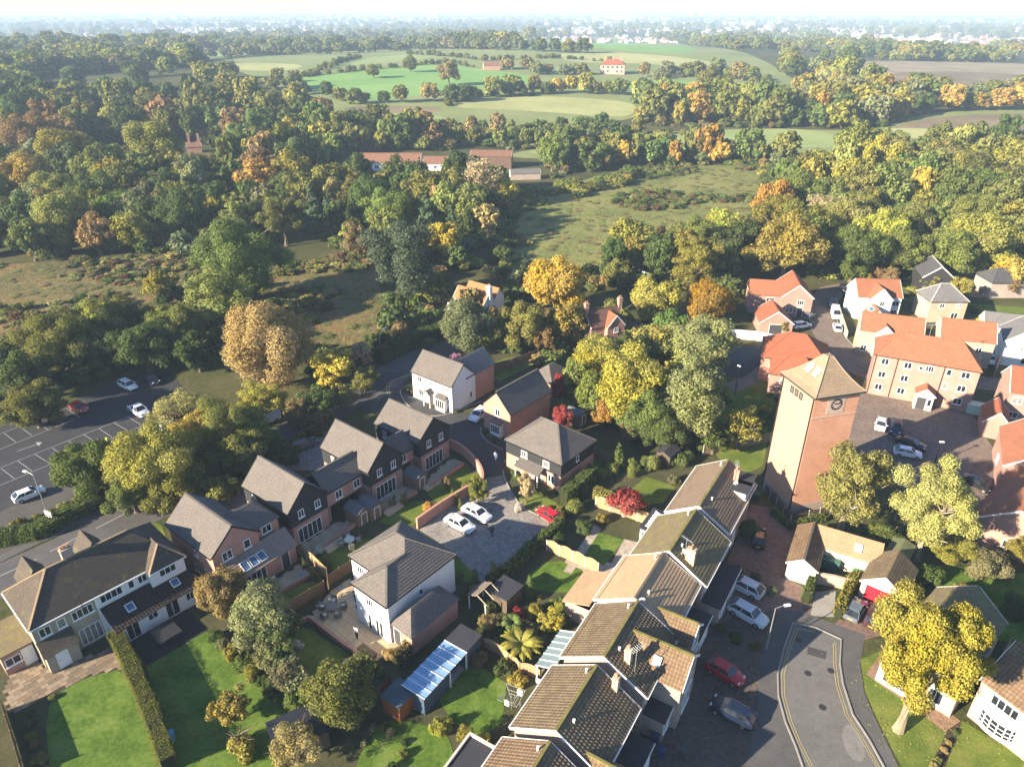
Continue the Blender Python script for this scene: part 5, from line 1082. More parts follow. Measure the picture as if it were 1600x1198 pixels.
def leaf_cloud(C, n, size, g, fill=1.0):
    C = np.array(C); w = C[:, 3] ** 2; idx = g.choice(len(C), size=int(n * 1.5), p=w / w.sum())
    d = g.normal(size=(len(idx), 3)); d /= np.linalg.norm(d, axis=1)[:, None]
    lump = 1 + .16 * np.sin(d[:, 0] * 7 + idx) * np.sin(d[:, 1] * 6 + 2 * idx) * np.sin(d[:, 2] * 6)
    rad = C[idx, 3] * g.uniform(.5, 1.1, len(idx)) * lump
    P = C[idx, :3] + d * rad[:, None] * np.stack([np.ones(len(idx)), np.ones(len(idx)), C[idx, 4]], 1)
    keep = np.ones(len(idx), bool)                     # sprays buried inside another clump are left out
    for j in range(len(C)):
        q = (P - C[j, :3]) / (C[j, 3] * .74); q[:, 2] /= C[j, 4]
        keep &= ~((q ** 2).sum(1) < 1) | (idx == j)
    P, d = P[keep][:n], d[keep][:n]
    nrm = d + g.normal(size=d.shape) * .42 + np.array([0, 0, .25]); nrm /= np.linalg.norm(nrm, axis=1)[:, None]
    t = np.cross(nrm, g.normal(size=d.shape)); t /= np.linalg.norm(t, axis=1)[:, None]; b = np.cross(nrm, t)
    s = size * g.uniform(.55, 1.3, (len(P), 1)); k = g.uniform(.5, .9, (len(P), 1))
    V = np.stack([P - t * s, P - b * s * k + nrm * s * .25, P + t * s, P + b * s * k + nrm * s * .25], 1).reshape(-1, 3)
    return V, np.arange(len(V)).reshape(-1, 4)
CR = {}
def crown_mesh(kind_, lod, var):
    k = (kind_, lod, var)
    if k not in CR:
        g = np.random.default_rng(zlib.crc32(repr((kind_, var)).encode()))
        n, s = {'x': (60000, .0215), 'h': (24000, .034), 'm': (7000, .064), 'l': (1000, .165)}[lod]
        if kind_ == 'lofty': n = int(n * 1.25); s *= .85
        if kind_ == 'bare': n = int(n * .32); s *= .8
        if kind_ in ('airy',): n = int(n * .8); s *= .85
        if kind_ in ('bush', 'column', 'maple'): n = int(n * .55)
        V, F = leaf_cloud(clumps(g, kind_), n, s, g)
        if lod != 'l': V[:, 2] = np.maximum(V[:, 2], .01)
        CR[k] = np_mesh('crown_' + kind_, V, F, LEAF)
    return CR[k]
TRK = {}
def trunk_mesh(kind_, var, mat=None):
    k = (kind_, var, mat)
    if k not in TRK:
        r = random.Random(str(k)); m = MB(); H = {'tall': 2.5, 'conifer': 2.9, 'column': 2.2, 'maple': .9, 'spread': 1.2}.get(kind_, 1.5)
        m.tube([(0, 0, 0), (.01, .01, .15), (.02, 0, H * .45), (.0, .02, H * .75), (0, 0, H)], [.115, .085, .07, .045, .015], 7)
        if kind_ not in ('conifer', 'column'):
            for i in range(26 if kind_ == 'bare' else 11):
                a = r.uniform(0, 6.28); z = H * r.uniform(.28, .8); L = r.uniform(.5, .9) * (1.15 if kind_ in ('bare', 'maple') else 1); up = r.uniform(.35, 1.0) * (1.3 if kind_ == 'tall' else 1) * (.25 if kind_ == 'maple' else 1)
                e = Vector((math.cos(a) * L, math.sin(a) * L, z + up * L)); q = Vector((0, 0, z)).lerp(e, .45) + Vector((0, 0, .06))
                m.tube([(0, 0, z), q, e], [.04, .024, .006], 5)
                if kind_ in ('bare', 'maple', 'airy'):
                    for _ in range(3):
                        s = q.lerp(e, r.uniform(0, .7)); m.tube([s, s + Vector((r.uniform(-.3, .3), r.uniform(-.3, .3), r.uniform(.1, .45)))], [.014, .003], 4)
        TRK[k] = m.mesh('trunk', mat or BARK)
    return TRK[k]
ASPECT = {'round': 1.05, 'oak': .98, 'tall': 1.7, 'airy': 1.2, 'bare': 1.15, 'conifer': 1.6, 'column': 2.4, 'bush': .62, 'maple': .75, 'spread': .85, 'lofty': 1.1}   # height / width
UNITH = {'round': 2.2, 'oak': 2.0, 'tall': 3.4, 'airy': 2.45, 'bare': 2.35, 'conifer': 3.25, 'column': 3.2, 'bush': 1.05, 'maple': 1.4, 'spread': 1.75, 'lofty': 2.2}
import zlib
ALLT = []        # every wanted tree: position, width, height, kind, tint ...
def solve(cx, ytop, w, asp):
    W_ = w * 100 / FPX
    for _ in range(30):
        h = W_ * asp; p = G(cx, ytop, h * .97, True); _, _, d = proj(p); W2 = w * d / FPX
        if abs(W2 - W_) < .01: break
        W_ = W2
    return p.x, p.y, W_, W_ * asp
def want(x, y, w, h, kd, tn, label=None, group=None, reg=None, name='tree', cat='tree', bk=None, hand=True):
    px, py, d = proj((x, y, float(T(x, y))))
    ALLT.append(dict(x=x, y=y, w=w, h=h, k=kd, t=tn, label=label, group=group, reg=reg, name=name, cat=cat, px=px, py=py, d=d, size=w * FPX / d, hand=hand, bk=bk))
def jit(t, g, a=.05):
    k = math.exp(g.normal(0, .15)); return tuple(max(.005, c * k * math.exp(g.normal(0, a))) for c in TINT[t])
gt = np.random.default_rng(11)
def plant(q, var):
    lod = 'x' if q['size'] > 118 else 'h' if q['size'] > 70 else 'm'
    sc = (q['w'] / 2, q['w'] / 2, q['h'] / UNITH[q['k']])
    r = thing(q['name'], q['label'], q['cat'], (q['x'], q['y'], float(T(q['x'], q['y']))), gt.uniform(0, 6.28), q['group'])
    c = put('crown', crown_mesh(q['k'], lod, var % (4 if lod == 'm' else 3)), r, Matrix.Diagonal((*sc, 1))); c['tint'] = jit(q['t'], gt)
    put('trunk', trunk_mesh(q['k'], var % 2, q['bk']), r, Matrix.Diagonal((*sc, 1)))
# -- trees one can point at: crown centre, top and width in the photo
HAND = [
 (406, 476, 150, 'round', 'ta', 1.0, 'large tan-brown round tree standing above the street by the car park'),
 (325, 418, 118, 'airy', 'lg', .95, 'feathery light green willow behind the car park'), (245, 424, 52, 'oak', 'yg', 1.0, 'small yellow-green tree left of the feathery light willow'),
 (362, 345, 140, 'oak', 'mg', 1.0, 'big fresh green oak on the edge between the two rough meadows'),
 (187, 462, 82, 'airy', 'ol', 1.0, 'olive tree above the white van parked under the hedge'), (80, 488, 125, 'oak', 'ol', .85, 'broad olive-gold tree at the left car park edge'), (262, 478, 78, 'oak', 'ol', 1.0, 'olive tree just below the feathery light willow'), (22, 552, 90, 'oak', 'dg', 1.0, 'dark green tree at the left photo edge beside the car park'), (135, 520, 75, 'oak', 'dg', 1.0, 'dark tree above the red car in the car park'), (300, 520, 70, 'oak', 'dg', 1.0, 'dark tree above the dark car in the car park corner'),
 (515, 544, 70, 'airy', 'ye', 1.15, 'bright yellow tree beside the bend of the main road'), (562, 532, 48, 'airy', 'pa', 1.2, 'thin straw-pale tree behind the bright yellow roadside tree'),
 (268, 612, 95, 'bare', 'st', .9, 'half bare twiggy tree over the silver pickup'), (345, 622, 126, 'airy', 'ol', 1.05, 'large olive street tree opposite the brick gable house'), (228, 672, 142, 'oak', 'yg', .95, 'broad olive-gold street tree left of the brick gable house'), (128, 696, 104, 'oak', 'mg', .95, 'dark green rounded tree between car park and main road'),
 (415, 668, 48, 'airy', 'mg', 1.1, 'small green street tree in front of the white van on the road'), (458, 622, 48, 'airy', 'ru', 1.2, 'rusty slim street tree beside the parked cars of the long link roof'), (492, 604, 58, 'airy', 'mg', 1.1, 'green street tree left of the dark boarded terrace houses'), (378, 636, 50, 'airy', 'or', 1.2, 'orange slim street tree beside the white van on the road'), (300, 690, 62, 'airy', 'ru', 1.1, 'rusty street tree between the two broad olive street trees'), (262, 728, 92, 'oak', 'ol', 1.0, 'olive street tree nearest the old semi-detached pair'), (535, 600, 40, 'airy', 'ol', 1.2, 'small olive tree nearest the road junction'),
 (310, 638, 108, 'airy', 'yg', 1.0, 'yellow-green street tree directly behind the half bare twiggy one'), (372, 672, 92, 'oak', 'ol', 1.0, 'olive street tree across from the paving of the two boarded houses'), (196, 738, 84, 'oak', 'mg', .95, 'green street tree below the broad olive-gold one'), (440, 692, 50, 'oak', 'mg', 1.0, 'small green street tree beside the dark estate car'), (398, 600, 85, 'airy', 'yg', .8, 'yellow-green tree at the foot of the large tan-brown tree'), (498, 640, 46, 'airy', 'ru', 1.1, 'rusty street tree left of the middle boarded house'), (566, 572, 52, 'airy', 'ol', 1.0, 'olive tree right of the bright yellow roadside tree'), (335, 745, 60, 'airy', 'ol', 1.0, 'olive street tree beside the brick gable house roof'),
 (135, 470, 100, 'oak', 'ol', .9, 'olive tree between the two broad car park edge trees'), (215, 505, 92, 'oak', 'dg', .95, 'dark green tree right above the white estate car'), (40, 600, 100, 'oak', 'ol', .8, 'olive tree low at the left photo edge of the car park hedge'), (1016, 615, 86, 'oak', 'mg', 1.1, 'dark tree in the middle of the clump behind the hipped dark house'), (962, 470, 62, 'oak', 'ol', 1.0, 'olive tree in front of the brick cottage'), (905, 560, 58, 'oak', 'ol', 1.2, 'olive tree behind the upper crimson maple'),
 (425, 958, 72, 'round', 'dg', 1.1, 'dark green evergreen directly below the grey-green one, upper end of the ivy line'), (418, 1000, 62, 'airy', 'gg', 1.1, 'grey-green ivy mass in the diagonal line between lawn and terrace garden'), (445, 1040, 52, 'round', 'gg', 1.1, 'ivy-clad stump tree, third down the diagonal line beside the large lawn'), (466, 1078, 48, 'oak', 'mg', 1.1, 'lowest ivy-clad tree of the diagonal line, touching the large round olive tree'),
 (400, 915, 100, 'round', 'gg', 1.25, 'grey-green evergreen tree in front of the skylit lean-to'), (335, 893, 82, 'oak', 'ta', 1.1, 'tan and olive tree between white extension and grey-green evergreen'), (432, 995, 60, 'oak', 'dg', 1.2, 'dark ivy-clad tree beside the white house terrace garden'),
 (355, 1085, 66, 'airy', 'yg', .95, 'small pale apple tree on the large shaded lawn'), (530, 1046, 122, 'round', 'ol', .95, 'large round olive tree below the white house garden'), (455, 1142, 98, 'bare', 'ta', .8, 'twiggy tan tree at the lower photo edge'), (375, 1150, 60, 'bush', 'yg', .7, 'yellow-green shrub tree at the lower photo edge left of the black shed'),
 (727, 470, 92, 'round', 'gg', .95, 'grey-green round tree in front of the white cottage'), (816, 473, 78, 'oak', 'ol', 1.05, 'olive oak behind the garden of the white junction house'), (868, 404, 98, 'oak', 'gm', 1.0, 'golden yellow maple between the two cottages'), (813, 398, 58, 'airy', 'gg', 1.1, 'pale grey-green tree left of the golden yellow maple'), (884, 473, 68, 'oak', 'yg', 1.1, 'yellow-green tree below the golden yellow maple'), (851, 508, 36, 'airy', 'ru', 1.5, 'slim rusty tree behind the orange brick bend house'), (760, 500, 55, 'oak', 'ol', 1.0, 'olive tree right of the white junction house roof'),
 (943, 516, 84, 'tall', 'y2', 1.3, 'tall yellow tree right of the red maples'), (992, 536, 108, 'tall', 'y2', 1.4, 'largest yellow-green tree in the clump behind the hipped dark house'), (1022, 498, 68, 'tall', 'yg', 1.35, 'olive tree between brick cottage and tall pale tree'), (1095, 492, 108, 'tall', 'pg', 1.1, 'tall pale grey-green tree, upper of the pair beside the tower lawn'), (1090, 552, 104, 'tall', 'pg', 1.65, 'tall pale grey-green tree, lower of the pair beside the tower lawn'), (930, 586, 66, 'round', 'ol', 1.1, 'olive round tree right of the upper red maple'), (945, 622, 38, 'airy', 'or', 1.5, 'small orange-brown tree right of the lower red maple'), (985, 658, 32, 'airy', 'ru', 1.3, 'small rusty tree above the twisted dead tree'), (978, 638, 44, 'airy', 'mg', 1.1, 'small green tree right of the orange-brown one by the red maples'), (1050, 600, 70, 'tall', 'dg', 1.3, 'dark green tree between the yellow clump and the pale pair'),
 (1113, 440, 80, 'round', 'go', .95, 'glowing orange round tree left of the shaded brick garage'), (1026, 434, 84, 'oak', 'yg', .9, 'yellow-green bushy tree right of the brick cottage'), (1040, 640, 80, 'oak', 'dg', 1.0, 'dark tree in the shade behind the green hedge garden'), (1165, 640, 70, 'bare', 'yg', 1.1, 'thin yellow-green tree left of the clock tower foot'), (1120, 660, 60, 'oak', 'mg', 1.0, 'green bushy tree on the tower lawn edge'),
 (620, 330, 120, 'tall', 'bg', 1.35, 'big bluish cedar rising above the white cottage'), (665, 300, 62, 'conifer', 'bg', 1.7, 'dark spruce behind the big bluish cedar'), (705, 322, 48, 'conifer', 'bg', 1.7, 'bluish spruce right of the big cedar'), (555, 345, 50, 'airy', 'ta', 1.3, 'tan feathery tree left of the big bluish cedar'), (690, 345, 62, 'oak', 'ye', 1.1, 'yellow tree right of the big bluish cedar'), (640, 262, 70, 'round', 'dg', 1.1, 'dark green conifer-like tree in front of the white farm barn'),
 (755, 245, 70, 'bare', 'pa', 1.2, 'tall bare pale tree in front of the hay barn'), (785, 275, 50, 'oak', 'ye', 1.0, 'yellow tree at the foot of the tall bare pale tree'),
 (436, 300, 82, 'airy', 'lg', 1.1, 'light green feathery tree at the upper end of the left meadow wood'), (400, 250, 72, 'oak', 'or', 1.05, 'orange topped tree above the light green feathery one'), (455, 235, 70, 'oak', 'yg', 1.1, 'yellow-green tree left of the white farm barn'), (545, 320, 40, 'conifer', 'dg', 1.9, 'slim dark spruce left of the tan feathery tree'),
 (225, 186, 92, 'round', 'ol', 1.1, 'large dark olive oak beside the low cream outbuilding'), (90, 196, 82, 'round', 'yg', 1.05, 'yellow-green rounded tree left of the low cream outbuilding'), (35, 174, 78, 'oak', 'ru', 1.0, 'rusty tree at the upper left below the dark far wood'), (28, 240, 88, 'oak', 'or', 1.0, 'orange and olive tree at the left photo edge'), (72, 266, 80, 'oak', 'ol', 1.05, 'olive tree right of the orange edge tree'), (140, 335, 62, 'oak', 'ru', 1.1, 'rusty tree at the upper edge of the left meadow'),
 (1215, 280, 62, 'oak', 'or', 1.2, 'orange tree at the right end of the large rough meadow'), (1258, 265, 78, 'oak', 'mg', 1.0, 'fresh green tree right of the orange meadow-end tree'), (990, 340, 72, 'round', 'yg', 1.0, 'yellow-green round tree at the lower edge of the large rough meadow'), (1240, 335, 120, 'oak', 'yg', .95, 'broad yellow-green oak above the brick gable house estate'), (1160, 342, 55, 'oak', 'or', .8, 'low orange tree beside the broad yellow-green oak'), (1325, 305, 90, 'oak', 'lg', .95, 'light green oak right of the bare willow thicket'), (1290, 300, 70, 'airy', 'pa', 1.0, 'straw-pale thicket tree in the right wood'),
 (1545, 335, 110, 'oak', 'yg', .9, 'broad yellow-green tree above the black weatherboarded barn'), (1590, 400, 60, 'oak', 'ye', 1.0, 'golden tree at the right photo edge above the slate outbuilding'), (1500, 360, 90, 'oak', 'ol', .95, 'olive tree behind the black weatherboarded barn'), (1420, 355, 80, 'oak', 'ol', 1.1, 'olive tree behind the white house with orange roof'), (1350, 350, 90, 'oak', 'mg', 1.1, 'green tree behind the head of the estate road'),
 (640, 86, 24, 'round', 'ol', 1.1, 'lone round tree on the far green pasture'), (582, 100, 22, 'round', 'ol', 1.0, 'lone tree left of the round one on the far pasture'), (700, 95, 34, 'oak', 'ta', 1.1, 'tan tree on the far pasture edge'), (1110, 103, 42, 'oak', 'ol', 1.0, 'lone broad tree on the far right pasture'), (1510, 430, 40, 'airy', 'yg', 1.2, 'young yellowing tree in front of the slate hipped brick house'), (1462, 425, 36, 'airy', 'yg', 1.1, 'small yellow-green tree before the black barn'), (1375, 415, 30, 'airy', 'ru', 1.1, 'small rusty tree behind the white orange-roofed house'), (1395, 417, 30, 'airy', 'ru', 1.2, 'second small rusty tree behind the white orange-roofed house'), (1350, 418, 32, 'airy', 'yg', 1.0, 'small yellow tree left of two rusty ones behind the white house'), (1549, 487, 26, 'round', 'ye', 1.2, 'little gold tree beside the small grey roofed garage'), (1228, 498, 16, 'airy', 'yg', 1.7, 'sapling on the verge beside the white boundary wall'), (1588, 432, 30, 'bare', 'ru', 1.2, 'bare reddish tree before the slate outbuilding'),
]
for cx, yt, w, kd, tn, asp, lb in HAND:
    x, y, W_, H_t = solve(cx, yt, w, asp)
    nm, ct = ('conifer', 'conifer tree') if kd == 'conifer' else ('tree', 'tree')
    want(x, y, W_, H_t, kd, tn, lb, None, None, nm, ct)
want(33.2, 40.4, 8.9, 15.0, 'lofty', 'ye', 'large bright yellow tree on the corner lawn with its trunk showing', bk=BARK_W)
want(39.2, 67.3, 8.0, 12.2, 'airy', 'st', 'straw-yellow thinning tree standing right before the clock tower', bk=BARK_P)
want(45.3, 61.8, 8.8, 14.0, 'airy', 'st', 'taller straw-yellow tree behind the red-door garage', bk=BARK_P)
p = G(876, 621); want(p.x, p.y, 2.7, 4.4, 'round', 'rd', 'upper crimson maple beside the orange brick bend house', None, None, 'tree')
p = G(878, 672); want(p.x, p.y, 3.0, 4.3, 'round', 'rd', 'lower crimson maple behind the hipped dark boarded house', None, None, 'tree')
p = G(975, 806); want(p.x, p.y, 5.4, 3.4, 'maple', 'rd', 'spreading red Japanese maple in the garden next to the orangery', None, None, 'tree', bk=BARK_P)
p = G(748, 790); want(p.x, p.y, 2.8, 4.6, 'airy', 'yg', 'young pale tree at the end of the curved brick wall', None, None, 'tree')
p = G(822, 785); want(p.x, p.y, 2.6, 4.4, 'airy', 'pa', 'young cream-leaved tree before the hipped dark boarded house', None, None, 'tree')
# -- woods and hedgerows: the ground they cover in the photo
FILL = [
 ('the left meadow wood', [(-40, 270), (60, 262), (200, 280), (340, 275), (470, 300), (500, 330), (470, 372), (340, 400), (200, 402), (-40, 412)], 8.5, (8, 14), 'ol ol dg dg ol gg yg mg ru'),
 ('the farm barn belt', [(330, 232), (420, 212), (520, 225), (560, 205), (700, 212), (720, 240), (540, 255), (440, 285), (350, 262)], 9.5, (9, 14), 'ol dg yg ol mg ru dg'),
 ('the left hillside wood', [(-60, 165), (60, 160), (230, 168), (330, 172), (430, 178), (540, 195), (500, 212), (330, 226), (200, 232), (120, 240), (-60, 245)], 11, (10, 16), 'ol dg dg ru ol ol dg'),
 ('the central wood', [(480, 320), (560, 300), (700, 290), (790, 305), (770, 350), (745, 420), (690, 440), (600, 430), (540, 395), (490, 370)], 8.5, (8, 13), 'dg ol bg dg mg ol ta'),
 ('the large meadow tree line', [(720, 262), (860, 250), (980, 245), (1100, 245), (1230, 250), (1245, 262), (1100, 258), (980, 262), (880, 275), (800, 292), (730, 285)], 9, (8, 12), 'ol dg ol or mg ol'),
 ('the right wood', [(1180, 350), (1230, 300), (1300, 262), (1420, 250), (1640, 250), (1640, 440), (1560, 425), (1500, 420), (1430, 425), (1330, 440), (1280, 440), (1190, 440)], 9.5, (9, 14), 'yg ol lg ol yg yg mg ol mg ol'),
 ('the cottage wood', [(950, 430), (1000, 395), (1120, 385), (1190, 390), (1180, 450), (1120, 480), (1060, 450), (960, 470)], 8, (7, 11), 'ol dg mg yg dg'),
 ('the white cottage wood', [(590, 480), (650, 470), (700, 500), (600, 540), (640, 430), (690, 440), (780, 440), (840, 465), (800, 480), (780, 520), (700, 520)], 7.5, (6, 9), 'dg ol dg ol ta'),
 ('the tower lawn belt', [(900, 610), (950, 560), (1000, 540), (1060, 540), (1120, 600), (1125, 690), (1060, 700), (1000, 690), (940, 660)], 7, (5, 8), 'ol yg dg mg yg'),
 ('the car park hedge', [(-40, 600), (120, 590), (240, 555), (330, 540), (340, 575), (240, 570), (140, 612), (-40, 660)], 6.5, (5, 8), 'dg ol dg ol'),
 ('the pale pasture hedgerow', [(540, 212), (700, 208), (860, 204), (990, 200), (1010, 212), (900, 226), (800, 236), (720, 230), (560, 222)], 9.5, (5, 8), 'ol dg dg ol ta mg'),
 ('the autumn coloured wood', [(990, 172), (1100, 170), (1230, 175), (1330, 190), (1420, 215), (1340, 226), (1250, 205), (1100, 200), (1000, 196)], 10, (10, 15), 'ol ru ol yg ol mg dg or'),
 ('the far right wood', [(1230, 130), (1330, 140), (1420, 165), (1440, 190), (1380, 205), (1290, 180), (1240, 160)], 13, (11, 16), 'gg ol yg or gg'),
]
def inpoly(poly, x, y):
    r = False
    for i in range(len(poly)):
        a, b = poly[i], poly[i - 1]
        if (a[1] > y) != (b[1] > y) and x < (b[0] - a[0]) * (y - a[1]) / (b[1] - a[1]) + a[0]: r = not r
    return r
NOGO = [[(p.x, p.y) for p in (G(*q) for q in pp)] for nm, _, _, pp in FIELDS] + [[(p.x, p.y) for p in (G(*q) for q in pp)] for pp in (
    [(1262, 505), (1268, 440), (1330, 432), (1320, 470), (1300, 500), (1340, 560), (1640, 640), (1640, 600), (1400, 560), (1290, 545)], [(1160, 420), (1275, 420), (1275, 520), (1160, 520)], [(1310, 430), (1640, 420), (1640, 660), (1310, 560)],
    [(530, 238), (860, 238), (860, 285), (700, 304), (540, 304)], [(690, 440), (790, 440), (790, 505), (690, 505)], [(905, 465), (1000, 465), (1000, 530), (905, 530)], [(-60, 640), (240, 575), (340, 640), (180, 740), (-60, 860)], [(860, 570), (905, 570), (905, 700), (860, 700)])]
hand_xy = [(q['x'], q['y'], q['w']) for q in ALLT]
gf = np.random.default_rng(5)
for reg, pp, sp, (w0, w1), pal in FILL:
    P = [G(*q) for q in pp]; poly = [(p.x, p.y) for p in P]; pal = pal.split()
    x0, x1, y0, y1 = min(p[0] for p in poly), max(p[0] for p in poly), min(p[1] for p in poly), max(p[1] for p in poly)
    yy = y0; row = 0
    while yy < y1:
        xx = x0 + (sp / 2 if row % 2 else 0)
        while xx < x1:
            x, y = xx + gf.uniform(-.42, .42) * sp, yy + gf.uniform(-.42, .42) * sp
            w = gf.uniform(w0, w1) * (.75 if gf.random() < .3 else 1)
            if inpoly(poly, x, y) and not any(inpoly(n_, x, y) for n_ in NOGO) and all((x - a) ** 2 + (y - b) ** 2 > (.36 * (w + c)) ** 2 for a, b, c in hand_xy):
                kd = gf.choice(['oak', 'round', 'oak', 'tall', 'airy']); tn = pal[int(gf.integers(len(pal)))]
                if tn in ('dg', 'bg') and gf.random() < .25: kd = 'conifer'
                asp = ASPECT[kd] * gf.uniform(.9, 1.15)
                if kd == 'conifer': w *= .62
                if kd == 'tall': w *= .78
                want(x, y, w, w * asp * (1.1 if kd != 'tall' else .9), kd, tn, None, 'trees of ' + reg, reg, *(('conifer', 'conifer tree') if kd == 'conifer' else ('tree', 'tree')), hand=False)
            xx += sp
        yy += sp * .87; row += 1
# -- the 290 that show largest are things; the rest one mass
front = [q for q in ALLT if -60 < q['px'] < 1660 and q['py'] < 1260]
hands = [q for q in front if q['hand']]; fills = sorted([q for q in front if not q['hand']], key=lambda q: -q['size'])
NT = 288 - len([q for q in hands if q['name'] == 'tree'])
things, rest, c_ = list(hands), [], 0
for q in fills:
    if q['name'] == 'tree' and c_ >= NT or q['name'] == 'conifer' and q['size'] < 18: rest.append(q)
    else: things.append(q); c_ += q['name'] == 'tree'
ORD = ['first', 'second', 'third', 'fourth', 'fifth', 'sixth', 'seventh', 'eighth', 'ninth', 'tenth', 'eleventh', 'twelfth', 'thirteenth', 'fourteenth', 'fifteenth', 'sixteenth', 'seventeenth', 'eighteenth']
byreg = {}
for q in things:
    if q['reg']: byreg.setdefault(q['reg'], []).append(q)
for reg, L in byreg.items():
    L.sort(key=lambda q: -q['py']); nb = max(1, min(4, len(L) // 9)); per = math.ceil(len(L) / nb)
    rows = [''] if nb == 1 else ['near edge of ', 'far edge of '] if nb == 2 else ['near edge of ', 'middle of ', 'far edge of '] if nb == 3 else ['near edge of ', 'second depth of ', 'third depth of ', 'far edge of ']
    for b in range(nb):
        grp = {}
        for q in L[b * per:(b + 1) * per]: grp.setdefault((q['t'], q['name']), []).append(q)
        for (t_, nm), g_ in grp.items():
            g_.sort(key=lambda q: q['px'])
            for i, q in enumerate(g_):
                tail = ('in ' if not rows[b] else 'at the ' if 'edge' in rows[b] else 'in the ') + rows[b] + reg
                q['label'] = (f"only {WORD[t_]} {nm} " if len(g_) == 1 else f"{ORD[min(i, 17)]} {WORD[t_]} {nm} from the left ") + tail
for i, q in enumerate(things): plant(q, i)
# -- masses of trees too far or too many to build singly: points that carry crowns
def gn_mass(name, rows_, lod='l', kd='oak'):
    """rows_: (x, y, z, width, height, tint)"""
    me = bpy.data.meshes.new(name); n = len(rows_); A = np.array([r[:5] for r in rows_], dtype=np.float32)
    me.vertices.add(n); me.vertices.foreach_set('co', A[:, :3].ravel())
    a = me.attributes.new('tint', 'FLOAT_VECTOR', 'POINT'); a.data.foreach_set('vector', np.array([r[5] for r in rows_], dtype=np.float32).ravel())
    s = me.attributes.new('size', 'FLOAT_VECTOR', 'POINT'); s.data.foreach_set('vector', np.stack([A[:, 3] / 2, A[:, 3] / 2, A[:, 4] / 2.05], 1).ravel())
    o = kind(put(name, me), 'stuff')
    ng = bpy.data.node_groups.new(name, 'GeometryNodeTree'); ng.interface.new_socket('Geometry', in_out='INPUT', socket_type='NodeSocketGeometry'); ng.interface.new_socket('Geometry', in_out='OUTPUT', socket_type='NodeSocketGeometry')
    nd = ng.nodes; gi, go = nd.new('NodeGroupInput'), nd.new('NodeGroupOutput'); ip = nd.new('GeometryNodeInstanceOnPoints'); j = nd.new('GeometryNodeJoinGeometry')
    for v in range(4):
        po = bpy.data.objects.new('crown_source', crown_mesh('round' if v % 2 else kd, lod, v)); oi = nd.new('GeometryNodeObjectInfo'); oi.inputs['Object'].default_value = po; oi.inputs['As Instance'].default_value = True
        ng.links.new(oi.outputs['Geometry'], j.inputs[0])
    sz = nd.new('GeometryNodeInputNamedAttribute'); sz.data_type = 'FLOAT_VECTOR'; sz.inputs[0].default_value = 'size'
    rv = nd.new('FunctionNodeRandomValue'); rv.data_type = 'FLOAT_VECTOR'; rv.inputs[1].default_value = (0, 0, 6.28)
    ng.links.new(gi.outputs[0], ip.inputs['Points']); ng.links.new(j.outputs[0], ip.inputs['Instance']); ip.inputs['Pick Instance'].default_value = True
    ng.links.new(sz.outputs[0], ip.inputs['Scale']); ng.links.new(rv.outputs[0], ip.inputs['Rotation']); ng.links.new(ip.outputs[0], go.inputs[0])
    o.modifiers.new('scatter', 'NODES').node_group = ng
    return o
gm = np.random.default_rng(21)
R_ = [(q['x'], q['y'], float(T(q['x'], q['y'])) - .2, q['w'], q['h'], jit(q['t'], gm)) for q in rest]
gn_mass('woodland', R_, 'l')
def tree_field(name, n, r0, r1, pal, wmin, wmax, dens, ang=50):
    rows_ = []; pal = pal.split(); k = 0
    while len(rows_) < n and k < n * 12:
        k += 1
        d = math.exp(gm.uniform(math.log(r0), math.log(r1))); a = R(gm.uniform(-ang, ang)); x, y = d * math.sin(a), d * math.cos(a)
        if dens(x, y) < gm.random() or any(inpoly(n_, x, y) for n_ in NOGO): continue
        w = gm.uniform(wmin, wmax); rows_.append((x, y, float(T(x, y)) - .3, w, w * gm.uniform(.75, 1.15), jit(pal[int(gm.integers(len(pal)))], gm)))
    return gn_mass(name, rows_, 'l')
def vn(x, y, s, o=0):
    """a smooth clumping noise"""
    return .5 + .25 * (math.sin(x / s + o) + math.sin(y / s * 1.3 + 2 * o) ) * .7 + .25 * math.sin((x + y) / s * .7 + o) * math.cos((x - y) / s * 1.1)
OPEN = [[(p.x, p.y) for p in (G(*q) for q in ((900, 150), (900, 96), (1005, 96), (1005, 150)))]] + [[(p.x, p.y) for p in (G(*q) for q in pp)] for pp in ([(420, 172), (300, 112), (330, 95), (480, 84), (700, 76), (730, 90), (860, 92), (840, 130), (1010, 150), (1010, 204), (690, 212), (420, 195)], [(810, 90), (800, 60), (1000, 58), (1180, 90), (1160, 112), (960, 108)], [(930, 160), (930, 122), (1280, 130), (1280, 165), (1100, 168)], [(80, 222), (80, 176), (330, 180), (330, 222), (200, 232)], [(1360, 225), (1360, 105), (1700, 105), (1700, 225)])]
TL = []
def line_of(px, sp, w0, w1, pal):
    P = [G(*q) for q in px]; pal = pal.split()
    for a, b in zip(P, P[1:]):
        for i in range(max(1, int((b - a).length / sp))):
            c = a + (b - a) * ((i + gm.random()) / max(1, int((b - a).length / sp))); x, y = c.x + gm.uniform(-3, 3), c.y + gm.uniform(-4, 4); w = gm.uniform(w0, w1); TL.append((x, y, float(T(x, y)) - .3, w, w * gm.uniform(.8, 1.15), jit(pal[int(gm.integers(len(pal)))], gm)))
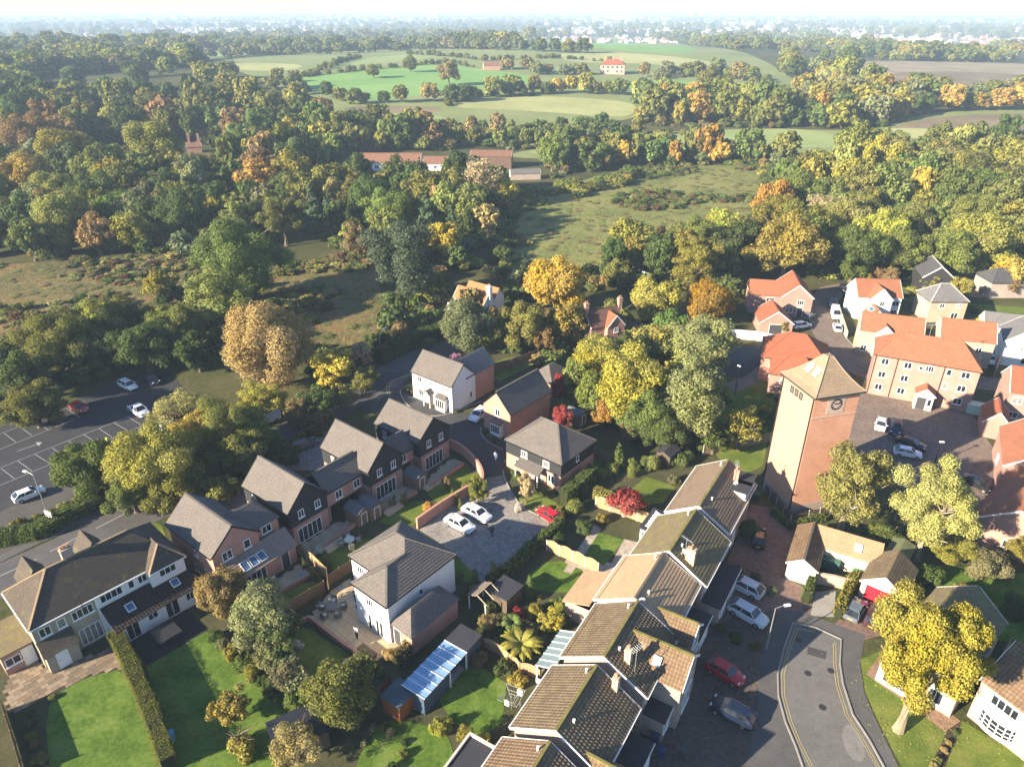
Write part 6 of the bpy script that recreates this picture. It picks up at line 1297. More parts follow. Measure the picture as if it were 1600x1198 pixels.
line_of([(300, 92), (420, 88), (560, 84), (690, 78), (800, 80), (920, 86)], 9, 9, 16, 'ol dg gg'); line_of([(555, 165), (640, 162), (735, 158), (800, 148)], 9, 7, 12, 'ol dg ta'); line_of([(800, 148), (900, 146), (1000, 152), (1060, 150)], 8, 8, 13, 'ol yg dg ye'); line_of([(840, 118), (912, 117)], 8, 8, 12, 'ol gg ol'); line_of([(1004, 122), (1090, 118), (1180, 130)], 8, 9, 15, 'ol ta gg ol'); line_of([(770, 108), (820, 110), (860, 118)], 9, 8, 12, 'ol ta'); line_of([(1390, 152), (1480, 156), (1600, 156)], 9, 9, 14, 'ol gg yg'); line_of([(1440, 178), (1520, 172), (1600, 172)], 9, 9, 14, 'dg ol or'); line_of([(430, 130), (480, 148), (560, 164)], 11, 7, 11, 'dg ol')
line_of([(470, 122), (560, 111), (705, 99), (735, 106)], 4, 2.5, 5, 'dg ol'); line_of([(690, 168), (740, 153), (850, 149)], 4, 2.5, 5, 'dg ol'); line_of([(640, 86), (760, 96), (860, 92), (960, 98)], 5, 3, 6, 'dg ol'); line_of([(560, 92), (510, 108), (470, 122)], 5, 3, 6, 'dg ol'); line_of([(840, 240), (960, 220), (1110, 204)], 4, 2.5, 5, 'dg ol ta'); line_of([(1010, 126), (1120, 118), (1200, 132)], 6, 3, 7, 'ol gg')
gn_mass('hedgerow_trees', TL, 'l')
tree_field('hill_woods', 4200, 420, 1500, 'ol dg gg ol dg mg yg ol mg ol', 9, 17, lambda x, y: (.03 if any(inpoly(z, x, y) for z in OPEN) else 1.0 if vn(x, y, 70, 1) > .5 else .04))
tree_field('distant_woods', 5200, 1400, 9000, 'ol dg gg ol gg mg', 12, 26, lambda x, y: 1.0 if vn(x, y, 260, 2) > .45 else .12)
# ------------------------------------------------------------------ vehicles
TYRE = plain('tyre_rubber', (.018, .018, .018), .85, .2); RIM = plain('alloy', (.42, .42, .43), .3, .5, .7); LAMPW = plain('headlamp', (.7, .72, .72), .1, .6); LAMPR = plain('tail_lamp', (.35, .012, .012), .2, .5)
CARGLASS = glass('car_glass', (.018, .022, .028)); TRIM = plain('black_trim', (.025, .025, .026), .6, .3); PLATE_Y = plain('plate_yellow', (.6, .45, .05), .5); PLATE_W = plain('plate_white', (.7, .7, .7), .5)
#        length, half width, bonnet, belt, roof heights; windscreen base/top, rear glass top/base (fractions from front), kind of tail
CARS = {'hatch': (4.1, .87, .92, .98, 1.46, .26, .42, .80, .96, 'h'), 'saloon': (4.7, .90, .92, .98, 1.44, .27, .42, .74, .87, 's'), 'suv': (4.6, .94, 1.02, 1.08, 1.64, .25, .39, .82, .97, 'h'), 'estate': (4.6, .89, .94, 1.0, 1.5, .25, .39, .86, .98, 'h'), 'mpv': (4.4, .9, 1.02, 1.06, 1.66, .17, .36, .9, .98, 'h'), 'pickup': (5.2, .94, 1.06, 1.12, 1.75, .24, .36, .60, .65, 'p'), 'van': (5.2, .98, 1.15, 1.25, 2.1, .13, .27, .97, .995, 'v')}
CM = {}
def car_parts(ty, pt):
    k = (ty, pt.name)
    if k in CM: return CM[k]
    L, w, zb, zt, zr, a, b, c, d, tail = CARS[ty]; X = lambda f: L / 2 - f * L
    st = [(0, .38, .58, .74), (.02, .28, .70, .86), (.09, .22, zb - .1, .97), (a * .9, .2, zb, 1.0), (a + .03, .2, zt, 1.0), (.55, .2, zt, 1.01), (.8, .2, zt + .02, 1.0), (.93, .22, zt if tail != 's' else zt - .02, .97), (.985, .3, zt - .1, .9), (1, .4, zt - .3, .8)]
    m = MB(); n = 10; vs, fs = [], []
    for f, z0, z1, ww in st:
        y = w * ww; zm = z0 + (z1 - z0) * .55
        for q in ((-y * .82, z0), (-y, z0 + .12), (-y * 1.02, zm), (-y * .96, z1 - .05), (-y * .84, z1), (y * .84, z1), (y * .96, z1 - .05), (y * 1.02, zm), (y, z0 + .12), (y * .82, z0)): vs.append((X(f), *q))
    for i in range(len(st) - 1):
        for j in range(n): fs.append((i * n + j, (i + 1) * n + j, (i + 1) * n + (j + 1) % n, i * n + (j + 1) % n))
    fs += [tuple(range(n)), tuple((len(st) - 1) * n + j for j in range(n))[::-1]]
    m.add(vs, fs)
    if tail == 'p':  # open load bed
        m = MB().add(vs, fs); 
    body = m.mesh('body', pt, True)
    try: body.set_sharp_from_angle(angle=R(32))
    except Exception: pass
    wb, wt = w * .90, w * .70; x1, x2, x3, x4 = X(a), X(b), X(c), X(d); zt2 = zt - .03
    B = [(x1, -wb, zt2), (x4, -wb, zt2), (x4, wb, zt2), (x1, wb, zt2)]; Tp = [(x2, -wt, zr - .05), (x3, -wt, zr - .05), (x3, wt, zr - .05), (x2, wt, zr - .05)]
    g = MB(); 
    for i in range(4): g.poly([B[i], B[(i + 1) % 4], Tp[(i + 1) % 4], Tp[i]][::-1])
    gl = g.mesh('windows', CARGLASS)
    r = MB(); s = 1.03
    P0 = [(x2 + .03, -wt * s, zr - .06), (x3 - .05, -wt * s, zr - .06), (x3 - .05, wt * s, zr - .06), (x2 + .03, wt * s, zr - .06)]; P1 = [(x2 - .12, -wt * .8, zr), (x3 + .1, -wt * .8, zr), (x3 + .1, wt * .8, zr), (x2 - .12, wt * .8, zr)]
    for i in range(4): r.poly([P0[i], P0[(i + 1) % 4], P1[(i + 1) % 4], P1[i]][::-1])
    r.poly(P1[::-1])
    for i in range(4): r.bar(Vector(B[i]) + Vector((0, 0, .01)), Tp[i], .08, .06)
    for y in (-1, 1):
        xm = (x1 * .45 + x4 * .55); r.bar((xm, y * wb, zt2), ((x2 + x3) / 2, y * wt, zr - .05), .08, .05)
        if tail == 'v': r.poly([((x2 * .8 + x3 * .2), y * (wt + .02), zr - .06), (x3, y * (wt + .02), zr - .06), (x4, y * (wb + .02), zt2), ((x1 * .75 + x4 * .25), y * (wb + .02), zt2)][::y])
    if tail == 'v': r.poly([(x3 - .02, -wt, zr - .06), (x3 - .02, wt, zr - .06), (x4 - .02, wb, zt2), (x4 - .02, -wb, zt2)])
    rf = r.mesh('roof', pt)
    ty_ = MB().tube([(0, -.1, 0), (0, .1, 0)], .325 if ty not in ('suv', 'pickup', 'van') else .36, 14).mesh('tyre', TYRE); rm = MB().tube([(0, -.108, 0), (0, .108, 0)], .21, 10).mesh('rim', RIM)
    hl = MB().box(-.10, .05, -.17, .17, -.07, .07).mesh('headlight', LAMPW); tl = MB().box(-.05, .06, -.13, .13, -.11, .11).mesh('tail_light', LAMPR)
    mr = MB().box(-.07, .07, -.1, .1, -.06, .07).mesh('mirror', pt); pf = MB().box(-.015, .015, -.26, .26, -.055, .055).mesh('number_plate', PLATE_W); pr = MB().box(-.015, .015, -.26, .26, -.055, .055).mesh('number_plate', PLATE_Y)
    bump = MB().box(-.03, .03, -w * .7, w * .7, -.09, .09).mesh('grille', TRIM)
    bed = MB().box(X(.96), X(.67), -w * .78, w * .78, zt - .02, zt + .012).mesh('load_bed', TRIM) if tail == 'p' else None
    CM[k] = (body, gl, rf, ty_, rm, hl, tl, mr, pf, pr, bump, bed); return CM[k]
def car(rear, front, ty, pt, label, name='parked_car', group='cars and vans parked about the place', s=.88, wname=None):
    p, q = G(*rear), G(*front); c = (p + q) / 2; rz = math.atan2(q.y - p.y, q.x - p.x)
    r = thing(name, label, 'van' if ty == 'van' else 'car', (c.x, c.y, float(T(c.x, c.y)) + .04), rz, group, (s, s, s))
    body, gl, rf, tr, rm, hl, tl, mr, pf, pr, bp, bed = car_parts(ty, pt); L, w, zb, zt, zr, a, b, cc, d, tail = CARS[ty]
    put('body', body, r); put('windows', gl, r); put('roof', rf, r)
    rad = .325 if ty not in ('suv', 'pickup', 'van') else .36
    for x in (L / 2 - .19 * L, L / 2 - .80 * L):
        for y in (-1, 1): t = put('wheel', tr, r, TM(x, y * (w - .07), rad)); put('rim', rm, t)
    for y in (-1, 1):
        put('headlight', hl, r, TM(L / 2 - .05 * L, y * w * .66, zb - .2)); put('tail_light', tl, r, TM(-L / 2 + .035 * L, y * w * .74, zt - .18)); put('mirror', mr, r, TM(L / 2 - (a + .07) * L, y * (w + .08), zt + .05))
    put('number_plate', pf, r, TM(L / 2 - .005, 0, .48)); put('number_plate', pr, r, TM(-L / 2 + .005, 0, .62)); put('grille', bp, r, TM(L / 2 - .02, 0, .36))
    if bed: put('load_bed', bed, r)
    return r
PW, PS, PR, PN, PK, PG, PB = paint('white_paint_car', (.78, .78, .77)), paint('silver_car', (.50, .53, .56), .3), paint('red_car', (.42, .012, .02)), paint('navy_car', (.006, .012, .032), .35), paint('black_car', (.012, .012, .014)), paint('grey_car', (.10, .12, .14)), paint('blue_car', (.03, .10, .17))
for a in [((189, 600), (213, 612), 'estate', PW, 'white estate car under the hedge of the car park'), ((227, 592), (249, 604), 'hatch', PN, 'dark blue car in the far corner of the car park'), ((113, 635), (137, 647), 'hatch', PR, 'red hatchback parked against the car park hedge'),
    ((205, 637), (232, 655), 'pickup', PS, 'silver pickup in the middle row of the car park'), ((262, 676), (288, 664), 'van', PW, 'white van half hidden behind the half bare roadside tree'), ((432, 655), (398, 667), 'van', PW, 'white van on the main road between the street trees'), ((32, 783), (62, 771), 'hatch', PW, 'white car by the hedge at the left photo edge'),
    ((456, 708), (496, 691), 'estate', PG, 'dark estate car on the grey paving behind the boarded terrace'), ((697, 812), (741, 835), 'saloon', PW, 'white saloon in the courtyard bay nearer the white hipped house'), ((723, 794), (768, 819), 'saloon', PW, 'white saloon in the courtyard bay farther from the white hipped house'),
    ((870, 818), (846, 802), 'hatch', PR, 'small red car at the edge of the paved courtyard'), ((757, 645), (740, 660), 'suv', PW, 'white car beside the orange brick bend house'), ((1377, 659), (1373, 678), 'hatch', PS, 'silver car in the sunlit strip beside the clock tower'), ((1400, 660), (1396, 686), 'suv', PN, 'dark blue car next to the silver one beside the clock tower'),
    ((1406, 692), (1438, 703), 'saloon', PK, 'black car behind the white one in the tower courtyard'), ((1396, 708), (1438, 716), 'hatch', PW, 'white car behind the tan tree in the tower courtyard'), ((1508, 751), (1543, 769), 'saloon', PK, 'black saloon by the lawn of the long low brick range'), ((1299, 469), (1301, 485), 'pickup', PG, 'grey pickup at the back of the queue on the estate road'),
    ((1303, 486), (1307, 504), 'van', PW, 'white van in the middle of the queue on the estate road'), ((1310, 524), (1305, 507), 'hatch', PS, 'pale silver car at the near end of the estate road queue'), ((1222, 490), (1225, 504), 'hatch', PB, 'teal blue car between shaded garage and brick gable house'), ((1238, 514), (1264, 510), 'estate', PW, 'white car on the drive behind the saplings'), ((1257, 501), (1268, 494), 'hatch', PG, 'grey car before the brick gable house'),
    ((1316, 451), (1321, 458), 'hatch', PK, 'black car at the head of the estate road'), ((1540, 555), (1548, 577), 'suv', PW, 'white car in the narrow drive right of the apartments'), ((1183, 860), (1186, 831), 'hatch', PK, 'black car on the pink drive beside the round clipped bush'), ((1190, 936), (1136, 908), 'suv', PS, 'upper silver car facing the terrace on the block drive'), ((1142, 950), (1194, 980), 'suv', PS, 'lower silver car facing the road on the block drive'),
    ((1104, 1038), (1161, 1073), 'hatch', PR, 'bright red hatchback before the pantiled terrace'), ((1180, 1138), (1108, 1099), 'suv', PN, 'navy blue four by four on the drive below the red hatchback'), ((1327, 972), (1343, 944), 'hatch', PG, 'grey hatchback beside the clipped hedge and red garage door'), ((1357, 987), (1376, 950), 'mpv', paint('plum_car', (.05, .02, .022)), 'dark plum car half under the yellow tree by the red garage')]: car(*a)

# ------------------------------------------------------------------ lamps, poles, signs
STEEL = plain('galvanised', (.30, .31, .31), .5, .5, .5)
def lamp(base, h, side, label, mat=None, arm=1.1):
    p = G(*base); r = thing('street_lamp', label, 'street lamp', (p.x, p.y, float(T(p.x, p.y))), side, 'street lamps'); mt = mat or STEEL
    MB().tube([(0, 0, 0), (0, 0, 1.2), (0, 0, 1.25), (0, 0, h)], [.09, .09, .06, .045], 8).build('post', mt, r)
    if arm: MB().tube([(0, 0, h - .05), (arm * .4, 0, h + .12), (arm, 0, h + .18)], .035, 6).build('arm', mt, r)
    MB().box(arm - .25, arm + .35, -.13, .13, h + .12, h + .25).build('lamp_head', plain('lamp_pale', (.66, .66, .64), .4), r)
    return r
lamp((1197, 1014), 5.4, R(10), 'street lamp on the pavement beside the silver cars'); lamp((82, 822), 7.5, R(160), 'tall street lamp beside the main road left of the old semi pair'); lamp((1459, 727), 3.6, R(0), 'black lamp post in the tower courtyard', GUT, 0); lamp((1148, 617), 5.0, R(120), 'black lamp post on the tower lawn path', GUT, 0); lamp((596, 560), 5.5, R(20), 'street lamp by the hedge at the road junction'); lamp((1010, 470), 6, R(150), 'street lamp among the trees right of the brick cottage')
p = G(75, 822); sg = thing('agent_sign', 'small white and purple agent board on a post beside the main road', 'sign', (p.x + .8, p.y - .3, 0), R(-20)); MB().bar((0, 0, 0), (0, 0, 2.6), .08).build('post', WPAINT, sg)
b = MB().box(-.5, .5, -.02, .02, 1.7, 2.5).build('board', WPAINT, sg); MB().box(-.45, .45, -.03, -.022, 1.75, 1.98).build('band', plain('sign_purple', (.25, .03, .20), .5), sg)

# ------------------------------------------------------------------ fences, walls
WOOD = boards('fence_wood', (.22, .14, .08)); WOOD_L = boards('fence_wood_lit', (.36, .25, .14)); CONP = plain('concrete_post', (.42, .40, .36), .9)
FP = {}
def fence_panel(L, h, mat, arch=0.0):
    k = (round(L, 1), h, mat.name, arch)
    if k not in FP:
        m = MB(); n = max(4, int(L / .16)); L = k[0]
        for i in range(n):
            x0, x1 = -L / 2 + L * i / n, -L / 2 + L * (i + 1) / n; u = ((x0 + x1) / L); t = h + arch * (1 - u * u)
            m.box(x0 + .004, x1 - .004, -.012 - .01 * (i % 2), .012 - .01 * (i % 2), .05, t)
        m.box(-L / 2, L / 2, -.035, -.02, .3, .38).box(-L / 2, L / 2, -.035, -.02, h - .3, h - .22)
        FP[k] = m.mesh('panel', mat)
    return FP[k]
def fence(px, h, label, mat=None, arch=0.0, post=None, step=1.85, name='wooden_fence'):
    P = [G(*q) for q in px]; mat = mat or WOOD; post = post or WOOD
    r = thing(name, label, 'fence', (P[0].x, P[0].y, 0)); po = MB().box(-.05, .05, -.05, .05, 0, h + .1).mesh('post', post); O = Vector((P[0].x, P[0].y, 0))
    for a, b in zip(P, P[1:]):
        d = b - a; n = max(1, round(d.length / step)); L = d.length / n; rz = math.atan2(d.y, d.x)
        for i in range(n):
            c = a + d * ((i + .5) / n) - O; put('panel', fence_panel(L - .08, h, mat, arch), r, TM(c.x, c.y, 0, rz)); c = a + d * (i / n) - O; put('post', po, r, TM(c.x, c.y, 0, rz))
    c = P[-1] - O; put('post', po, r, TM(c.x, c.y, 0)); return r
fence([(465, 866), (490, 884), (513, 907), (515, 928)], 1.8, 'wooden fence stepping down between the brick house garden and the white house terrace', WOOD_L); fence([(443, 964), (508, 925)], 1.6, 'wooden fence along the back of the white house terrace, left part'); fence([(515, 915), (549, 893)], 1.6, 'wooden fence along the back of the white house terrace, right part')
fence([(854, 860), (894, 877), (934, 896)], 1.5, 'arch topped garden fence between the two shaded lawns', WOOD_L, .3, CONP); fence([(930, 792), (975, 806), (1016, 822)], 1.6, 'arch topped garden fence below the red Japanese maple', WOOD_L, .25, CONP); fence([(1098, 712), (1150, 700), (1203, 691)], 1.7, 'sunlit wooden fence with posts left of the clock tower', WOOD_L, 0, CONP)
fence([(1193, 768), (1212, 790), (1234, 818), (1262, 810), (1296, 803)], 1.2, 'low fence with pale posts round the clock tower foot', boards('fence_dark', (.10, .075, .05)), 0, CONP); fence([(1366, 878), (1396, 842)], 1.7, 'dark fence between the two garages', boards('fence_dark', (.10, .075, .05))); fence([(8, 1112), (24, 1160), (40, 1215)], 1.5, 'old fence along the left edge of the left lawn')
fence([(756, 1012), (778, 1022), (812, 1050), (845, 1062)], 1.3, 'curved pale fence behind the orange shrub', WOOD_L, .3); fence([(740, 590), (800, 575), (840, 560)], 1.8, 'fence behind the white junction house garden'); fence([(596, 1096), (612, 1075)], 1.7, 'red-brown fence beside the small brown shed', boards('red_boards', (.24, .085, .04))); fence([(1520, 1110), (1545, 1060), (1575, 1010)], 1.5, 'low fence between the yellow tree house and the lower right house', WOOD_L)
fence([(905, 735), (930, 715), (960, 728)], 1.7, 'fence round the small lawn behind the hipped dark boarded house')
def wall_run(px, h, w, mat, label, name='garden_wall', cap=None, smooth=0):
    P = [G(*q) for q in px]
    for _ in range(smooth):
        q = [P[0]]
        for a, b in zip(P, P[1:]): q += [a * .75 + b * .25, a * .25 + b * .75]
        P = q + [P[-1]]
    r = thing(name, label, 'wall', (0, 0, 0))
    strip('wall', [(p.x, p.y) for p in P], w, mat, 0, True, r, None, h); strip('coping', [(p.x, p.y) for p in P], w + .07, cap or mat, h + .003, True, r, None, .07); return r
wall_run([(652, 826), (690, 799), (737, 770)], 1.5, .25, B_ORG, 'brick retaining wall behind the two white courtyard cars'); wall_run([(699, 700), (718, 706), (738, 724), (752, 742), (756, 760), (748, 770)], 1.5, .25, B_ORG, 'curved brick wall along the estate road', smooth=2)
wall_run([(672, 762), (724, 727)], .45, .2, B_ORG, 'low brick terrace wall of the boarded house nearest the bend'); wall_run([(600, 800), (652, 771)], .45, .2, B_ORG, 'low brick terrace wall of the middle boarded house'); wall_run([(484, 873), (556, 821)], .45, .2, B_ORG, 'low brick terrace wall of the boarded house by the brick one'); wall_run([(434, 930), (493, 897)], .45, .2, B_ORG, 'low brick terrace wall of the skylit brick house')
wall_run([(444, 985), (484, 968), (538, 1010), (582, 1038)], .5, .25, B_ORG, 'low brick wall stepping round the white house terrace'); wall_run([(446, 1000), (462, 1035), (500, 1085)], .5, .22, B_ORG, 'low brick wall at the left side of the white house lawn')
wall_run([(1126, 527), (1178, 531), (1216, 538)], 1.7, .25, RW, 'long white boundary wall below the shaded garage'); wall_run([(1271, 910), (1300, 915), (1327, 922)], 1.4, .22, B_BUFF, 'brick yard wall between white and red garages'); wall_run([(1313, 500), (1322, 528)], 1.2, .25, RC, 'pale curved wall beside the silver car queue'); wall_run([(1560, 566), (1552, 590)], 1.8, .25, B_MIX, 'brick wall beside the white car in the narrow drive')
for i, (px, n) in enumerate((((672, 757), 3), ((612, 795), 3), ((520, 851), 3))):
    p = G(*px); st = thing('garden_steps', ['wide steps below the terrace nearest the bend', 'wide steps below the middle boarded house terrace', 'wide steps below the terrace by the skylit brick house'][i], 'steps', (p.x, p.y, 0), R(-39))
    for k in range(n): MB().box(.28 * k, .28 * k + .3, -1.3, 1.3, 0, .42 - .14 * k).build('step', SM[0], st)

# ------------------------------------------------------------------ sheds and small garden buildings
def shed(px, th, L, W, he, hr, wm, rm, label, name='garden_shed', dz=0, flat=False):
    p = G(*px); r = thing(name, label, 'shed', (p.x, p.y, 0), R(th)); walls(MB(), -L / 2, L / 2, -W / 2, W / 2, 0, he, None if flat else 'u', hr).build('wall', wm, r)
    if flat: MB().box(-L / 2 - .12, L / 2 + .12, -W / 2 - .12, W / 2 + .12, he, he + .1).build('roof', rm, r)
    else: gable_roof(MB(), -L / 2 - .12, L / 2 + .12, -W / 2 - .12, W / 2 + .12, he, hr + .04, 'u', .6).build('roof', rm, r)
    door(r, side_frame('u+', -L / 2, L / 2, -W / 2, W / 2), 0, .03, .75, he * .88, wm); return r
SHB = boards('shed_boards', (.20, .125, .075)); FELT = plain('grey_felt', (.11, .115, .12), .9); SHR = boards('red_shed_boards', (.26, .085, .035)); SHBL = boards('blue_shed_boards', (.055, .085, .13))
shed((650, 757), -39, 2.4, 1.9, 1.8, 2.4, SHB, FELT, 'grey roofed shed in the garden nearest the estate road bend'); shed((560, 812), -39, 2.4, 1.9, 1.8, 2.4, SHB, FELT, 'left of two grey roofed sheds below the long link roof'); shed((580, 803), -39, 2.4, 1.9, 1.8, 2.4, SHB, FELT, 'right of two grey roofed sheds below the long link roof')
shed((626, 1106), 56, 2.2, 2.0, 2.0, 2.2, SHR, plain('green_felt', (.06, .09, .10), .8), 'small red-brown shed at the end of the blue garden room', flat=True)
gr = thing('garden_room', 'long blue boarded garden room with striped glass roof and black felt end', 'garden building', (-6.3, 45.9, 0), R(56)); Lg = 8.2
walls(MB(), -4.1, -.6, -1.15, 1.15, 0, 2.25).build('wall', SHBL, gr); walls(MB(), 1.9, 4.1, -1.15, 1.15, 0, 2.25).build('wall', SHBL, gr); MB().box(-.6, 1.9, 1.05, 1.15, 0, 2.2).build('back_wall', SHBL, gr)
MB().box(1.85, 4.3, -1.3, 1.3, 2.27, 2.37).build('felt_roof', TARR, gr); GR_ = plain('polycarbonate_blue', (.22, .36, .52), .18, .6)
for i in range(14): x = -4.2 + i * .43; MB().box(x, x + .40, -1.35, 1.3, 2.3, 2.335).build('roof_panel', GR_, gr)
bars('glazing_bar', [((-4.2 + i * .86, -1.38, 2.36), (-4.2 + i * .86, 1.32, 2.36)) for i in range(8)], .06, WHITE, gr); bars('post', [((x, -1.2, 0), (x, -1.2, 2.3)) for x in (-.55, 1.85)], .12, WHITE, gr)
pgs = shed((790, 940), 52, 2.6, 2.4, 1.9, 2.0, boards('fence_dark', (.10, .075, .05)), TARR, 'black felt roofed shed beside the courtyard hedge', flat=True)
pg = thing('pergola', 'white timber gabled pergola attached to the black felt shed', 'pergola', (G(757, 948).x, G(757, 948).y, 0), R(52))
bars('post', [((x, y, 0), (x, y, 1.9)) for x in (-1.1, 1.1) for y in (-1.1, 1.1)], .1, WPAINT, pg); bars('rafter', [((x, -1.25, 1.85), (x, 0, 2.5)) for x in (-1.1, 0, 1.1)] + [((x, 1.25, 1.85), (x, 0, 2.5)) for x in (-1.1, 0, 1.1)] + [((-1.2, 0, 2.5), (1.2, 0, 2.5))], .08, plain('timber_pale', (.42, .34, .24), .8), pg); m = MB(); slope(m, [(-1.2, 1.3, 1.9), (-1.2, .1, 2.5), (1.2, .1, 2.5), (1.2, 1.3, 1.9)], .5); m.build('roof', plain('brown_felt', (.17, .13, .10), .9), pg)
shed((470, 1160), 30, 4.2, 3.2, 2.0, 2.1, boards('fence_dark', (.10, .075, .05)), plain('black_felt', (.015, .017, .025), .6), 'black roofed shed at the lower edge beside the twiggy tree', flat=True); shed((1042, 722), 50, 2.6, 2.0, 1.9, 2.4, boards('fence_dark', (.10, .075, .05)), TARR, 'dark shed under the trees above the topmost terraced house'); shed((900, 660), -38, 2.6, 2.0, 1.9, 2.4, SHB, FELT, 'shed beside the lower crimson maple'); shed((1400, 880), 50, 3.2, 2.2, 2.0, 2.4, boards('fence_dark', (.10, .075, .05)), plain('mossy_felt_green', (.12, .13, .06), .9), 'mossy shed behind the red-door garage')
def boxthing(name, px, rz, x, y, z, mat, label, cat, lid=None, bev=.0):
    p = G(*px); r = thing(name, label, cat, (p.x, p.y, float(T(p.x, p.y))), R(rz)); k = .93
    m = MB(); b, t = [(-x * k, -y * k), (x * k, -y * k), (x * k, y * k), (-x * k, y * k)], [(-x, -y), (x, -y), (x, y), (-x, y)]
    for i in range(4): m.poly([(*b[i], 0), (*b[(i + 1) % 4], 0), (*t[(i + 1) % 4], z), (*t[i], z)])
    m.poly([(*q, 0) for q in b[::-1]]); m.build('body', mat, r); MB().box(-x - .03, x + .03, -y - .03, y + .03, z + .002, z + .07).build('lid', lid or mat, r); return r
boxthing('storage_box', (1290, 884), 62, .7, 1.3, 1.3, plain('green_metal', (.04, .12, .10), .5), 'dark green metal store in the yard behind the white-door garage', 'storage box'); boxthing('garden_bin', (1338, 897), 60, .4, .4, .8, plain('green_bin', (.03, .16, .07), .5), 'small green bin in the yard beside the red garage', 'bin'); boxthing('container', (1525, 645), 62, .8, 1.5, 1.5, plain('pale_green', (.42, .55, .44), .5), 'pale green container against the apartment block end', 'container'); boxthing('hot_tub', (262, 996), 48, 1.1, 1.1, .8, plain('tub_cover', (.02, .02, .024), .6), 'covered dark hot tub on the black deck', 'hot tub'); boxthing('water_butt', (268, 1156), 20, .3, .3, .9, plain('butt_blue', (.10, .30, .45), .5), 'blue water butt at the end of the clipped hedge', 'water butt'); boxthing('raised_planter', (572, 1024), -39, 1.0, .55, .5, B_ORG, 'brick raised planter at the lower corner of the white house terrace', 'planter', SOIL)
WB = [plain('bin_grey', (.05, .055, .06), .5), plain('bin_blue', (.02, .04, .10), .5), plain('bin_green', (.02, .07, .04), .5)]
for i, (px, mt, lb) in enumerate((((1176, 775), 0, 'grey wheelie bin in the gap below the clock tower'), ((1181, 781), 2, 'green wheelie bin in the gap below the clock tower'), ((1022, 1160), 1, 'blue wheelie bin before the pantiled terrace, upper'), ((1032, 1182), 1, 'blue wheelie bin before the pantiled terrace, lower'), ((1068, 1182), 0, 'grey wheelie bin on the drive below the navy car'))): boxthing('wheelie_bin', px, 58, .27, .32, 1.0, WB[mt], lb, 'bin')
# garden furniture
RAT = plain('rattan', (.16, .15, .14), .8); CUSH = plain('cushion_cream', (.62, .58, .50), .85); TIMB = plain('timber', (.34, .22, .12), .8)
def chair_mesh():
    r = thing('patio_chair', '', 'chair'); MB().box(-.3, .3, -.3, .3, .2, .4).build('seat', RAT, r); MB().box(-.24, .24, -.24, .24, .402, .48).build('cushion', CUSH, r); MB().box(-.3, .3, .24, .32, .4, .85).build('backrest', RAT, r)
    for x in (-.3, .24): MB().box(x, x + .06, -.28, .24, .402, .6).build('armrest', RAT, r)
    for x in (-.26, .2):
        for y in (-.26, .2): MB().box(x, x + .06, y, y + .06, 0, .198).build('leg', RAT, r)
    return r
ch0 = chair_mesh(); first = True
for (px, n, where, tm, rr) in (((520, 955), 5, 'on the big terrace', RAT, 1.15), ((547, 850), 4, 'on the small lawn', CUSH, 1.0)):
    p = G(*px); t = thing('patio_table', 'round patio table ' + where, 'table', (p.x, p.y, .05), 0, 'patio tables'); MB().tube([(0, 0, .68), (0, 0, .74)], .6, 14).build('table_top', tm, t); MB().tube([(0, 0, 0), (0, 0, .67)], [.25, .06], 8).build('pedestal', tm, t)
    for k in range(n):
        a = 2 * math.pi * k / n + .4; lb = f"rattan patio chair {where}, at the {['right', 'back right', 'left', 'front left', 'front'][k]} of its round table"; loc = (p.x + rr * math.cos(a), p.y + rr * math.sin(a), .05)
        if first: ch0.location = loc; ch0.rotation_euler = (0, 0, a - R(90)); ch0['label'] = lb; ch0['group'] = 'patio chairs'; first = False
        else: dup(ch0, loc, a - R(90), lb, 'patio chairs')
p = G(453, 985); ab = thing('arbour_seat', 'wooden gabled arbour seat beside the dark ivy tree', 'arbour', (p.x, p.y, 0), R(-20)); AT = plain('arbour_timber', (.50, .34, .19), .8)
bars('post', [((x, y, 0), (x, y, 1.8)) for x in (-.75, .75) for y in (-.4, .4)], .09, AT, ab); m = MB(); gable_roof(m, -.95, .95, -.6, .6, 1.8, 2.5, 'v', .2); m.build('roof', AT, ab); MB().box(-.7, .7, -.1, .4, .4, .46).build('seat', AT, ab); MB().box(-.7, .7, .36, .42, .5, 1.75).build('back_panel', AT, ab)
p = G(799, 1108); rd = thing('rotary_dryer', 'rotary clothes dryer hung with white washing', 'clothes dryer', (p.x, p.y, 0), R(20)); MB().tube([(0, 0, 0), (0, 0, 1.9)], .03, 6).build('pole', STEEL, rd)
for k in range(4): a = k * math.pi / 2; MB().tube([(0, 0, 1.35), (1.35 * math.cos(a), 1.35 * math.sin(a), 1.9)], .022, 5).build('arm', STEEL, rd)
for s in (.5, .8, 1.3):
    for k in range(4): a, b = k * math.pi / 2, (k + 1) * math.pi / 2; z = 1.35 + .55 * s / 1.35; MB().tube([(s * math.cos(a), s * math.sin(a), z), (s * math.cos(b), s * math.sin(b), z)], .008, 3).build('line', WHITE, rd)
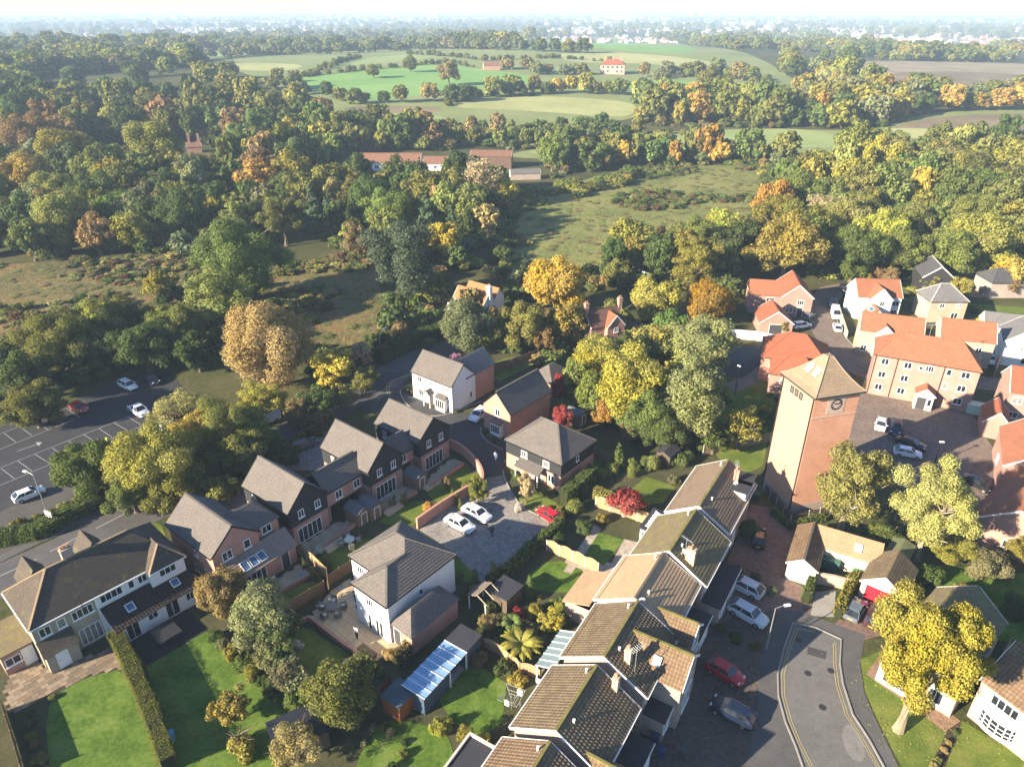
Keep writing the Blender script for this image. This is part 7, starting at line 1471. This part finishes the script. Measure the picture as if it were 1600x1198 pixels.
for k, (s, u, w, h) in enumerate(((1.2, .1, .5, .8), (1.2, .55, .4, .6), (.85, .2, .4, .7), (1.25, .35, .3, .9))):
    a, b = k * math.pi / 2, (k + 1) * math.pi / 2; A, B = Vector((s * math.cos(a), s * math.sin(a), 1.8)), Vector((s * math.cos(b), s * math.sin(b), 1.8)); d = B - A; P0, P1 = A + d * u, A + d * min(1, u + w / d.length)
    m = MB(); n_ = Vector((-d.y, d.x, 0)).normalized() * .012
    for i in range(3):
        z0, z1 = -h * i / 3, -h * (i + 1) / 3; o = n_ * 3 * math.sin(i * 2); o2 = n_ * 3 * math.sin((i + 1) * 2)
        m.poly([P0 + o + Vector((0, 0, z0)), P1 + o + Vector((0, 0, z0)), P1 + o2 + Vector((0, 0, z1)), P0 + o2 + Vector((0, 0, z1))])
    tag(m.build('washing', WPAINT, None, M=TM(p.x, p.y, 0, R(20))), ['white sheet on the near side of the rotary dryer', 'white shirt on the rotary dryer', 'white towel near the pole of the rotary dryer', 'long white cloth on the rotary dryer'][k], 'washing', 'washing on the dryer')

# ------------------------------------------------------------------ people
def person_mesh(pose):
    st = pose == 'walk'
    J = {'pel': (0, 0, .95, .15), 'wai': (0, 0, 1.08, .135), 'che': (0, .01, 1.30, .165), 'sho': (0, .01, 1.42, .13), 'nec': (0, .01, 1.50, .062), 'jaw': (0, -.015, 1.58, .085), 'hed': (0, -.005, 1.67, .10), 'top': (0, .0, 1.74, .07)}
    E_ = [('pel', 'wai'), ('wai', 'che'), ('che', 'sho'), ('sho', 'nec'), ('nec', 'jaw'), ('jaw', 'hed'), ('hed', 'top')]
    for s, n in ((-1, 'l'), (1, 'r')):
        f = s * (.18 if st else .03); sw = -f
        J.update({n + 'hip': (s * .095, 0, .88, .105), n + 'kne': (s * .10, -f * .8 - .02, .48, .068), n + 'ank': (s * .10, -f + .03, .09, .045), n + 'toe': (s * .12, -f - .13, .04, .04), n + 'shl': (s * .20, .01, 1.40, .075), n + 'elb': (s * .26, .03 + sw * .3, 1.12, .052), n + 'wri': (s * .25, -.06 + sw, .90, .036), n + 'han': (s * .245, -.09 + sw, .80, .038)})
        E_ += [('pel', n + 'hip'), (n + 'hip', n + 'kne'), (n + 'kne', n + 'ank'), (n + 'ank', n + 'toe'), ('sho', n + 'shl'), (n + 'shl', n + 'elb'), (n + 'elb', n + 'wri'), (n + 'wri', n + 'han')]
    keys = list(J); me = bpy.data.meshes.new('person'); me.from_pydata([J[k][:3] for k in keys], [(keys.index(a), keys.index(b)) for a, b in E_], [])
    o = bpy.data.objects.new('person_rig', me); COL.objects.link(o); md = o.modifiers.new('skin', 'SKIN'); sv = me.skin_vertices[0].data if me.skin_vertices else None
    if sv is None:
        bpy.context.view_layer.objects.active = o; me.attributes; bm = bmesh.new(); bm.from_mesh(me); L = bm.verts.layers.skin.verify(); bm.verts.ensure_lookup_table()
        for i, k in enumerate(keys): bm.verts[i][L].radius = (J[k][3], J[k][3] * (.8 if k in ('che', 'sho', 'wai', 'pel') else 1)); bm.verts[i][L].use_root = k == 'pel'
        bm.to_mesh(me); bm.free()
    else:
        for i, k in enumerate(keys): sv[i].radius = (J[k][3], J[k][3]); sv[i].use_root = k == 'pel'
    sb = o.modifiers.new('sub', 'SUBSURF'); sb.levels = 1; sb.render_levels = 1
    dg = bpy.context.evaluated_depsgraph_get(); ev = bpy.data.meshes.new_from_object(o.evaluated_get(dg)); bpy.data.objects.remove(o)
    ev.name = 'person'; ev.materials.clear()
    for _ in range(4): ev.materials.append(TYRE)
    for p_ in ev.polygons:
        x, y, z = p_.center; p_.use_smooth = True
        p_.material_index = 0 if z > 1.49 or (abs(x) > .2 and z < .86) else 3 if z < .09 else 2 if (z < .98 and abs(x) < .21) else 1
    return ev
PM = {k: person_mesh(k) for k in ('walk', 'stand')}
SKIN = plain('skin', (.50, .30, .21), .6); SHOE = plain('shoe', (.03, .025, .02), .5)
def person(px, face, pose, top, leg, label, hair=(.05, .03, .02)):
    p = G(*px); o = put('person', PM[pose]); o.location = (p.x, p.y, .05); o.rotation_euler = (0, 0, R(face)); tag(o, label, 'person', 'people out walking')
    for i, m_ in enumerate((SKIN, plain('cloth' + str(top), top, .9), plain('cloth' + str(leg), leg, .9), SHOE)): o.material_slots[i].link = 'OBJECT'; o.material_slots[i].material = m_
    m = MB(); 
    for i in range(4):
        for k in range(8):
            f = lambda i, k: (.108 * math.cos(i * .42 - .15) * math.sin(k * math.pi / 4), .01 + .11 * math.cos(i * .42 - .15) * math.cos(k * math.pi / 4) + .012, 1.68 + .1 * math.sin(i * .42 - .15))
            m.poly([f(i, k), f(i, k + 1), f(i + 1, k + 1), f(i + 1, k)][::-1])
    m.build('hair', plain('hair' + str(hair), hair, .8), o); return o
person((769, 839), 200, 'stand', (.04, .04, .05), (.03, .03, .035), 'person in a dark suit standing on the paved courtyard'); person((774, 722), 170, 'walk', (.20, .30, .45), (.10, .13, .2), 'person in pale blue walking up the estate road'); person((558, 998), 150, 'stand', (.75, .74, .72), (.03, .03, .035), 'person in white shirt standing on the white house terrace')
person((422, 920), 120, 'stand', (.25, .03, .04), (.03, .03, .05), 'person in red top on the skylit brick house terrace'); person((429, 917), 220, 'stand', (.6, .55, .5), (.05, .05, .07), 'person in pale top beside the one in red'); person((171, 698), 200, 'stand', (.55, .65, .05), (.03, .04, .07), 'person in yellow high-visibility vest at the car park edge'); person((158, 701), 30, 'walk', (.03, .03, .04), (.03, .03, .035), 'person in dark clothes beside the one in high-visibility vest')
# ------------------------------------------------------------------ hedges, shrubs and garden plants
def hedge(px, w, h, tn, label, seg=.55, sz=.075, dens=210, smooth=0):
    """a clipped hedge: a dense block of leaf sprays along a line"""
    P = [G(*q) for q in px]; O = Vector((P[0].x, P[0].y, 0)); g = np.random.default_rng(int(px[0][0] * 7 + px[0][1])); V = []
    for a, b in zip(P, P[1:]):
        d = b - a; L = d.length; t = d.normalized(); nn = Vector((-t.y, t.x, 0)); n = int(L * (w + 2 * h) * dens * .42)
        u = g.uniform(-.02, 1.02, n) * L; f = g.uniform(0, w + 2 * h, n); wob = .09 * np.sin(u * 1.7) + .07 * np.sin(u * 4.1)
        side = np.where(f < h, -w / 2, np.where(f < h + w, f - h - w / 2, w / 2)); z = np.where(f < h, f, np.where(f < h + w, h, f - h - w))
        o = np.where(f < h, -1, np.where(f < h + w, 0, 1)); up = (o == 0) * 1.0
        j = g.normal(0, .05, n); s_ = side + o * (wob + j) * 1.0; z = z + up * (wob + j)
        C = np.stack([a.x - O.x + t.x * u + nn.x * s_, a.y - O.y + t.y * u + nn.y * s_, np.maximum(z, .03)], 1)
        N_ = np.stack([nn.x * o, nn.y * o, up + .15], 1) + g.normal(0, .5, (n, 3)); N_ /= np.linalg.norm(N_, axis=1)[:, None]
        T_ = np.cross(N_, g.normal(size=(n, 3))); T_ /= np.linalg.norm(T_, axis=1)[:, None]; B_ = np.cross(N_, T_); q = sz * g.uniform(.6, 1.3, (n, 1))
        V.append(np.stack([C - T_ * q, C - B_ * q, C + T_ * q, C + B_ * q], 1).reshape(-1, 3))
    V = np.concatenate(V); r = thing('hedge', label, 'hedge', O); f = put('foliage', np_mesh('hedge_foliage', V, np.arange(len(V)).reshape(-1, 4), LEAF), r); f['tint'] = TINT[tn]
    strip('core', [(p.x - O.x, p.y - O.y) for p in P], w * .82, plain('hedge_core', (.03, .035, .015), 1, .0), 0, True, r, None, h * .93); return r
TINT['hg'] = (.135, .142, .034)
hedge([(402, 968), (426, 1012), (450, 1056), (476, 1104)], 1.9, 2.6, 'gg', 'shaggy ivy hedge running diagonally between large lawn and terrace garden', sz=.11, dens=130); hedge([(186, 1004), (210, 1055), (238, 1120), (268, 1205)], 1.25, 1.9, 'hg', 'long clipped hedge between the two lower left lawns', sz=.038, dens=620)
hedge([(876, 822), (858, 842), (830, 862), (812, 880)], .9, 1.5, 'mg', 'hedge along the right edge of the paved courtyard, upper part'); hedge([(812, 880), (790, 898), (762, 916)], .9, 1.3, 'ol', 'hedge along the right edge of the paved courtyard, lower part')
hedge([(1308, 966), (1326, 920), (1333, 908)], .8, 1.5, 'yg', 'clipped hedge beside the grey hatchback'); hedge([(1258, 942), (1268, 905)], .8, 1.6, 'mg', 'clipped hedge below the white garage door'); hedge([(592, 568), (620, 552), (660, 536), (700, 522)], 2.2, 2.6, 'dg', 'dark hedge along the far side of the main road bend'); hedge([(1206, 800), (1234, 826), (1262, 818), (1292, 812)], .7, .9, 'mg', 'low hedge inside the clock tower fence')
hedge([(-10, 850), (60, 838), (130, 800), (170, 780)], 2.0, 1.5, 'mg', 'shaggy hedge between car park and main road'); hedge([(300, 790), (350, 760), (430, 712), (520, 655)], .9, .9, 'ol', 'low hedge along the street side of the boarded terrace'); hedge([(880, 790), (905, 770), (925, 748)], 1.3, 2.2, 'mg', 'tall laurel hedge behind the hipped dark boarded house'); hedge([(928, 778), (960, 790), (1010, 806)], .8, 1.7, 'yg', 'golden hedge under the red Japanese maple')
hedge([(1340, 540), (1356, 548)], .9, 1.0, 'mg', 'low hedge before the orange roofed row by the vans'); hedge([(620, 1040), (655, 1004), (690, 968)], .9, 1.5, 'ta', 'mixed hedge between white house and blue garden room')
SHK = {}
def shrub(px, w, kd, tn, label, group=None, h=None, name='shrub', cat='shrub'):
    """px: its foot in the photo, w: width in metres"""
    p = G(*px); x, y = p.x, p.y; hh = h or w * ASPECT[kd]; lod = 'h' if w * FPX / proj((x, y, 0))[2] > 55 else 'm'
    o = put(name, crown_mesh(kd, lod, int(gt.integers(3))), None); o.location = (x, y, float(T(x, y)) - .03); o.rotation_euler = (0, 0, gt.uniform(0, 6.28)); o.scale = (w / 2, w / 2, hh / UNITH[kd]); o['tint'] = jit(tn, gt); tag(o, label, cat, group); return o
for a in [((1168, 836), 2.3, 'round', 'mg', 'round clipped green bush beside the black car', None, 2.2), ((808, 1068), 2.0, 'bush', 'or', 'fiery orange shrub by the rotary dryer'), ((788, 1052), 2.3, 'bush', 'dg', 'dark green dome beside the fiery orange shrub'), ((669, 800), 1.9, 'bush', 'or', 'orange shrub in the garden behind the two white cars', None, 1.5), ((756, 1160), 1.2, 'round', 'ye', 'small yellow ball shrub by the lowest flat roof', None, 1.0),
    ((826, 930), 1.5, 'column', 'mg', 'tall oval clipped conifer by the shaded lawn', None, 2.8), ((770, 905), 1.3, 'column', 'ol', 'columnar conifer on the courtyard corner, left of two', None, 2.8), ((742, 912), 1.2, 'column', 'ol', 'shorter columnar conifer left of the taller one by the courtyard', None, 2.2), ((712, 566), 2.2, 'bush', 'pk', 'pink flowering shrub behind the white junction house', None, 2.0), ((715, 905), 1.6, 'bush', 'gg', 'grey-green shrub below the white hipped house corner'), ((812, 798), 1.6, 'bush', 'wh', 'white flowering shrub on the lawn by the courtyard', None, 1.3), ((843, 800), 1.4, 'bush', 'ru', 'rusty shrub beside the small red car'),
    ((730, 770), 2.0, 'bush', 'ol', 'round olive shrub on the lawn nearest the curved wall', None, 1.8), ((509, 885), 1.6, 'bush', 'ol', 'round olive shrub on the lawn below the skylit house', None, 1.4), ((498, 862), 1.5, 'bush', 'wh', 'white flowers beside the fence below the skylit house', None, .7), ((478, 900), 1.7, 'bush', 'wh', 'white flower bed along the skylit house terrace', None, .7), ((463, 1012), 1.6, 'bush', 'wh', 'white flower bed beside the arbour seat', None, .8), ((541, 1040), 1.4, 'bush', 'wh', 'white flowers at the lower corner of the terrace wall', None, .7),
    ((1130, 885), 1.4, 'bush', 'gg', 'grey leaved shrub above the upper silver car, left'), ((1152, 895), 1.6, 'bush', 'ol', 'olive shrub above the upper silver car'), ((1180, 905), 1.5, 'bush', 'gg', 'grey leaved shrub above the upper silver car, right'), ((1205, 925), 1.2, 'bush', 'gg', 'grey leaved shrub beside the upper silver car tail'), ((1150, 1000), 1.6, 'bush', 'mg', 'green shrub below the lower silver car'), ((1125, 985), 1.3, 'bush', 'dg', 'dark shrub between silver and red cars'), ((1180, 1012), 1.2, 'bush', 'mg', 'small green shrub near the street lamp'),
    ((736, 1010), 2.6, 'bush', 'lg', 'light green shrub behind the blue garden room end'), ((762, 985), 2.4, 'bare', 'ta', 'dry twiggy shrub above the tree fern', None, 2.2), ((748, 1035), 2.2, 'bush', 'ru', 'rusty shrub beside the blue garden room end'), ((690, 1140), 2.2, 'bush', 'yg', 'yellow-green shrub below the small red-brown shed'), ((728, 1160), 2.0, 'bare', 'yg', 'spiky yellowish shrub near the flat roofed extension', None, 2.0), ((862, 985), 2.6, 'airy', 'ye', 'yellow shrub behind the clean tan tiled house', None, 2.6), ((835, 960), 2.2, 'bush', 'yg', 'yellow-green shrub below the oval clipped conifer'), ((810, 965), 1.8, 'bush', 'rd', 'red leaved shrub beside the black felt shed', None, 1.3), ((880, 955), 2.0, 'bush', 'yg', 'pale yellow-green shrub nearest the clean tan tiled house'),
    ((560, 1100), 3.0, 'bush', 'dg', 'dark ivy mass at the foot of the large round olive tree'), ((1385, 850), 5, 'bush', 'mg', 'bright green laurel mass between the two trees by the tower', None, 2.4), ((1480, 880), 5, 'airy', 'yg', 'yellow-green shrub bank below the long low brick range', None, 4), ((1540, 900), 5, 'bush', 'gg', 'grey-green shrub bank at the right below the brick range', None, 3.5), ((1590, 880), 4, 'airy', 'yg', 'yellow shrub at the right edge below the brick range', None, 4), ((1445, 905), 3.5, 'bush', 'mg', 'green shrub behind the tan and olive garage tree'), ((1500, 935), 3, 'bush', 'ru', 'rusty shrub at the top of the right edge lawn'), ((1540, 985), 2.2, 'bush', 'rd', 'dark red shrub beyond the yellow tree house'), ((1590, 960), 4, 'bush', 'dg', 'dark green shrub mass at the right photo edge'),
    ((1060, 725), 3, 'bush', 'mg', 'glossy green shrub above the topmost terraced house'), ((1020, 735), 2.6, 'bush', 'lg', 'light golden shrub over the small garden above the orangery', None, 2.4), ((965, 730), 2.6, 'conifer', 'mg', 'feathery conifer above the small garden', None, 4.0), ((985, 745), 1.8, 'column', 'ol', 'slim conifer beside the feathery one', None, 3.0), ((1052, 755), 2.0, 'bush', 'gg', 'grey-green dome on the small garden terrace'), ((898, 800), 2.8, 'bush', 'ol', 'olive shrub beside the laurel hedge'), ((870, 808), 2.4, 'bush', 'yg', 'yellow-green shrub beyond the small red car'), ((910, 830), 2.4, 'bush', 'dg', 'dark shrub bed above the rectangular lawn'), ((940, 815), 1.8, 'bush', 'yg', 'yellow-green shrub bed right of the rectangular lawn'), ((875, 850), 2.4, 'bush', 'dg', 'dark shrub bed left of the rectangular lawn')]: shrub(*a)
def shrub_row(px, step, w0, w1, pal, where, kd='bush', asp=None, name='shrub'):
    P = [G(*q) for q in px]; pal = pal.split(); L = []; g = np.random.default_rng(len(where) * 31)
    for a, b in zip(P, P[1:]):
        n = max(1, round((b - a).length / step))
        for i in range(n): L.append((a + (b - a) * ((i + g.uniform(.2, .8)) / n), pal[int(g.integers(len(pal)))]))
    L.sort(key=lambda q: proj(q[0])[0]); cnt = {}
    for p, t_ in L: cnt[t_] = cnt.get(t_, 0) + 1
    seen = {}
    for p, t_ in L:
        i = seen.get(t_, 0); seen[t_] = i + 1; w = g.uniform(w0, w1)
        if i > 17: continue
        lb = (f"{ORD[i]} {WORD[t_]} {name} from the left " if cnt[t_] > 1 else f"only {WORD[t_]} {name} ") + where
        q = proj(p); shrub((q[0], q[1]), w, kd, t_, lb, 'shrubs ' + where, asp and w * asp * g.uniform(.85, 1.15), name)
shrub_row([(-30, 625), (60, 612), (150, 590), (240, 560), (300, 560)], 2.6, 2.6, 4.2, 'ol dg ol mg', 'under the car park hedge trees'); shrub_row([(590, 800), (625, 790), (640, 783)], .9, .7, .8, 'ol mg', 'in the conifer row of the middle garden', 'column', 2.3, 'conifer_shrub'); shrub_row([(688, 770), (700, 762), (715, 790), (722, 800)], 1.3, .7, .8, 'ol ru mg', 'in the conifer row by the brick retaining wall', 'column', 2.4, 'conifer_shrub'); shrub_row([(473, 885), (486, 900), (503, 915)], 1.0, .7, .9, 'ol mg', 'against the stepping fence', 'column', 2.2, 'conifer_shrub')
shrub_row([(300, 800), (360, 775), (400, 745), (470, 700), (520, 668)], 1.7, 1.0, 1.8, 'ol mg ol dg', 'on the street side of the boarded terrace'); shrub_row([(100, 1080), (40, 1120), (60, 1180), (75, 1215)], 1.5, .8, 1.5, 'dg ru ol', 'in the left bed of the left lawn', asp=.5); shrub_row([(330, 990), (400, 1060), (450, 1100), (500, 1140)], 1.6, 1.2, 2.2, 'yg mg gg dg', 'along the ivy line below the grey-green tree'); shrub_row([(602, 1030), (640, 1000), (700, 950), (745, 925)], 1.3, 1.1, 1.7, 'ta ol yg mg', 'between white house garage and blue room'); shrub_row([(760, 950), (790, 985), (770, 1010), (850, 1020), (870, 1005)], 1.5, 1.0, 2.0, 'dg mg lg dg', 'in the jungly garden round the tree fern')
shrub_row([(745, 960), (770, 1000), (800, 1010), (840, 990), (880, 975), (905, 945)], .95, .9, 1.7, 'dg mg ol lg dg ru', 'packed round the jungly garden path'); shrub_row([(775, 925), (800, 915), (840, 935), (870, 945), (905, 930)], 1.0, .8, 1.4, 'mg yg ol dg', 'below the shaded oval lawn'); shrub_row([(600, 1060), (585, 1040), (560, 1075), (520, 1110)], 1.2, 1.0, 1.8, 'ol ta dg mg', 'behind the brick planter'); shrub_row([(885, 740), (920, 755), (950, 740), (1000, 730), (1080, 720)], 2.0, 1.6, 2.8, 'mg dg lg', 'along the top of the small garden'); shrub_row([(628, 606), (660, 622), (690, 640), (716, 645)], 1.2, .7, 1.1, 'mg ru ol', 'before the white junction house', asp=.7); shrub_row([(756, 672), (768, 688), (782, 698)], 1.0, .8, 1.2, 'gg dg', 'in the kerbed bed of the orange brick house'); shrub_row([(795, 735), (830, 765), (870, 778)], 1.2, .8, 1.3, 'yg mg ol', 'before the hipped dark boarded house'); shrub_row([(556, 1180), (590, 1130), (640, 1170), (600, 1215)], 1.4, .7, 1.3, 'dg gg ol', 'in the pot garden at the lower edge', asp=.6)
shrub_row([(1130, 700), (1180, 680), (1195, 650), (1205, 620)], 2.2, 1.8, 3.0, 'ol yg mg dg', 'on the tower lawn'); shrub_row([(1345, 545), (1370, 556), (1395, 562)], 2.0, 1.5, 2.4, 'mg yg', 'before the orange roofed row'); shrub_row([(1395, 470), (1440, 452), (1500, 480), (1560, 500), (1620, 520)], 3.0, 1.8, 3.0, 'mg yg ol', 'between the estate gardens'); shrub_row([(1440, 1225), (1470, 1180), (1496, 1140)], 1.1, .6, .9, 'ta ol dg', 'in the planted strip of the corner lawn', asp=.6); shrub_row([(20, 832), (70, 815), (120, 790), (165, 768)], 1.8, 1.8, 3.0, 'mg dg ol', 'between access lane and main road'); shrub_row([(600, 545), (650, 522), (690, 505)], 2.4, 2.6, 4.0, 'dg ol dg ta', 'in the dark thicket behind the road bend', asp=.95); shrub_row([(1000, 680), (1040, 690), (1090, 700), (1120, 705)], 2.4, 2.4, 3.6, 'mg dg lg', 'under the twisted dead tree')
# tree fern and palms with real fronds
def fern(px, w, h, tn, label):
    p = G(*px); r = thing('tree_fern', label, 'fern', (p.x, p.y, 0)); MB().tube([(0, 0, 0), (0, 0, h)], [.14, .1], 7).build('trunk', BARK, r)
    for k in range(15):
        a = k * 2.4; el = .75 - .5 * (k % 3) / 2; m = MB(); pts = []
        for i in range(9): t = i / 8; pts.append(Vector((t * w / 2, 0, el * math.sin(t * 2.6) * .75)))
        for i in range(8):
            A, B = pts[i], pts[i + 1]; ww = .34 * math.sin(math.pi * min(.97, (i + .6) / 8.2)) + .03
            for s in (-1, 1): m.poly([A, B, B + Vector((.06, s * ww, -.06)), A + Vector((.06, s * ww, -.06))][::s])
        f = m.build('frond', LEAF, r, M=TM(0, 0, h, a)); f['tint'] = TINT[tn]
fern((814, 1022), 4.2, 1.4, 'yg', 'large yellow-green tree fern in the jungly garden'); fern((800, 985), 2.2, 1.0, 'mg', 'smaller green fern above the large tree fern')
# dead twisted tree
p = G(1042, 690); dt = thing('dead_tree', 'pale twisted dead tree at the foot of the tall pale tree pair', 'tree', (p.x, p.y, 0)); m = MB(); DW = bark('bleached_wood', (.5, .44, .34))
m.tube([(0, 0, 0), (.2, 0, 1.4), (-.3, 0, 2.6), (.3, .1, 3.6), (1.0, 0, 3.9), (1.1, 0, 3.0)], [.3, .25, .2, .17, .13, .06], 7).build('trunk', DW, dt); MB().tube([(-.2, 0, 2.2), (-1.4, 0, 3.0), (-2.4, .2, 3.1)], [.15, .1, .03], 6).build('branch', DW, dt); MB().tube([(.2, 0, 1.6), (1.5, .1, 2.4), (2.3, 0, 3.2)], [.14, .09, .03], 6).build('branch', DW, dt)
# ground cover of the woods, rough tufts of the meadows, leaves blown onto the corner lawn
gu = np.random.default_rng(77)
def scatter(name, polys, sp, w0, w1, asp, pal, nogo=True, cl=0, th=.6):
    rows_ = []; pal = pal.split()
    for pp in polys:
        poly = [(p.x, p.y) for p in (G(*q) for q in pp)]; x0, x1, y0, y1 = min(p[0] for p in poly), max(p[0] for p in poly), min(p[1] for p in poly), max(p[1] for p in poly)
        n = int((x1 - x0) * (y1 - y0) / sp ** 2)
        for x, y in zip(gu.uniform(x0, x1, n), gu.uniform(y0, y1, n)):
            if (not cl or vn(x, y, cl, 3) > th) and inpoly(poly, x, y) and not (nogo and any(inpoly(n_, x, y) for n_ in NOGO)):
                w = gu.uniform(w0, w1); rows_.append((x, y, float(T(x, y)) - .05, w, w * asp * gu.uniform(.7, 1.3), jit(pal[int(gu.integers(len(pal)))], gu)))
    return gn_mass(name, rows_, 'l', 'bush')
scatter('undergrowth', [f[1] for f in FILL], 4.2, 3, 6.5, .75, 'dg ol ol dg mg ru gg'); scatter('bramble_cover', [[(-60, 560), (60, 530), (240, 470), (330, 425), (420, 450), (470, 545), (590, 520), (600, 560), (480, 600), (340, 560), (200, 560), (-60, 640)], [(600, 470), (780, 500), (880, 490), (960, 500), (1000, 560), (1100, 600), (1120, 690), (960, 650), (900, 590), (760, 545), (640, 540)], [(760, 430), (800, 415), (980, 410), (1000, 430), (900, 470), (800, 470)]], 3.6, 2, 4.2, .7, 'dg ol mg dg ta', True)
MEAD = [f[3] for f in FIELDS if f[0] == 'meadow']
TINT['mo'] = (.19, .195, .07); TINT['mb'] = (.21, .18, .08)
scatter('meadow_tussocks', MEAD, 2.3, 1.0, 2.6, .14, 'mo mb mo mo', False); TINT['rs'] = (.15, .095, .05); scatter('meadow_scrub', MEAD[1:], 1.6, 1.2, 3.4, .45, 'mo ol mb rs dg st', False, 6.5, .53); scatter('meadow_thicket', MEAD[:1], 2.0, 1.4, 3.6, .5, 'mo ol mg rs dg', False, 11, .66)
scatter('hedgerow_scrub', [[(780, 420), (765, 345), (800, 312), (880, 290), (880, 300), (810, 330), (790, 400)], [(860, 300), (985, 268), (985, 290), (900, 310)], [(1190, 262), (1235, 262), (1225, 330), (1190, 335)]], 3.0, 3, 6, .6, 'mg dg ol yg', False)
V = []
c = G(1440, 1120); n = 420; q = gu.normal(0, 3.0, (n, 2)); s = gu.uniform(.05, .10, n); a = gu.uniform(0, 6.28, n)
X = np.stack([c.x + q[:, 0], c.y + q[:, 1], np.full(n, .07)], 1)
dx = np.stack([s * np.cos(a), s * np.sin(a), s * gu.uniform(-.2, .2, n)], 1); dy = np.stack([-s * np.sin(a), s * np.cos(a), s * gu.uniform(-.2, .2, n)], 1)
fl = np_mesh('fallen_leaves', np.stack([X - dx, X - dy, X + dx, X + dy], 1).reshape(-1, 3), np.arange(4 * n).reshape(-1, 4), LEAF); o = kind(put('fallen_leaves', fl), 'stuff'); o['tint'] = TINT['st']
# ------------------------------------------------------------------ the far town: towers one can point at, the rest a mass of small houses
for i, (px, py, w, h, lb) in enumerate(((1078, 29, 22, 45, 'left of the twin pale tower blocks on the far plain'), (1096, 29, 22, 45, 'right of the twin pale tower blocks on the far plain'), (243, 40, 30, 40, 'pale tower block on the far plain at the upper left'), (233, 42, 30, 30, 'lower pale block beside the upper left tower block'), (520, 34, 40, 35, 'broad pale block on the far plain, left of centre'), (537, 34, 40, 30, 'slightly lower pale block right of the broad one on the far plain'), (683, 34, 30, 36, 'pale block on the far plain above the green pasture'))):
    p = G(px, py); r = thing('tower_block', lb, 'tower block', (p.x, p.y, p.z), .2 * i, 'tower blocks of the far plain'); MB().box(-w / 2, w / 2, -w / 3, w / 3, 0, h).build('wall', plain('pale_block', (.6, .58, .55), .8), r); MB().box(-w / 4, w / 4, -w / 5, w / 5, h + .01, h + 4).build('roof_plant', plain('block_top', (.4, .4, .4), .8), r)
m = MB(); gq = np.random.default_rng(3); pal_ = [plain('far_white', (.42, .40, .37), .8), plain('far_brick', (.36, .20, .14), .8), plain('far_roof', (.24, .15, .11), .8), plain('far_grey', (.34, .34, .35), .8)]
k = 0
while k < 5200:
    d = math.exp(gq.uniform(math.log(1500), math.log(12000))); a = R(gq.uniform(-40, 42)); x, y = d * math.sin(a), d * math.cos(a)
    if gq.random() > (1.0 if vn(x, y, 330, 5) > .5 else .15) * (1 if abs(a) < .42 else .45): continue
    w, l, h = gq.uniform(7, 12), gq.uniform(9, 34 if gq.random() < .2 else 18), gq.uniform(6, 10); M = TM(x, y, float(T(x, y)), gq.uniform(0, 3.14)); wm = 0 if gq.random() < .6 else int(gq.integers(4)); k += 1
    A = [M @ Vector(q) for q in ((-l / 2, -w / 2, 0), (l / 2, -w / 2, 0), (l / 2, w / 2, 0), (-l / 2, w / 2, 0), (-l / 2, -w / 2, h * .6), (l / 2, -w / 2, h * .6), (l / 2, w / 2, h * .6), (-l / 2, w / 2, h * .6), (-l / 2, 0, h), (l / 2, 0, h))]
    m.add(A, [(0, 1, 5, 4), (2, 3, 7, 6), (1, 2, 6, 9, 5), (3, 0, 4, 8, 7)], wm); m.add(A, [(4, 5, 9, 8), (6, 7, 8, 9)], 2 if gq.random() < .7 else 3)
me = bpy.data.meshes.new('far_houses'); me.from_pydata(m.v, [], m.f)
for q in pal_: me.materials.append(q)
me.polygons.foreach_set('material_index', m.mi); kind(put('far_houses', me), 'stuff')
